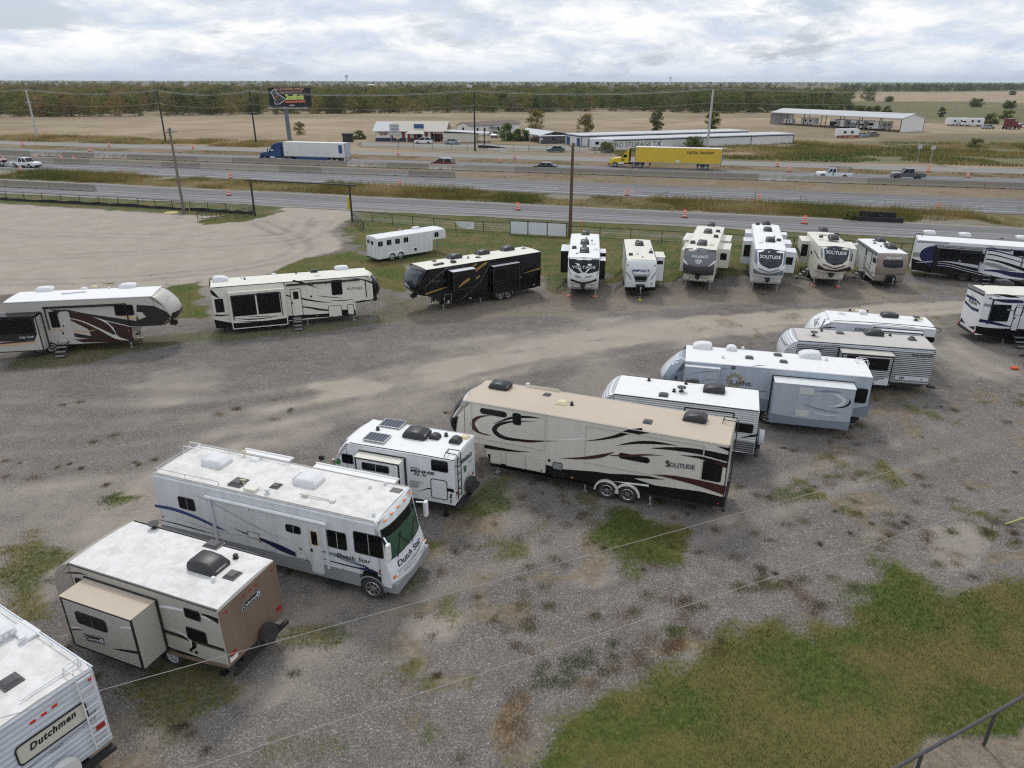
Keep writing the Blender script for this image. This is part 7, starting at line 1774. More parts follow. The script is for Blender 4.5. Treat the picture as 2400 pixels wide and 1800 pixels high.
# ================================================================ traffic
def paint(n,rgb): return mat(n,rgb,0.25,dirt=0.1,coat=0.4)
HEADL=mat('headlight glass',(0.75,0.77,0.78),0.1)
class Car(RV):
    def __init__(s,name,label,cat,pos,th,L_,W,lower,cabin,m,roofm=None,wheels=(0.17,0.82),wr=0.34,group='vehicles on the highway',rim='alloy',tumble=0.16,glass=GLASS):
        super().__init__(name,label,cat,pos[0],pos[1],th,W,L_,1.5,'A',group)
        hw=s.hw
        s.shell('body',[(x*L_,z) for x,z in lower],m,ny=5,bev=0.08)
        cx=[(x*L_,z) for x,z in cabin]
        v,f=[],[];n=len(cx);zb=min(z for _,z in cx);zt=max(z for _,z in cx)
        for sg_ in (-1,1):
            for x,z in cx: v.append((x,sg_*(hw-0.05-tumble*(z-zb)/(zt-zb)),z))
        f=[(i,(i+1) % n,n+(i+1) % n,n+i) for i in range(n)]+[tuple(reversed(range(n))),tuple(range(n,2*n))]
        o=mesh_obj('cabin_glass',v,f,glass,s.root)
        bm=bmesh.new();bm.from_mesh(o.data);bmesh.ops.recalc_face_normals(bm,faces=bm.faces[:]);bm.to_mesh(o.data);bm.free()
        # roof skin and pillars
        top=[(x,z) for x,z in cx if z > zt-0.14];x0,x1=min(x for x,_ in top),max(x for x,_ in top)
        b=MB().box(x0-0.03,x1+0.03,-hw+0.05+tumble,hw-0.05-tumble,zt-0.045,zt+0.025,0.02)
        xs_=[x for x,z in cx if abs(z-zb) < 0.12];xb0,xb1=min(xs_),max(xs_)
        for sg_ in (-1,1):
            yb,yt=sg_*(hw-0.045),sg_*(hw-0.045-tumble)
            for xa,xc in ((xb0,x0),(xb1,x1),(xb0*0.5+xb1*0.5,x0*0.5+x1*0.5)):
                b.add([(xa-0.06,yb,zb),(xa+0.06,yb,zb),(xc+0.06,yt,zt),(xc-0.06,yt,zt),(xa-0.06,yb-sg_*.05,zb),(xa+0.06,yb-sg_*.05,zb),(xc+0.06,yt-sg_*.05,zt),(xc-0.06,yt-sg_*.05,zt)],[(0,1,2,3),(0,4,5,1),(2,6,7,3),(1,5,6,2),(3,7,4,0)])
        b.build('roof',roofm or m,s.root)
        for t_ in wheels:
            for sg_ in (-1,1):
                MB().disc((t_*L_,sg_*(hw+0.004),wr),(0,-sg_,0),wr*1.14,wr*1.14,0.28,16).build('wheel_well',CHASSIS,s.root)
                add_wheel(s.root,t_*L_,sg_*(hw-0.06),wr,sg_,rim,0.9)
        for sg_ in (-1,1):
            box('headlight',HEADL,s.root,L_-0.12,L_+0.01,sg_*(hw-0.32)-0.14,sg_*(hw-0.32)+0.14,lower_z(lower,0.97)-0.28,lower_z(lower,0.97)-0.12,0.02)
            box('tail_light',RED,s.root,-0.015,0.08,sg_*(hw-0.16)-0.08,sg_*(hw-0.16)+0.08,lower_z(lower,0.03)-0.36,lower_z(lower,0.03)-0.1,0.02)
            box('mirror',m if cat != 'car' else BLACK,s.root,xb1-0.55,xb1-0.42,sg_*(hw+0.02)-0.02,sg_*(hw+0.18) if sg_ > 0 else sg_*(hw+0.02),zb+0.02,zb+0.18,0.02) if sg_ > 0 else box('mirror',BLACK,s.root,xb1-0.55,xb1-0.42,-hw-0.18,-hw-0.0,zb+0.02,zb+0.18,0.02)
        box('front_bumper',BLACK,s.root,L_-0.06,L_+0.06,-hw+0.12,hw-0.12,0.28,0.46,0.03)
def lower_z(lower,t):
    return max(z for x,z in lower if abs(x-t) < 0.12)
SEDAN_L=[(0.0,0.35),(0.0,0.75),(0.02,0.92),(0.14,0.98),(0.30,1.0),(0.68,0.96),(0.80,0.90),(0.95,0.78),(1.0,0.62),(1.0,0.32),(0.95,0.24),(0.05,0.24)]
SEDAN_C=[(0.10,0.95),(0.26,1.36),(0.36,1.43),(0.50,1.43),(0.60,1.36),(0.78,0.90)]
VAN_L=[(0.0,0.35),(0.0,0.95),(0.02,1.08),(0.5,1.08),(0.74,1.05),(0.88,0.98),(0.97,0.82),(1.0,0.66),(1.0,0.32),(0.95,0.24),(0.05,0.24)]
VAN_C=[(0.01,1.05),(0.05,1.62),(0.12,1.74),(0.45,1.76),(0.58,1.70),(0.80,1.02)]
PICK_L=[(0.0,0.55),(0.0,1.12),(0.01,1.14),(0.37,1.14),(0.37,1.14),(0.70,1.14),(0.95,1.08),(0.99,0.98),(1.0,0.6),(0.98,0.42),(0.04,0.45)]
PICK_C=[(0.36,1.12),(0.38,1.78),(0.42,1.86),(0.58,1.86),(0.62,1.80),(0.72,1.12)]
PICKR_C=[(0.45,1.12),(0.46,1.78),(0.49,1.84),(0.58,1.84),(0.62,1.78),(0.72,1.12)]
def bed(s,L_,x0,x1,m):
    MB().box(x0*L_,x1*L_,-s.hw+0.16,s.hw-0.16,1.142,1.15).build('truck_bed',CHASSIS,s.root)
def lane_pt(f,x): return (x,f(x))
WDIR=164.8      # westbound heading
def back_up(p,th,d,side): return (p.x-d*math.cos(D(th))-side*math.sin(D(th))*-1,p.y-d*math.sin(D(th))-side*math.cos(D(th)))
q=G('B',1755,812,1.75);s=Car('minivan','dark red minivan driving left between the two semi trucks','car',(q.x+2.6*0.965,q.y-2.6*0.262),WDIR,5.1,1.95,VAN_L,VAN_C,paint('dark red paint',(0.13,0.014,0.018)),roofm=LIGHTGREY)
q=G('C',655,850,1.42);s=Car('sedan','black sedan driving left ahead of the yellow semi truck','car',(q.x+2.4*0.965,q.y-2.4*0.262),WDIR,4.8,1.82,SEDAN_L,SEDAN_C,paint('black car paint',(0.012,0.013,0.017)),roofm=mat('dark roof with painted sky reflection',(0.25,0.27,0.3),0.2))  # sedan roof coloured pale to paint in the sky's reflection on black paint
q=G('D',895,718,1.86);s=Car('pickup_truck','white work pickup with black ladder rack driving left','pickup',(q.x+3.2*0.965,q.y-3.2*0.262),WDIR,6.0,2.0,PICK_L,PICKR_C,paint('white car paint',(0.75,0.76,0.77)),wr=0.4,wheels=(0.2,0.82))
bed(s,6.0,0.02,0.44,None);b=MB()
for xx in (0.25,2.4):
    for yy in (-0.85,0.85): b.tube([(xx,yy,1.14),(xx,yy,2.0)],0.035,5)
    b.tube([(xx,-0.9,2.0),(xx,0.9,2.0)],0.04,5)
for yy in (-0.85,0.85): b.tube([(0.0,yy,2.0),(3.9,yy,2.0)],0.035,5)
b.build('ladder_rack',TRIM,s.root)
MB().disc((3.2,s.hw+0.003,0.82),(0,1,0),0.22,0.22,0.006,10).build('door_logo',GREYPAINT,s.root)
a_,b_=G('D',1340,796),G('D',1487,801);s=Car('pickup_truck','grey crew cab pickup driving left at the right of the highway','pickup',(b_.x+1.25*0.965-0.0,b_.y-1.25*.262+0.9),WDIR,5.6,1.95,PICK_L,PICK_C,paint('grey car paint',(0.10,0.105,0.11)),wr=0.4,wheels=(0.22,0.82),rim='dark')
bed(s,5.6,0.02,0.35,None)
EDIR=-15.4
a_,b_=G('A',130,894),G('A',285,900);s=Car('pickup_truck','white crew cab pickup towing a car trailer at the far left','pickup',(a_.x-1.25*0.964+0.25,a_.y+1.25*0.266+1.0),EDIR,6.2,2.05,PICK_L,PICK_C,paint('white car paint',(0.75,0.76,0.77)),wr=0.42,wheels=(0.2,0.8))
bed(s,6.2,0.02,0.35,None)
px_,py_=s.root.location.x,s.root.location.y
tr=thing('car_trailer','flat car trailer behind the white pickup at the left edge','trailer',(px_-7.6*0.964,py_+7.6*0.266,0),D(EDIR),'vehicles on the highway')
MB().box(0,6.2,-1.05,1.05,0.55,0.68).build('deck',STEEL,tr);MB().tube([(6.2,-0.8,0.6),(7.5,0,0.6),(6.2,0.8,0.6)],0.06,5).build('hitch',CHASSIS,tr)
for xx in (2.6,3.5):
    for sg_ in (-1,1): add_wheel(tr,xx,sg_*1.0,0.33,sg_,'white')
s=Car('sedan','red car carried on the trailer at the left edge','car',(px_-7.0*0.964,py_+7.0*0.266),EDIR,4.5,1.8,SEDAN_L,SEDAN_C,paint('red car paint',(0.22,0.02,0.025)));s.root.location.z=0.69

# ---- semi trucks
class Semi(RV):
    def __init__(s,label,pos,th,z,cabm,boxm,xf,L_=15.6,xend=0.0,skirt=None,sleeper=True):
        super().__init__('semi_truck',label,'semi truck',pos[0],pos[1],th,2.55,L_,4.1,z,'vehicles on the highway')
        hw=1.29
        MB().box(0,L_,-hw,hw,1.15,4.1,0.03).build('trailer_box',boxm,s.root)
        tb=MB()
        for xx in (0.0,L_-0.12): tb.box(xx-0.01,xx+0.13,-hw-0.015,hw+0.015,1.1,4.12)
        tb.box(0,L_,-hw-0.012,-hw+0.05,1.08,1.22).box(0,L_,hw-0.05,hw+0.012,1.08,1.22).build('trailer_frame',mat('trailer rail',(0.3,0.3,0.3),0.5),s.root)
        dr=MB().box(-0.03,-0.012,-1.22,-0.01,1.25,4.0).box(-0.03,-0.012,0.01,1.22,1.25,4.0).build('rear_doors',LIGHTGREY,s.root)
        for yy in (-0.9,-0.35,0.35,0.9): MB().tube([(-0.05,yy,1.2),(-0.05,yy,4.0)],0.03,5).build('door_bar',STEEL,dr)
        MB().box(0.05,0.12,-1.1,1.1,0.5,0.62).box(0.05,0.12,-0.8,-0.7,0.6,1.1).box(0.05,0.12,0.7,0.8,0.6,1.1).build('underride_bar',CHASSIS,s.root)
        s.axles=[]
        for xx in (xend+0.0,xend+1.25): s.axles.append(xx)
        for xx in s.axles:
            for sg_ in (-1,1): add_wheel(s.root,xx,sg_*1.05,0.5,sg_,'white',1.1)
        MB().box(s.axles[0]-0.6,s.axles[1]+0.6,-0.6,0.6,0.55,1.12).build('bogie',CHASSIS,s.root)
        lg=L_-3.0
        for sg_ in (-1,1): MB().box(lg-0.08,lg+0.08,sg_*0.9-0.08,sg_*0.9+0.08,0.35,1.15).build('landing_leg',CHASSIS,s.root)
        if skirt:
            for sg_ in (-1,1): MB().box(s.axles[1]+0.9,lg+0.2,sg_*1.22-0.015,sg_*1.22+0.015,0.35,1.1).build('side_skirt',skirt,s.root)
        # tractor
        x0=L_-1.9
        MB().box(x0,xf-0.4,-0.45,0.45,0.62,0.95).build('tractor_frame',CHASSIS,s.root)
        for xx in (x0+0.75,x0+2.05):
            for sg_ in (-1,1): add_wheel(s.root,xx,sg_*1.05,0.5,sg_,'alloy',1.1)
        for sg_ in (-1,1): add_wheel(s.root,xf-1.25,sg_*1.02,0.5,sg_,'alloy',0.7)
        cb=L_+(0.75 if sleeper else 1.3);hwk=s.hw;s.hw=1.2
        s.shell('cab',[(cb,0.9),(xf-2.6,0.9),(xf-2.6,1.75),(xf-2.5,1.95),(xf-3.05,2.72),(xf-3.2,2.9),(cb,2.9)],cabm,ny=5,bev=0.06)
        s.shell('roof_fairing',[(cb,2.88),(xf-3.2,2.88),(xf-3.25,3.0),(xf-4.0,3.72),(cb+0.3,3.98),(cb,3.95)] if sleeper else [(cb,2.88),(xf-3.2,2.88),(xf-3.3,3.0),(xf-3.9,3.7),(cb+0.15,3.95),(cb,3.95)],cabm,ny=7,bev=0.14)
        s.hw=1.02
        s.shell('hood',[(xf-2.6,0.8),(xf-0.08,0.62),(xf,0.75),(xf-0.02,1.3),(xf-0.25,1.6),(xf-1.2,1.82),(xf-2.6,1.96)],cabm,ny=5,bev=0.1)
        s.hw=1.22
        for sg_ in (-1,1):
            b=MB();xc=xf-1.25
            for k in range(8):
                a0,a1=math.pi*k/8,math.pi*(k+1)/8;r_=0.66
                b.add([(xc+r_*math.cos(a0),sg_*0.85,0.5+r_*math.sin(a0)),(xc+r_*math.cos(a1),sg_*0.85,0.5+r_*math.sin(a1)),(xc+r_*math.cos(a1),sg_*1.24,0.5+r_*math.sin(a1)),(xc+r_*math.cos(a0),sg_*1.24,0.5+r_*math.sin(a0))],[(0,1,2,3)])
            b.build('fender',cabm,s.root)
            MB().box(xf-0.35,xf-0.1,sg_*0.85-0.14,sg_*0.85+0.14,1.0,1.25,0.04).build('headlight',HEADL,s.root)
            y_=sg_*1.206
            mesh_obj('door_window',[(xf-3.6,y_,1.98),(xf-2.72,y_,1.98),(xf-3.05,y_,2.55),(xf-3.6,y_,2.6)],[(0,1,2,3)],GLASS,s.root)
            MB().tube([(xf-2.75,sg_*1.25,1.9),(xf-2.6,sg_*1.55,2.0),(xf-2.6,sg_*1.55,2.7)],0.03,5).box(xf-2.66,xf-2.52,sg_*1.56-0.1,sg_*1.56+0.1,1.95,2.65,0.03).build('mirror',BLACK,s.root)
            MB().disc((cb+1.6 if sleeper else cb+0.9,sg_*1.0,0.72),(1,0,0),0.3,0.3,1.2,12).build('fuel_tank',ALLOY,s.root)
            if not sleeper: MB().tube([(cb-0.12,sg_*0.95,1.0),(cb-0.12,sg_*0.95,3.6)],0.09,8).build('exhaust_stack',CHASSIS,s.root)
        mesh_obj('windscreen',[(xf-2.49,-1.02,1.99),(xf-2.49,1.02,1.99),(xf-3.03,0.98,2.7),(xf-3.03,-0.98,2.7)],[(0,1,2,3)],GLASS,s.root)
        MB().box(xf-0.02,xf+0.14,-1.15,1.15,0.35,0.7,0.05).build('front_bumper',CHASSIS if boxm.name.startswith('yellow') else cabm,s.root)
        MB().box(xf-0.05,xf+0.03,-0.55,0.55,0.8,1.4).build('grille',TRIM,s.root)
        s.hw=hwk
YEL=mat('yellow trailer paint',(0.70,0.48,0.03),0.45,dirt=0.5,dscale=0.6,dcol=(0.5,0.36,0.07),streak=True)
r_=G('C',2190,735,4.1);dirw=Vector((math.cos(D(WDIR)),math.sin(D(WDIR)),0));leftw=Vector((-dirw.y,dirw.x,0))
o_=Vector((r_.x,r_.y,0))-leftw*1.29
fr_=G('C',1440,715,4.1);LT=(Vector((fr_.x,fr_.y,0))-Vector((r_.x,r_.y,0))).dot(dirw)
s=Semi('yellow semi truck with long yellow trailer, CENTRAL TRANSPORT lettering',(o_.x,o_.y),WDIR,'C',paint('yellow cab paint',(0.74,0.52,0.02)),YEL,LT+5.3,LT,xend=2.9,sleeper=False)
s.planes['L']=('y',1.29,Vector((0,1,0)))
s.text('L','CENTRAL TRANSPORT',(1878,778),(2120,782),0.52,INK,shear=0.25,bold=0.03)
for cx in (1792,1808):
    q=s.p('L',cx,840);mesh_obj('hazard_placard',[q+Vector((0.27*math.cos(a),0.008,0.27*math.sin(a))) for a in (0,1.5708,3.1416,4.7124)],[(0,1,2,3)],PALEPRINT,s.root)
s.planes['L']=('y',1.21,Vector((0,1,0)));q=s.p('L',1322,832);s.kp['L']=2
MB().box(LT+2.4-0.3,LT+2.4+0.3,1.2,1.212,1.35,1.62).build('door_logo',INK,s.root)
mesh_obj('trailer_roof',[(0.02,-1.28,4.106),(LT-.02,-1.28,4.106),(LT-.02,1.28,4.106),(0.02,1.28,4.106)],[(0,1,2,3)],WHITE,s.root)
r_=G('B',912,686,4.1);o_=Vector((r_.x,r_.y,0))-leftw*1.29;fr_=G('B',318,680,4.1);LT=(Vector((fr_.x,fr_.y,0))-Vector((r_.x,r_.y,0))).dot(dirw)
BLUEC=paint('blue cab paint',(0.012,0.05,0.16))
s=Semi('blue semi truck with white box trailer and blue rear stripe',(o_.x,o_.y),WDIR,'B',BLUEC,mat('white trailer panel',(0.70,0.70,0.69),0.45,dirt=0.2,dscale=0.5),LT+6.3,LT,xend=2.2,skirt=mat('blue skirt',(0.02,0.06,0.2),0.4))
MB().box(0.7,1.55,1.292,1.3,2.0,3.7).build('blue_stripe',BLUEG,s.root);MB().box(LT-1.2,LT-0.85,1.292,1.298,1.8,2.1).build('number_plate',GREYPAINT,s.root)
MB().box(LT+2.6,LT+3.2,1.2,1.212,2.1,2.4).build('door_logo',PALEPRINT,s.root)

# ================================================================ buildings beyond the highway
METALW=corrugated('white ribbed roof steel',(0.56,0.575,0.59),(0.46,0.475,0.49),0.5,0.75,axis=0)
METALC=corrugated('cream ribbed roof steel',(0.52,0.49,0.42),(0.44,0.41,0.35),0.5,0.75,axis=0)
METALG=corrugated('grey ribbed wall steel',(0.74,0.74,0.73),(0.64,0.64,0.64),0.4,axis=0)
BWHITE=mat('white wall paint',(0.72,0.72,0.70),0.6,dirt=0.2);BRED=mat('red wall panel',(0.24,0.028,0.028),0.6);BNAVY=mat('navy wall band',(0.03,0.045,0.085),0.6);BCREAM=mat('cream wall paint',(0.62,0.60,0.52),0.6)
def gable(name_roof,parent,x0,x1,y0,y1,ze,zr,m,over=0.4,th=0.12,axis='x'):
    ym=(y0+y1)/2;k=(zr-ze)/(ym-y0);a=over
    for sgn,ya in ((1,y0-a),(-1,y1+a)):
        v=[(x0-a,ya,ze-a*k),(x1+a,ya,ze-a*k),(x1+a,ym,zr),(x0-a,ym,zr)];v += [(x,y,z+th) for x,y,z in v]
        mesh_obj(name_roof,v,[(0,1,2,3),(4,7,6,5),(0,4,5,1),(1,5,6,2),(2,6,7,3),(3,7,4,0)],m,parent)
def walls(parent,x0,x1,y0,y1,h,m,zr=None):
    v=[(x0,y0,0),(x1,y0,0),(x1,y1,0),(x0,y1,0),(x0,y0,h),(x1,y0,h),(x1,y1,h),(x0,y1,h)];f=[(0,1,5,4),(2,3,7,6)]
    if zr:
        v += [(x0,(y0+y1)/2,zr),(x1,(y0+y1)/2,zr)];f += [(1,2,6,9,5),(3,0,4,8,7)]
    else: f += [(1,2,6,5),(3,0,4,7),(4,5,6,7)]
    return mesh_obj('wall',v,f,m,parent)
L0,R0=G('S',225,522),G('S',1412,535);Wd=R0.x-L0.x
t=thing('cycle_shop','white roadside shop with red stripes and navy base, CYCLES lettering','shop',(L0.x,L0.y,0),math.atan2(R0.y-L0.y,Wd)*0.6)
ze=at_y('S',205,335,L0.y).z;zr=ze+2.1;DP=10.0
xs_=lambda px: (at_y('S',px,500,L0.y).x-L0.x)
walls(t,0,Wd,0,DP,ze,BWHITE,zr)
xm=xs_(505)
gable('roof',t,0,xm-0.6,0,DP,ze,zr,METALW,0.7);gable('roof',t,xm+0.3,Wd,0,DP,ze,zr+0.12,METALC,0.7)
box('base_band',BNAVY,t,-0.02,xs_(1190),-0.04,0.0,0,0.95)
for a,b in ((490,530),(600,640),(690,738),(790,830),(892,940),(1090,1140),(1190,1240),(1265,1385)): box('red_panel',BRED,t,xs_(a),xs_(b),-0.06,-0.03,0.95 if b < 800 else 0.1,ze-0.05)
def ztx(px,py): p_=at_y('S',px,py,L0.y);return Vector((p_.x-L0.x,-0.08,p_.z))
lettering('CYCLES',ztx(280,392),ztx(435,392),0.75,(0,-1,0),BRED,t,bold=0.04,up=(0,0,1));lettering('Service',ztx(305,420),ztx(420,418),0.5,(0,-1,0),BRED,t,bold=0.03,up=(0,0,1),shear=0.3);lettering('RACING',ztx(1280,388),ztx(1375,388),0.5,(0,-1,0),PALEPRINT,t,bold=0.03,up=(0,0,1))
# porch with the blue sign
pc0,pc1=xs_(800),xs_(1085)
mesh_obj('porch_roof',[(pc0-0.3,-2.6,ze-0.75),(pc1+0.3,-2.6,ze-0.75),(pc1-0.4,0.2,ze+0.3),(pc0+0.6,0.2,ze+0.3)],[(0,1,2,3)],METALC,t)
for xx in (pc0,pc1): MB().box(xx-0.1,xx+0.1,-2.5,-2.3,0,ze-0.75).build('porch_post',BWHITE,t)
sb=xs_(890),xs_(1062);MB().box(sb[0],sb[1],1.0,1.15,ze+0.45,ze+1.75).build('roof_sign',mat('blue sign',(0.03,0.09,0.22),0.5),t)
for a,b,z0,z1,m_ in ((950,1000,0.05,2.1,GLASS),(1005,1035,0.5,2.0,GLASS),(1190,1245,0.7,2.1,GLASS),(1248,1295,0.05,2.1,GLASS),(1300,1345,0.05,2.0,GLASS),(1360,1395,0.6,2.0,GLASS)): box('window' if z0 > 0.3 else 'door',m_,t,xs_(a),xs_(b),-0.07,-0.02,z0,z1)
for k in range(5):
    yy=DP*(0.18+0.16*k);zt=ze+(zr-ze)*(1-abs(yy-DP/2)/(DP/2));box('red_panel',BRED,t,Wd+0.002,Wd+0.05,yy-0.3,yy+0.3,ze-0.6,zt-0.15)
an=MB().box(Wd,Wd+9.5,-1.5,5,0,2.4).build('annex',BCREAM,t)
mesh_obj('annex_roof',[(Wd+0.1,-1.9,3.0),(Wd+13.0,-1.9,2.35),(Wd+13.0,5.3,2.35),(Wd+0.1,5.3,3.0),(Wd+0.1,-1.9,3.12),(Wd+13.0,-1.9,2.47),(Wd+13.0,5.3,2.47),(Wd+0.1,5.3,3.12)],[(0,1,2,3),(4,7,6,5),(0,4,5,1),(1,5,6,2),(2,6,7,3),(3,7,4,0)],METALW,t)
for xx in (Wd+11.0,Wd+12.7): MB().box(xx-0.08,xx+0.08,-1.7,-1.54,0,2.35).build('porch_post',BWHITE,t)
# shop sign on two posts
q=G('S',550,540);sg=thing('roadside_sign','tall white and grey roadside sign board in front of the cycle shop','sign',q,D(25));
for xx in (-0.9,0.9): MB().tube([(xx,0,0),(xx,0,4.6)],0.08,6).build('post',STEEL,sg)
MB().box(-1.2,1.6,-0.15,0.15,2.0,5.0).build('board',LIGHTGREY,sg)
for zz in (4.2,3.4,2.6): MB().box(-0.8,1.2,-0.17,-0.151,zz,zz+0.35).build('sign_line',GREYPAINT,sg)
bs=thing('small_sign','small yellow and green sign on a black post by the shop drive','sign',G('S',615,630));MB().tube([(0,0,0),(0,0,2.6)],0.08,6).build('post',DARKW,bs);MB().box(-0.5,0.5,-0.05,0.05,2.2,3.0).build('board',IVORY,bs)
# mobile home
q=G('T',0,590);mh=thing('mobile_home','white mobile home with brown roof and round window right of the cycle shop','mobile home',(G('S',1850,430).x,G('S',1990,440).y+2,0),D(42))
walls(mh,0,22,0,6.5,3.0,BWHITE,4.0);gable('roof',mh,0,22,0,6.5,3.0,4.0,mat('brown shingles',(0.16,0.125,0.11),0.9,dirt=0.4,dscale=3),0.3)
MB().disc((-0.02,3.25,2.0),(-1,0,0),0.5,0.5,0.04,16).build('round_window',GLASS,mh)
for xx in (3,6,12,17): box('window',GLASS,mh,xx,xx+0.7,-0.04,0.0,0.9,2.3)
MB().box(8.5,13,-3.0,-0.1,2.55,2.7).box(8.6,8.75,-2.9,-2.75,0,2.55).box(12.7,12.85,-2.9,-2.75,0,2.55).box(8.5,13,-2.8,-0.1,0.4,0.55).build('porch',GREYPAINT,mh)
# open barn and the dark container office
Fr,Nr,Lf,Ln=G('T',840,447,2.85),G('T',1330,507,2.8),G('T',730,522,2.05),G('T',1075,578,2.0)
mir=lambda r_,e_: Vector((2*r_.x-e_.x,2*r_.y-e_.y,2.0));Rf,Rn=mir(Fr,Lf),mir(Nr,Ln)
barn=thing('open_barn','low open barn with pale metal roof behind the dark office trailer','barn',(Nr.x,Nr.y,0));o_=Vector((Nr.x,Nr.y,0))
for ea,eb in ((Ln,Lf),(Rn,Rf)):
    v=[q-o_ for q in (Nr,Fr,eb,ea)];v += [q+Vector((0,0,0.12)) for q in v]
    mesh_obj('roof',v,[(0,1,2,3),(4,7,6,5),(0,4,5,1),(1,5,6,2),(2,6,7,3),(3,7,4,0)],METALW,barn)
    for t_ in (0.03,0.5,0.97): q=ea+(eb-ea)*t_-o_;MB().box(q.x-0.1,q.x+0.1,q.y-0.1,q.y+0.1,0,2.0).build('post',STEEL,barn)
q0,q1=Rf-o_,Rn-o_
mesh_obj('wall',[(q0.x,q0.y,0),(q1.x,q1.y,0),(q1.x,q1.y,2.0),(q0.x,q0.y,2.0)],[(0,1,2,3)],GREYPAINT,barn)
A,B=G('T',1075,712),G('T',1515,705);of=thing('office_trailer','dark grey office trailer with white corner trim in front of the open barn','office trailer',A,math.atan2(B.y-A.y,B.x-A.x));L_=(B-A).length
MB().box(0,L_,0,2.4,0.15,1.95).build('wall',mat('dark grey cladding',(0.075,0.08,0.088),0.6,dirt=0.2),of);MB().box(-0.1,L_+0.1,-0.15,2.5,1.95,2.05).build('roof',METALW,of)
for xx in (0,L_): MB().box(xx-0.1,xx+0.1,-0.06,0.05,0.0,1.95).build('corner_trim',BWHITE,of)
MB().box(L_*0.48,L_*0.55,-0.05,0,0.95,1.4).build('window',GLASS,of);MB().box(L_*0.03,L_*0.1,-0.05,0,1.0,1.4).build('notice',BWHITE,of);MB().disc((L_*0.45,1.2,2.05),(0,0,1),0.35,0.25,0.2,12).build('roof_vent',PLASTIC_W,of);MB().box(0,L_,0.02,2.38,0,0.15).build('skid_base',CHASSIS,of)
# storage buildings
def storage(label,A,B,depth,h,z='C',text=None,doors=0,enddoors=0):
    th=math.atan2(B.y-A.y,B.x-A.x);t=thing('storage_building',label,'storage building',A,th,'storage buildings');L_=(B-A).length
    walls(t,0,L_,0,depth,h,METALG)
    MB().box(-0.3,L_+0.3,-0.35,depth+0.35,h,h+0.22).build('roof',METALW,t)
    tr_=MB().box(-0.06,L_+0.06,-0.06,-0.005,h-0.28,h-0.005)
    for xx in [0,L_*0.25,L_*0.5,L_*0.75,L_]: tr_.box(xx-0.12,xx+0.12,-0.05,-0.004,0,h-0.28)
    for yy in [0,depth]: tr_.box(-0.06,-0.005,yy-0.12,yy+0.12,0,h)
    tr_.box(-0.06,-0.005,0,depth,h-0.28,h-0.02);tr_.build('trim',mat('blue trim',(0.035,0.06,0.14),0.5),t)
    for i in range(doors): xx=2.2+i*4.2;box('roller_door',mat('blue roller door',(0.03,0.07,0.19),0.5),t,xx,xx+2.6,-0.03,-0.003,0,h-0.6)
    for i in range(enddoors): yy=0.7+i*(depth-1.0)/enddoors;box('roller_door',mat('blue roller door',(0.03,0.07,0.19),0.5) if i in (0,enddoors-1) else BWHITE,t,-0.035,-0.003,yy,yy+(depth-1.6)/enddoors,0,h-0.6)
    return t,L_
A,B=G('C',1215,745),G('D',612,548);st,L_=storage('long grey storage building nearest the highway, PRO STORAGE TX lettering',A,B,8.0,2.45)
def wall_pt(A_,d_,z_,x_,y_):
    r0=ray(*zp(z_,x_,y_));n_=Vector((-d_.y,d_.x,0));t_=A_.dot(n_)/r0.dot(n_);q_=Vector((0,0,CAM_H))+r0*t_;return Vector(((q_-A_).dot(d_),-0.01,q_.z))
dB=(B-A).normalized();p0_,p1_=wall_pt(A,dB,'C',1232,722),wall_pt(A,dB,'C',1648,707);p1_.z=p0_.z=(p0_.z+p1_.z)/2
lettering('PRO STORAGE TX',p0_,p1_,1.2,(0,-1,0),mat('grey sign paint',(0.06,0.062,0.066),0.6),st,up=(0,0,1),off=0.03,bold=0.0)
A2=G('C',965,712);dB=(B-A).normalized();storage('long grey storage building behind with blue roller doors',A2,A2+dB*(L_-4),9.0,2.65,doors=4,enddoors=4)
# tall canopy shed full of parked vehicles
A,B=G('U',92,180),G('U',1170,250);C_=G('U',1385,238)
sh=thing('canopy_shed','long open-fronted white metal canopy shed sheltering parked vehicles','shed',A,math.atan2(B.y-A.y,B.x-A.x));L_=(B-A).length;dpt=13.0;he=4.5
for i in range(8):
    for yy in (0,dpt): MB().box(L_*i/7-0.1,L_*i/7+0.1,yy-0.1,yy+0.1,0,he).build('post',CHASSIS,sh)
gable('roof',sh,0,L_,0,dpt,he,he+1.4,METALW,0.4,0.2)
mesh_obj('end_wall',[(L_+.05,0,0),(L_+.05,dpt,0),(L_+.05,dpt,he),(L_+.05,dpt/2,he+1.4),(L_+.05,0,he),(L_-.15,0,0),(L_-.15,dpt,0),(L_-.15,dpt,he),(L_-.15,dpt/2,he+1.4),(L_-.15,0,he)],[(0,1,2,3,4),(9,8,7,6,5),(0,5,6,1),(4,9,5,0)],METALG,sh)
mesh_obj('end_wall',[(-.05,0,0),(-.05,dpt,0),(-.05,dpt,he),(-.05,dpt/2,he+1.4),(-.05,0,he)],[(0,1,2,3,4)],METALG,sh)
ths=math.atan2(B.y-A.y,B.x-A.x);U_=lambda x,y: Vector(A)+Vector((x*math.cos(ths)-y*math.sin(ths),x*math.sin(ths)+y*math.cos(ths),0))
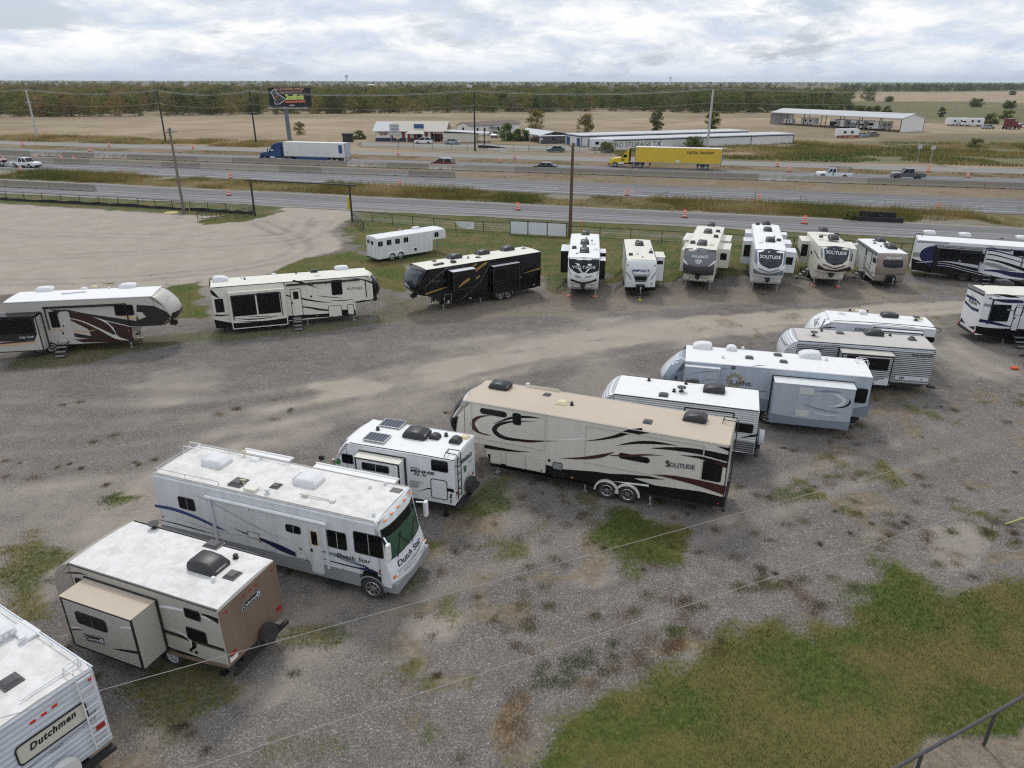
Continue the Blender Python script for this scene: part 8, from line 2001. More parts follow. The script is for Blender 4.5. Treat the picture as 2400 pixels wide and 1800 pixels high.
def far_box(name,label,cat,loc,rz,L_,W,h,m,cab=None,dark=None,group='vehicles stored in and by the canopy shed'):
    t=thing(name,label,cat,loc,rz,group)
    MB().box(0,L_,-W/2,W/2,0.55,h,0.12).build('body',m,t)
    for xx in (L_*0.2,L_*0.8 if cab else L_*0.45):
        for sg_ in (-1,1): add_wheel(t,xx,sg_*(W/2-0.12),0.38,sg_,'white')
    for xx in (L_*0.25,L_*0.6): 
        for sg_ in (-1,1): MB().box(xx,xx+0.9,min(sg_*W/2,sg_*(W/2+0.02)),max(sg_*W/2,sg_*(W/2+0.02)),h*0.5,h*0.75).build('window',GLASS,t)
    if cab == 'C':
        MB().box(L_,L_+1.8,-W/2+0.15,W/2-0.15,0.5,1.35,0.1).build('hood',m,t);MB().box(L_-0.4,L_+0.9,-W/2+0.05,W/2-0.05,h-1.1,h,0.2).build('cabover_bunk',m,t)
        mesh_obj('windscreen',[(L_+0.55,-W/2+0.3,1.36),(L_+0.55,W/2-0.3,1.36),(L_+0.2,W/2-0.35,h-1.12),(L_+0.2,-W/2+0.35,h-1.12)],[(0,1,2,3)],GLASS,t);MB().box(L_+1.78,L_+1.82,-0.5,0.5,0.7,1.2).build('grille',TRIM,t)
        for sg_ in (-1,1): add_wheel(t,L_+1.0,sg_*(W/2-0.2),0.38,sg_,'white')
    if cab == 'A': MB().box(L_+0.002,L_+0.03,-W/2+0.15,W/2-0.15,1.5,2.5).build('windscreen',GLASS,t);MB().box(L_+.002,L_+0.08,-0.6,0.6,0.75,1.0).build('grille',TRIM,t)
    if dark: MB().box(L_-0.5,L_+0.03,-W/2-0.02,W/2+0.02,0.6,h*0.75).build('front_panel',dark,t)
    return t
fw=ths-math.pi/2
u0=lambda px: (G('U',px,215)-A).length
for px,w in ((400,('travel_trailer','black-fronted white trailer under the canopy, left of the leftmost camper van','travel trailer','T',BLACK)),(455,('camper_van','white cab-over camper under the canopy, left of centre','camper','C',None)),(650,('travel_trailer','long white trailer under the middle of the canopy','travel trailer','T',None)),
              (845,('travel_trailer','dark-nosed travel trailer under the right part of the canopy','travel trailer','T',SLATE)),(925,('camper_van','white cab-over camper under the right part of the canopy','camper','C',None)),(1065,('motorhome','white flat-fronted motorhome near the right end of the canopy','motorhome','A',None)),(1135,('cargo_trailer','white box trailer beside the canopy end wall','trailer','T',None))):
    xx=u0(px+20);far_box(w[0],w[1],w[2],U_(xx,9.5),fw,7.5 if w[3] != 'C' else 5.6,2.4,3.0,WHITE,w[3],w[4])
far_box('cargo_trailer','small white cargo trailer at the left end of the canopy','trailer',U_(4.0,4.0),ths,4.5,2.0,2.2,WHITE);far_box('cargo_trailer','white cargo trailer with round emblem under the left end of the canopy','trailer',U_(10.5,7.0),ths,7.0,2.3,2.8,WHITE)
q=G('U',660,300);wv=far_box('utility_van','white box van with red lower edge parked in front of the canopy shed','van',q+Vector((0,2,0)),D(8),7.0,2.3,2.7,WHITE);MB().box(-0.02,7.0,-1.2,-1.16,0.4,0.8).build('red_stripe',RED,wv)
q=G('U',1560,195);far_box('travel_trailer','white travel trailer parked right of the canopy shed','travel trailer',q,D(5),8.5,2.4,3.0,WHITE);q=G('U',1860,200);far_box('camper_van','white cab-over camper parked beside the far travel trailer','camper',q,D(172),6.6,2.4,3.1,WHITE,'C')
q=G('U',2050,225);rt=thing('semi_tractor','dark red semi tractor parked at the right edge beyond the field','semi tractor',q,D(10));MB().box(0,2.6,-1.2,1.2,0.9,3.9,0.15).build('sleeper',paint('dark red paint',(0.13,0.014,0.018)),rt);MB().box(2.6,4.2,-1.15,1.15,0.9,2.9,0.15).build('cab',paint('dark red paint',(0.13,0.014,0.018)),rt);MB().box(4.2,6.2,-1.0,1.0,0.7,1.8,0.15).build('hood',paint('dark red paint',(0.13,0.014,0.018)),rt)
for xx in (0.2,1.5,5.2): 
    for sg_ in (-1,1): add_wheel(rt,xx,sg_*1.05,0.5,sg_,'alloy')
for z,x,y,th,lab,m_,lo,ca,L_ in (('S',1045,570,175,'white suv parked in front of the cycle shop','white car paint',VAN_L,VAN_C,5.0),('S',1550,580,-5,'silver blue hatchback parked by the shop annex','silver blue paint',SEDAN_L,SEDAN_C,4.5),('T',1350,860,180,'dark green hatchback on the verge below the office trailer','dark teal paint',SEDAN_L,SEDAN_C,4.3),('T',320,605,-110,'white pickup parked beside the mobile home','white car paint',PICK_L,PICK_C,5.4),('U',860,292,10,'silver car among the wrecks by the white van','silver blue paint',SEDAN_L,SEDAN_C,4.6),('U',950,285,20,'grey car among the wrecks by the white van, right one','grey car paint',SEDAN_L,SEDAN_C,4.6),('U',1920,222,10,'silver car parked left of the dark red tractor','silver blue paint',SEDAN_L,SEDAN_C,4.6),('U',2190,212,10,'white car parked right of the dark red tractor','white car paint',SEDAN_L,SEDAN_C,4.6)):
    q=G(z,x,y);cl={'silver blue paint': (0.3,0.36,0.42),'dark teal paint': (0.05,0.085,0.09)}.get(m_,(0.75,0.76,0.77));
    d=Vector((math.cos(D(th)),math.sin(D(th)),0))*(L_/2);Car('parked_car',lab,'car',(q.x-d.x,q.y-d.y+0.8),th,L_,1.85,lo,ca,MATS.get(m_) or paint(m_,cl),group='cars parked beyond the highway',wheels=(0.19,0.81))
# white delivery truck overgrown, old white van by storage
q=G('C',1040,745);ov=far_box('old_van','old white box van overgrown by weeds in front of the storage building','van',q+Vector((0,1.3,0)),D(-5),6.0,2.3,2.8,OLDWHITE,group='vehicles by the storage buildings')
db=thing('dumpster','black dumpster standing open by the shop drive','dumpster',G('B',945,672));MB().box(-1.4,1.4,-0.9,0.9,0,2.0).build('bin',mat('black steel',(0.015,0.015,0.016),0.6),db);MB().box(-1.6,1.7,-1.0,1.0,2.0,2.35).build('lid',mat('black steel',(0.015,0.015,0.016),0.6),db)
for z,x,y,w in (('D',1472,680,'left'),('D',1562,688,'right')):
    sn=thing('road_sign',f'small road sign seen from behind on the far verge, {w} one of the pair','sign',G(z,x,y));MB().tube([(0,0,0),(0,0,3.6)],0.06,6).build('post',STEEL,sn);MB().box(-0.45,0.45,-0.03,0.03,2.9,3.7).build('plate',LIGHTGREY,sn)
fence('chain_link_fence','grey chain link fence along the verge in front of the shop and storage yard',[G('S',880,660),G('S',1540,680),G('T',90,825),G('T',880,860),G('T',1500,850),G('C',1220,790)],1.6,spacing=5,wires=6)
# ---------------------------------------------------------------- billboard
bp_=G('B',440,662);YB=bp_.y
bb=thing('billboard','black double-sided billboard on a blue-grey pole, 2ndExit in yellow-green letters','billboard',bp_)
def bl(px,py): p_=at_y('V',px,py,YB-1.0);return Vector((p_.x-bp_.x,-1.0,p_.z))
MB().tube([(0,0,0),(-0.15,0,9.3)],0.62,14,r1=0.6).build('pole',mat('blue grey pole paint',(0.13,0.155,0.2),0.5,dirt=0.2),bb)
a,b=bl(400,210),bl(1600,850);zb0,zt0=b.z,a.z;x0,x1=bl(330,230).x+0.4,bl(1605,500).x
BFACE=mat('billboard black print',(0.008,0.009,0.012),0.55)
fc=MB().box(x0,x1,-1.0,-0.75,zb0,zt0).build('panel',BFACE,bb)
bk=mesh_obj('panel',[(x0,-0.7,zb0),(x1,5.0,zb0),(x1,5.0,zt0),(x0,-0.7,zt0),(x0,-0.5,zb0),(x1,5.2,zb0),(x1,5.2,zt0),(x0,-0.5,zt0)],[(0,1,2,3),(4,7,6,5),(0,4,5,1),(2,6,7,3),(1,5,6,2),(3,7,4,0)],BFACE,bb)
MB().tube([(x0-0.6,-1.6,zb0-0.25),(x1+0.5,-1.6,zb0-0.25)],0.08,5).tube([(x0-0.6,-1.0,zb0-0.25),(x1+0.5,-1.0,zb0-0.25)],0.1,5).build('catwalk',LIGHTGREY,bb)
for xx in (x0+0.4,0,x1-0.3): MB().box(xx-0.3,xx+0.3,-1.75,-1.5,zb0-0.25,zb0-0.02).build('lamp',PLASTIC_W,bb)
PK=mat('pale orange print',(0.72,0.42,0.3),0.5);YG=mat('lime print',(0.66,0.78,0.2),0.5);OR=mat('orange red print',(0.6,0.13,0.07),0.5)
LT_=lambda t_,p0,p1,h_,m_,**k: lettering(t_,p0,p1,h_,(0,-1,0),m_,bb,off=0.03,up=(0,0,1),**k)
LT_('DALLAS KARTING COMPLEX',bl(610,300),bl(1560,300),bl(0,225).z-bl(0,300).z,PK,bold=0.02);LT_('THE FASTEST KARTING IN TEXAS',bl(775,382),bl(1510,372),bl(0,335).z-bl(0,380).z,PK,bold=0.02);LT_('2ndExit',bl(960,610),bl(1560,600),bl(0,425).z-bl(0,610).z,YG,bold=0.05)
ar=[(940,640),(1555,625),(1555,600),(1612,655),(1570,720),(1560,690),(940,708)];mesh_obj('arrow',[bl(*p_)+Vector((0,-0.03,0)) for p_ in ar],[tuple(range(7))],OR,bb)
ol=[(500,370),(530,300),(590,280),(650,310),(690,400),(700,450),(750,450),(830,490),(900,540),(940,590),(910,650),(830,690),(770,740),(640,750),(600,700),(640,600),(570,560),(550,480),(500,400),(500,370)]
MB().tube([bl(*p_)+Vector((0,-0.05,0)) for p_ in ol],0.09,5).build('driver_outline',PALEPRINT,bb);mesh_obj('driver_shape',[bl(*p_)+Vector((0,-0.02,0)) for p_ in ol[:-1]],[tuple(range(len(ol)-1))],mat('dark print',(0.06,0.06,0.065),0.5),bb);mesh_obj('driver_visor',[bl(*p_)+Vector((0,-0.035,0)) for p_ in ((580,520),(700,470),(710,500),(590,555))],[(0,1,2,3)],OR,bb)
MB().box(bl(1000,0).x,bl(1170,0).x,-1.04,-1.0,bl(0,800).z,bl(0,765).z).build('owner_plate',LIGHTGREY,bb)
# ---------------------------------------------------------------- water towers on the horizon
def water_tower(label,px,D_,h,sc=1.0):
    d=ray(*zp('W',px,173));t_=D_/d.y;t=thing('water_tower',label,'water tower',(d.x*t_,D_,0))
    MB().disc((0,0,0),(0,0,1),6*sc,3.5*sc,h*0.3,14).disc((0,0,h*0.3),(0,0,1),3.5*sc,3.5*sc,h*0.3,14).disc((0,0,h*0.6),(0,0,1),3.5*sc,8*sc,h*0.15,16).disc((0,0,h*0.75),(0,0,1),8*sc,8*sc,h*0.12,16).disc((0,0,h*0.87),(0,0,1),8*sc,3*sc,h*0.13,16).build('tank',mat('pale tower paint',(0.7,0.72,0.75),0.5),t)
water_tower('pale water tower on the horizon right of the billboard',749,3600,44);water_tower('pale water tower on the horizon above the yellow truck',1448,4600,44,0.8)

# ================================================================ vegetation
def leaf_mat(name,a,b):
    m=bpy.data.materials.new(name);m.use_nodes=True;nt=m.node_tree;bs=nt.nodes['Principled BSDF']
    bs.inputs['Roughness'].default_value=0.7;bs.inputs['Specular IOR Level'].default_value=0.2
    oi=nt.nodes.new('ShaderNodeObjectInfo');g=nt.nodes.new('ShaderNodeNewGeometry')
    mx=nt.nodes.new('ShaderNodeMix');mx.data_type='RGBA';mx.inputs[6].default_value=(*a,1);mx.inputs[7].default_value=(*b,1)
    ad=nt.nodes.new('ShaderNodeMath');ad.operation='MULTIPLY_ADD';ad.inputs[1].default_value=0.45;nt.links.new(g.outputs['Random Per Island'],ad.inputs[0])
    mu=nt.nodes.new('ShaderNodeMath');mu.operation='MULTIPLY';mu.inputs[1].default_value=0.55;nt.links.new(oi.outputs['Random'],mu.inputs[0]);nt.links.new(mu.outputs[0],ad.inputs[2])
    nt.links.new(ad.outputs[0],mx.inputs[0]);nt.links.new(mx.outputs[2],bs.inputs['Base Color'])
    tr_=nt.nodes.new('ShaderNodeBsdfTranslucent');nt.links.new(mx.outputs[2],tr_.inputs[0]);ms=nt.nodes.new('ShaderNodeMixShader');ms.inputs[0].default_value=0.4
    nt.links.new(bs.outputs[0],ms.inputs[1]);nt.links.new(tr_.outputs[0],ms.inputs[2]);nt.links.new(ms.outputs[0],nt.nodes['Material Output'].inputs[0])
    return m
LEAF={'green': leaf_mat('green leaves',(0.085,0.12,0.028),(0.19,0.20,0.055)),'dark': leaf_mat('dark leaves',(0.06,0.085,0.026),(0.13,0.14,0.042)),'olive': leaf_mat('olive leaves',(0.15,0.135,0.042),(0.27,0.21,0.07)),
        'rust': leaf_mat('rust leaves',(0.22,0.13,0.05),(0.31,0.2,0.08)),'bright': leaf_mat('bright leaves',(0.08,0.14,0.03),(0.14,0.2,0.05)),'grey': leaf_mat('bare grey twigs',(0.16,0.13,0.105),(0.22,0.17,0.13))}
BARK=mat('bark',(0.085,0.07,0.055),0.95)
def crown_mesh(name,seed,nclump,nleaf,h,rad,leaf,base=0.18,taper=0.8,mat_=None,spread=1.0):
    r=np.random.RandomState(seed);vs_,fs_=[],[]
    cs=[]
    while len(cs) < nclump:
        z=r.rand();rr=rad*(1-abs(z-0.42) ** 1.7*1.9*taper)*np.sqrt(r.rand())*spread
        if rr <= 0: continue
        a=r.rand()*6.283;cs.append((rr*np.cos(a),rr*np.sin(a),h*(base+(1-base)*z),rad*(0.28+0.24*r.rand())))
    C3=np.repeat(np.array([c[:3] for c in cs]),nleaf,0);CR=np.repeat(np.array([c[3] for c in cs]),nleaf);m_=len(CR)
    unit=lambda q: q/np.linalg.norm(q,axis=1)[:,None]
    d=unit(r.normal(size=(m_,3)))*(CR*r.rand(m_) ** 0.35)[:,None];d[:,2] *= 0.75;C3=C3+d
    n=r.normal(size=(m_,3));n[:,2] += 0.6;n=unit(n);e=unit(np.cross(n,r.normal(size=(m_,3))));f_=np.cross(n,e);sz=(leaf*(0.6+0.8*r.rand(m_)))[:,None]
    vs_=np.stack([C3-e*sz-f_*sz*.6,C3+e*sz-f_*sz*.5,C3+e*sz*.7+f_*sz*.7,C3-e*sz*.6+f_*sz*.6],1).reshape(-1,3).tolist();fs_=np.arange(4*m_).reshape(-1,4).tolist()
    me_=bpy.data.meshes.new(name);me_.from_pydata(vs_,[],fs_);me_.materials.append(mat_);return me_,cs
def trunk_mesh(name,h,cs,r0=0.16):
    b=MB();top=h*0.62;b.tube([(0,0,-0.1),(0.08,0.05,top*0.5),(0,0.1,top)],r0,6,r1=r0*0.35)
    for i,(cx,cy,cz,_) in enumerate(cs[:6]):
        z0=top*(0.35+0.1*i);b.tube([(0.04,0.05,z0),(cx*0.5,cy*0.5,(z0+cz)/2+0.2),(cx,cy,cz)],r0*0.35,4,r1=0.03)
    me_=bpy.data.meshes.new(name);me_.from_pydata(b.v,[],b.f);me_.materials.append(BARK);return me_
PROTO={}
def tree_meshes(key,seed,nclump,nleaf,h,rad,leaf,mk,base=0.15,taper=0.8,r0=0.16):
    c,cs=crown_mesh('crown_' +key,seed,nclump,nleaf,h,rad,leaf,base,taper,LEAF[mk]);PROTO[key]=(c,trunk_mesh('trunk_' +key,h,cs,r0))
def put_tree(key,label,loc,sc,rz,group=None,name='tree',cat='tree',szz=1.0):
    t=thing(name,label,cat,loc,rz,group);t.scale=(sc,sc,sc*szz)
    link(bpy.data.objects.new('trunk',PROTO[key][1]),t);link(bpy.data.objects.new('crown',PROTO[key][0]),t);return t
for i,mk in enumerate(('green','dark','olive','rust','grey')):
    for j in range(2): tree_meshes(f'{mk}{j}',20+i*5+j,26,22 if mk != 'grey' else 12,10.5,5.0,0.34,mk,0.02)
tree_meshes('big',91,46,40,6.0,3.2,0.24,'bright',0.03,0.6);tree_meshes('autumn',92,40,32,7.0,3.4,0.24,'olive',0.1,0.65);tree_meshes('willow',93,50,36,7.0,3.3,0.23,'olive',0.02,0.55);tree_meshes('cedar',94,44,40,7.0,2.6,0.24,'green',0.02,0.85);tree_meshes('bush',95,40,40,3.2,2.6,0.2,'green',0.0,0.4);tree_meshes('shrub',96,20,30,1.6,1.1,0.13,'green',0.0,0.4)
# single trees
for key,z,x,y,hh,lab in (('big','T',500,660,5.2,'bright green bushy tree by the mobile home'),('big','T',680,665,3.6,'smaller bright green tree left of the open barn'),('shrub','T',815,660,3.4,'thin green tree in front of the open barn'),('autumn','T',1000,470,7.5,'loose tree with yellowing top behind the open barn'),('willow','T',1860,540,6.6,'olive rounded tree behind the storage buildings'),('cedar','C',1612,572,7.2,'dark upright tree standing in the harvested field'),('cedar','C',2100,560,7.4,'green tree behind the pale steel pole'),('bush','D',1278,262,5.0,'lone round tree in the distant pale field'),('bush','D',1880,298,6.2,'wide dark bush in the far right meadow'),('cedar','D',1640,365,5.0,'small tree left of the far right bush, near the parked campers'),('bush','D',2110,310,5.5,'wide bush at the right edge of the meadow'),('shrub','D',2090,380,4.5,'small bush above the dark red tractor'),('shrub','D',1970,412,4.5,'small bush left of the dark red tractor'),('shrub','D',1870,582,2.8,'small round shrub on the far verge at right'),('autumn','B',528,610,4.2,'yellow-green shrub right of the billboard pole'),('shrub','B',1045,650,2.8,'green shrub left of the cycle shop'),('shrub','I',1295,150,1.3,'small dark shrub beside the black trough'),('bush','C',1180,765,2.6,'weedy bush over the old white van'),('bush','C',1940,735,3.4,'bushy tree in front of the storage building behind the yellow trailer'),('bush','D',2130,215,6.0,'flat dark bush near the horizon at right'),('shrub','D',1260,335,4.0,'little tree behind the canopy shed')):
    me_=PROTO[key][0];H_=max(v.co.z for v in me_.vertices);q=G(z,x,y);put_tree(key,lab,q,hh/H_,RNG.random()*6)
# wood edge
edge_px=[('A',-700,470),('A',0,462),('A',1100,452),('B',0,438),('B',1100,428),('B',2212,418),('C',680,412),('C',1500,408),('D',60,342),('D',430,338)]
E_=[G(*p_) for p_ in edge_px] ;E_ += [G('D',700,325),G('D',960,290)]
def pick_kind(x,y,r):
    f=fbm(np.array([x]),np.array([y]),60,2,5)[0]*0.5+r*0.5
    left=np.clip((60-x-(y-430)*0.25)/300,0,1)
    if f < 0.15+0.13*left: return 'rust' if left > 0.3 else 'olive'
    if f < 0.32+0.26*left: return 'olive'
    if f < 0.38+0.28*left: return 'grey' if r < 0.4 else 'green'
    return 'green' if f < 0.68 else 'dark'
WORDS={'green': 'mid green','dark': 'dark green','olive': 'olive yellow','rust': 'rust brown','grey': 'bare grey'}
edge_trees={}
for a,b in zip(E_[:-1],E_[1:]):
    L_=(b-a).length;n=max(1,int(L_/7.5))
    for i in range(n):
        p_=a+(b-a)*((i+RNG.random())/n)+Vector((RNG.uniform(-2,2),RNG.uniform(0,5),0));k=pick_kind(p_.x,p_.y,RNG.random())
        o=put_tree(k+str(RNG.randrange(2)),f'{WORDS[k]} tree along the front edge of the wood beyond the field',p_,RNG.uniform(0.72,1.05),RNG.random()*6,f'{WORDS[k]} trees along the wood edge');edge_trees.setdefault(k,[]).append((o,tuple(p_)))
for k,it in edge_trees.items(): rank_labels(it,670,WORDS[k]+' tree at the wood edge, {n} of its colour {side} of the billboard')
low=[]
for i in range(16):      # low bushes in front of the right wood
    p_=G('D',440+i*50+RNG.uniform(-20,20),322+RNG.uniform(-6,6));o=put_tree('bush','low bright bush in the row in front of the wood at right',p_,RNG.uniform(0.7,1.3),RNG.random()*6,'low bushes before the wood',name='bush',cat='bush');low.append((o,tuple(p_)))
rank_labels(low,0,'low bright bush before the wood at right, {n} from the left of its row')
# the wood behind, one mass of instanced trees
def scatter_wood(name,label,pts,kinds,scales):
    me_=bpy.data.meshes.new(name);me_.from_pydata([tuple(p_) for p_ in pts],[],[])
    for nm,vals in (('pick',kinds),('size',scales)):
        at=me_.attributes.new(nm,'INT' if nm == 'pick' else 'FLOAT','POINT');at.data.foreach_set('value',vals)
    at=me_.attributes.new('turn','FLOAT','POINT');at.data.foreach_set('value',list(NR.rand(len(pts))*6.28))
    o=link(bpy.data.objects.new(name,me_));tag(o,label,None,None,'stuff')
    cl=bpy.data.collections.new('wood_tree_kinds_' +name)
    keys=[f'{mk}{j}' for mk in ('dark','green','grey','olive','rust') for j in range(2)]
    for k,key in enumerate(keys):
        q=bpy.data.objects.new(f'kind_{k:02d}',PROTO[key][0]);cl.objects.link(q)
    ng=bpy.data.node_groups.new(name+'_nodes','GeometryNodeTree');ng.interface.new_socket('Geometry',in_out='INPUT',socket_type='NodeSocketGeometry');ng.interface.new_socket('Geometry',in_out='OUTPUT',socket_type='NodeSocketGeometry')
    N=ng.nodes;Lk=ng.links;gi,go=N.new('NodeGroupInput'),N.new('NodeGroupOutput')
    m2p=N.new('GeometryNodeMeshToPoints');ci=N.new('GeometryNodeCollectionInfo');ci.inputs[0].default_value=cl;ci.inputs[1].default_value=True;ci.inputs[2].default_value=True
    iop=N.new('GeometryNodeInstanceOnPoints');iop.inputs['Pick Instance'].default_value=True
    def na(nm,ty): n_=N.new('GeometryNodeInputNamedAttribute');n_.data_type=ty;n_.inputs[0].default_value=nm;return n_.outputs[0]
    Lk.new(gi.outputs[0],m2p.inputs[0]);Lk.new(m2p.outputs[0],iop.inputs['Points']);Lk.new(ci.outputs[0],iop.inputs['Instance']);Lk.new(na('pick','INT'),iop.inputs['Instance Index'])
    cx=N.new('ShaderNodeCombineXYZ');Lk.new(na('turn','FLOAT'),cx.inputs[2]);Lk.new(cx.outputs[0],iop.inputs['Rotation'])
    Lk.new(na('size','FLOAT'),iop.inputs['Scale']);Lk.new(iop.outputs[0],go.inputs[0])
    md=o.modifiers.new('scatter','NODES');md.node_group=ng
    return o
KI={'dark': 0,'green': 2,'grey': 4,'olive': 6,'rust': 8}
def gather(polyg,n,keep,smin,smax):
    xs_=[p_[0] for p_ in polyg];ys_=[p_[1] for p_ in polyg];X_=NR.uniform(min(xs_),max(xs_),n);Y_=NR.uniform(min(ys_),max(ys_),n)
    k=(sdf(polyg,X_,Y_) > 0) & (NR.rand(n) < keep(X_,Y_));X_,Y_=X_[k],Y_[k]
    kinds=[KI[pick_kind(x,y,NR.rand())]+NR.randint(2) for x,y in zip(X_,Y_)]
    return [(x,y,-0.3) for x,y in zip(X_,Y_)],kinds,list(NR.uniform(smin,smax,len(X_)))
edge2=[(p_.x,p_.y+4) for p_ in E_]
pg=edge2+[(330,700),(420,1300),(-1100,1300),(-520,470)]
scatter_wood('wood','mixed autumn wood filling the middle distance behind the harvested field',*gather(pg,30000,lambda x,y: np.clip((520/np.maximum(y,300)) ** 2.2,0.02,1)*0.55,0.62,1.08))
tanfield=poly('W',[(1800,200),(2212,196),(2900,200),(2900,232),(2212,226),(1840,226)])
PG2=[(-2200,1200),(700,1200),(360,760),(800,800),(3500,2000),(6500,6500),(-6500,6500)]
scatter_wood('distant_wood','hazy bands of trees running out to the horizon',*gather(PG2,60000,lambda x,y: sstep(0.40,0.52,fbm(x,y*1.6,420,4,77))*np.clip((1400/np.maximum(y,700)) ** 1.2,0.08,1)*0.45*(sdf(tanfield,x,y) < 0),0.75,1.25))
# hedge rows closing the right fields
hp,hk,hs=[],[],[]
for a,b,n in ((G('D',950,190),G('D',2212,185),130),(G('D',1500,190),G('D',2600,178),90),(G('D',950,172),G('D',2500,160),200)):
    for i in range(n):
        t_=NR.rand();q=a+(b-a)*t_;hp.append((q.x+NR.uniform(-8,8),q.y+NR.uniform(-10,25),-0.3));hk.append(NR.choice([0,1,2,3]));hs.append(NR.uniform(0.7,1.15))
scatter_wood('hedgerow','dark hedgerows of trees crossing the distant right fields',hp,hk,hs)
# scattered pale roofs far left
for i in range(14):
    px=40+i*75+RNG.uniform(-25,25);yy=RNG.uniform(1100,2200);d=ray(*zp('W',px,176));t_=yy/d.y
    hs_=thing('distant_house',f'tiny pale house among trees near the horizon, {ORD[i]} from the left edge','house',(d.x*t_,yy,0),RNG.random()*3,'distant houses');w_=RNG.uniform(10,16)
    walls(hs_,-w_/2,w_/2,-4,4,4.5,BWHITE,7.0);gable('roof',hs_,-w_/2,w_/2,-4,4,4.5,7.0,GREYPAINT,0.4)

# ---------------------------------------------------------------- grass
def tint_mat(name):
    m=bpy.data.materials.new(name);m.use_nodes=True;nt=m.node_tree;bs=nt.nodes['Principled BSDF'];bs.inputs['Roughness'].default_value=0.85;bs.inputs['Specular IOR Level'].default_value=0.15
    at=nt.nodes.new('ShaderNodeAttribute');at.attribute_name='tint';nt.links.new(at.outputs['Color'],bs.inputs['Base Color'])
    tr_=nt.nodes.new('ShaderNodeBsdfTranslucent');nt.links.new(at.outputs['Color'],tr_.inputs[0]);ms=nt.nodes.new('ShaderNodeMixShader');ms.inputs[0].default_value=0.3
    nt.links.new(bs.outputs[0],ms.inputs[1]);nt.links.new(tr_.outputs[0],ms.inputs[2]);nt.links.new(ms.outputs[0],nt.nodes['Material Output'].inputs[0]);return m
TINT=tint_mat('grass blades')
def blades(name,label,x,y,h,w,colr,lean=0.5):
    n=len(x);a=NR.rand(n)*6.283;la=NR.rand(n)*6.283;ln=h*lean*NR.rand(n)
    ex,ey=np.cos(a)*w/2,np.sin(a)*w/2;z0=np.full(n,-0.05)
    v=np.empty((n,3,3),np.float32)
    v[:,0]=np.stack([x-ex,y-ey,z0],1);v[:,1]=np.stack([x+ex,y+ey,z0],1);v[:,2]=np.stack([x+np.cos(la)*ln,y+np.sin(la)*ln,h],1)
    me_=bpy.data.meshes.new(name);me_.vertices.add(3*n);me_.vertices.foreach_set('co',v.ravel());me_.loops.add(3*n);me_.loops.foreach_set('vertex_index',np.arange(3*n,dtype=np.int32));me_.polygons.add(n);me_.polygons.foreach_set('loop_start',np.arange(0,3*n,3,dtype=np.int32));me_.update(calc_edges=True)
    at=me_.attributes.new('tint','FLOAT_COLOR','POINT');c4=np.concatenate([np.repeat(colr,3,0),np.ones((3*n,1))],1).astype(np.float32);at.data.foreach_set('color',c4.ravel())
    me_.materials.append(TINT);return tag(link(bpy.data.objects.new(name,me_)),label,None,None,'stuff')
GR2,ST2=grass.reshape(SH),straw.reshape(SH)
def field(F,x,y):
    i=np.clip(np.searchsorted(gx,x),1,len(gx)-1);j=np.clip(np.searchsorted(gy,y),1,len(gy)-1)
    return F[j,i]
C_G,C_O,C_B,C_Y=np.array([0.06,0.086,0.024]),np.array([0.15,0.12,0.038]),np.array([0.16,0.095,0.045]),np.array([0.33,0.26,0.14])
def colour(x,y,sc=2.5,dry=0.0):
    k=fbm(x,y,sc,4,201);k2=NR.rand(len(x));t_=np.clip((k-0.35)/0.3+(k2-0.5)*0.5+dry,0,1.6)[:,None]
    c=np.where(t_ < 1,C_G*(1-t_)+C_O*t_,C_O*(2-t_-0.0)*1.0+C_Y*(t_-1));return c*(0.75+0.5*NR.rand(len(x)))[:,None]
# mown lawn and near weeds
N_=1150000;x=NR.uniform(-32,40,N_);y=NR.uniform(9.5,46,N_);px_=np.abs(x) < 0.8*y+4;x,y=x[px_],y[px_]
gv=field(GR2,x,y);inl=sdf(LAWN,x,y) >-0.1;k=NR.rand(len(x)) < np.where(inl,np.clip((gv-0.15)*1.5,0,1),np.clip((gv-0.12)*1.5,0,1) ** 1.6);x,y,gv,inl=x[k],y[k],gv[k],inl[k]
de=sdf(LAWN,x,y);dryk=field(ST2,x,y)*0.7+np.where(inl,np.clip(de/3.5,0,1)*0.45-0.42+0.5*np.clip((6-x)/8,0,1)*np.clip(de/2,0,1),-0.15)
blades('grass','short mown grass and weeds over the near ground',x,y,NR.uniform(0.02,0.055,len(x))*np.where(inl,1.0,2.0),NR.uniform(0.010,0.02,len(x)),colour(x,y,2.8,dryk))
# tufts on the gravel
def tufts(name,label,cx,cy,nb,rad,h,w,dry,csc=2.0):
    n=len(cx);X_=np.repeat(cx,nb)+NR.normal(size=n*nb)*rad;Y_=np.repeat(cy,nb)+NR.normal(size=n*nb)*rad;hv=np.repeat(h*NR.uniform(0.5,1.2,n),nb)*NR.uniform(0.4,1.1,n*nb)
    dr=np.repeat(NR.uniform(-0.7,1.0,n),nb)+dry;return blades(name,label,X_,Y_,hv,NR.uniform(0.7,1.3,n*nb)*w,colour(X_,Y_,csc,dr)*1.25,1.3)
def lotpts(n,xr,yr,thr=0.5):
    x=NR.uniform(*xr,n);y=NR.uniform(*yr,n);ok=(np.abs(x) < 0.75*y+3) & (y < 86-0.286*x);x,y=x[ok],y[ok]
    d=fbm(x,y,6,4,301)*0.6+fbm(x,y,1.5,3,302)*0.4-0.16*(1-np.clip(np.maximum(1-(y-27)/7,np.maximum((x-10)/6,(y-50)/5)),0,1));tn=field(tan.reshape(SH),x,y);k=(d > thr) & (NR.rand(len(x)) > tn*1.1) & (sdf(LAWN,x,y) < NR.uniform(-1,0.6,len(x))) ;return x[k],y[k]
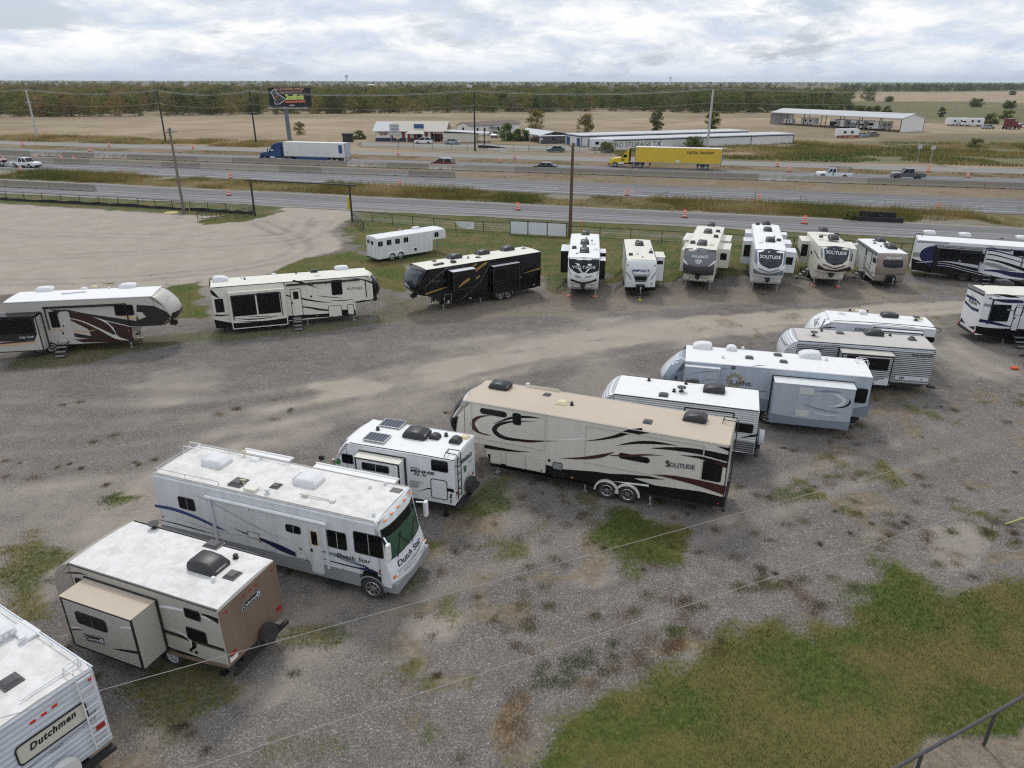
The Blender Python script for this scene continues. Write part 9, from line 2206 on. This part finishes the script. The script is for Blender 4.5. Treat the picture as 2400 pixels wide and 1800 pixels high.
def clumps_at(name,label,n,xr,yr,thr,nb,rad,h,w):
    x,y=lotpts(n,xr,yr,thr);m_=len(x);pal=np.array([(0.21,0.125,0.065),(0.15,0.105,0.06),(0.17,0.155,0.055),(0.10,0.125,0.04),(0.24,0.19,0.10),(0.12,0.10,0.055)]);ci_=NR.randint(0,len(pal),m_)
    sc=NR.uniform(0.45,1.35,m_);X_=np.repeat(x,nb)+NR.normal(size=m_*nb)*np.repeat(sc*rad*NR.uniform(0.7,1.5,m_),nb);Y_=np.repeat(y,nb)+NR.normal(size=m_*nb)*np.repeat(sc*rad,nb)
    return blades(name,label,X_,Y_,np.repeat(h*sc,nb)*NR.uniform(0.3,1.1,m_*nb),NR.uniform(0.7,1.3,m_*nb)*w,pal[np.repeat(ci_,nb)]*NR.uniform(0.6,1.4,(m_*nb,1)),1.2)
clumps_at('weed_tufts','scattered dry and green weed tufts on the near gravel',1500,(-30,36),(11,37),0.475,190,0.14,0.085,0.012)
x,y=lotpts(9000,(-45,48),(36,66),0.5);tufts('weed_tufts','scattered weed tufts between the rows of campers',x,y,16,0.17,0.07,0.022,0.5)
# clumps one can point at: low green mats and rusty dead tufts
def clump(px,nb,rad,h,w,c):
    q=np.array([G('Q',*p_)[:2] for p_ in px]);X_=np.repeat(q[:,0],nb)+NR.normal(size=len(q)*nb)*rad;Y_=np.repeat(q[:,1],nb)+NR.normal(size=len(q)*nb)*rad
    return X_,Y_,h*NR.uniform(0.4,1.1,len(X_)),NR.uniform(0.7,1.3,len(X_))*w,np.array(c)[None]*NR.uniform(0.6,1.4,(len(X_),1))
CL=[clump([(140,845),(115,885),(95,935),(140,930),(230,830),(280,815),(335,830),(235,870),(270,900),(230,925),(335,785),(435,750),(440,810),(690,690),(395,870),(180,910),(300,850)],300,0.15,0.025,0.018,(0.13,0.16,0.07)),
      clump([(30,960),(30,1040),(25,1090),(545,790),(590,735),(720,740),(790,700),(735,645),(455,860),(345,925),(1255,545),(1310,610),(490,630),(75,650),(615,415),(735,590),(880,780),(560,830),(40,1130),(-20,1180),(10,1000),(-40,1100),(690,760),(1215,500)],340,0.2,0.07,0.012,(0.25,0.15,0.08)),
      clump([(165,590),(180,385),(75,680),(580,540),(1080,480),(1150,500),(980,505),(1265,222),(2050,280),(1410,30),(40,580),(530,610),(1500,190),(1840,410),(1900,265)],340,0.17,0.07,0.013,(0.19,0.18,0.065)),
      clump([(225,412),(40,470),(100,180),(240,238),(160,205),(1060,110),(1110,120),(1250,470),(1330,580),(880,260),(640,120),(770,600)],300,0.16,0.05,0.013,(0.15,0.13,0.08))]
blades('weed_clumps','rusty, olive and green weed clumps along the edge of the lawn',*[np.concatenate([c[i] for c in CL]) for i in range(5)],1.3)
# grass along the far row
x=NR.uniform(-75,70,90000);y=NR.uniform(44,118,90000);k=(NR.rand(len(x)) < np.clip(field(GR2,x,y)-0.25,0,1)) & (y < FRONT_N(x)-0.8);x,y=x[k],y[k]
blades('grass','rough grass behind the far row of campers and along the fence',x,y,NR.uniform(0.08,0.22,len(x)),NR.uniform(0.03,0.07,len(x)),colour(x,y,7.0,0.1+field(ST2,x,y)*0.5))
# tall roadside grass
def tall(label,n,x0,x1,f0,f1,h,w,dry,dens_seed,thr,sc=9):
    x=NR.uniform(x0,x1,n);t_=NR.rand(n);y=f0(x)+(f1(x)-f0(x))*t_;d=fbm(x,y,sc,3,dens_seed);k=d > thr;x,y,d=x[k],y[k],d[k]
    return blades('tall_grass',label,x,y,h*NR.uniform(0.45,1.1,len(x))*np.clip((d-thr)*6+0.35,0.3,1),NR.uniform(0.7,1.4,len(x))*w,colour(x,y,10.0,dry)*1.5,0.55)
tall('tall tawny grass on the verge between frontage road and highway',60000,-95,62,lambda x: FRONT_F(x)+2.0,lambda x: HE_N(x)-1.2,1.25,0.06,0.55,411,0.47)
tall('low dry grass on the verge between frontage road and highway',60000,-95,66,lambda x: FRONT_F(x)+1.2,lambda x: HE_N(x)-0.4,0.35,0.06,0.7,412,0.35)
tall('dry weeds in the dirt median between the barriers',9000,-60,90,lambda x: HE_F(x)+0.5,lambda x: BAR1(x)-0.8,0.3,0.07,1.1,413,0.5)
tall('straw strip between westbound lanes and far frontage road',26000,-140,110,lambda x: HW_F(x)+0.5,lambda x: FF_N(x)-0.5,0.22,0.1,1.0,414,0.45)
tall('tawny tall grass along the far verge at left',30000,-170,-50,lambda x: FF_F(x)+1.5,lambda x: FF_F(x)+20,1.1,0.12,1.0,415,0.38)
tall('rough mixed weeds on the far verge at right',60000,25,190,lambda x: FF_F(x)+4,lambda x: FF_F(x)+62+(x-60)*0.15,0.9,0.16,0.35,416,0.42,14)
# loose pale stones
n=9000;x=NR.uniform(-30,36,n);y=NR.uniform(10,40,n);ok=(np.abs(x) < 0.75*y+2) & (field(GR2,x,y) < 0.3);x,y=x[ok],y[ok];n=len(x)
ov_=np.array([(1,0,0),(-1,0,0),(0,1,0),(0,-1,0),(0,0,0.8),(0,0,-0.8)]);of_=np.array([(0,2,4),(2,1,4),(1,3,4),(3,0,4),(2,0,5),(1,2,5),(3,1,5),(0,3,5)])
sz=NR.uniform(0.008,0.022,n)*(1+(NR.rand(n) > 0.97)*0.8);ang=NR.rand(n)*6.28;vv=ov_[None]*sz[:,None,None]*NR.uniform(0.6,1.2,(n,6,1));R0_,R1_=np.cos(ang)[:,None],np.sin(ang)[:,None]
vx=vv[:,:,0]*R0_-vv[:,:,1]*R1_+x[:,None];vy=vv[:,:,0]*R1_+vv[:,:,1]*R0_+y[:,None];vz=vv[:,:,2]-0.012
fidx=(of_[None]+(np.arange(n)*6)[:,None,None]).reshape(-1,3)
me_=bpy.data.meshes.new('gravel_stones');me_.vertices.add(n*6);me_.vertices.foreach_set('co',np.stack([vx,vy,vz],2).astype(np.float32).ravel());me_.loops.add(fidx.size);me_.loops.foreach_set('vertex_index',fidx.ravel().astype(np.int32));me_.polygons.add(len(fidx));me_.polygons.foreach_set('loop_start',np.arange(0,fidx.size,3,dtype=np.int32));me_.update(calc_edges=True)
me_.materials.append(mat('pale limestone',(0.42,0.405,0.38),0.8));tag(link(bpy.data.objects.new('gravel_stones',me_)),'loose pale stones scattered over the gravel',None,None,'stuff')

# ---------------------------------------------------------------- air
hv_=MB().box(-9000,9000,-900,9000,-1.5,62).build('haze',None);hm=bpy.data.materials.new('thin haze');hm.use_nodes=True;hm.node_tree.nodes.clear()
ho=hm.node_tree.nodes.new('ShaderNodeOutputMaterial');pv=hm.node_tree.nodes.new('ShaderNodeVolumePrincipled');pv.inputs['Color'].default_value=(0.80,0.88,1.0,1);pv.inputs['Density'].default_value=0.00007;pv.inputs['Anisotropy'].default_value=0.2
hm.node_tree.links.new(pv.outputs[0],ho.inputs['Volume']);hv_.data.materials.append(hm);hv_['kind']='stuff'
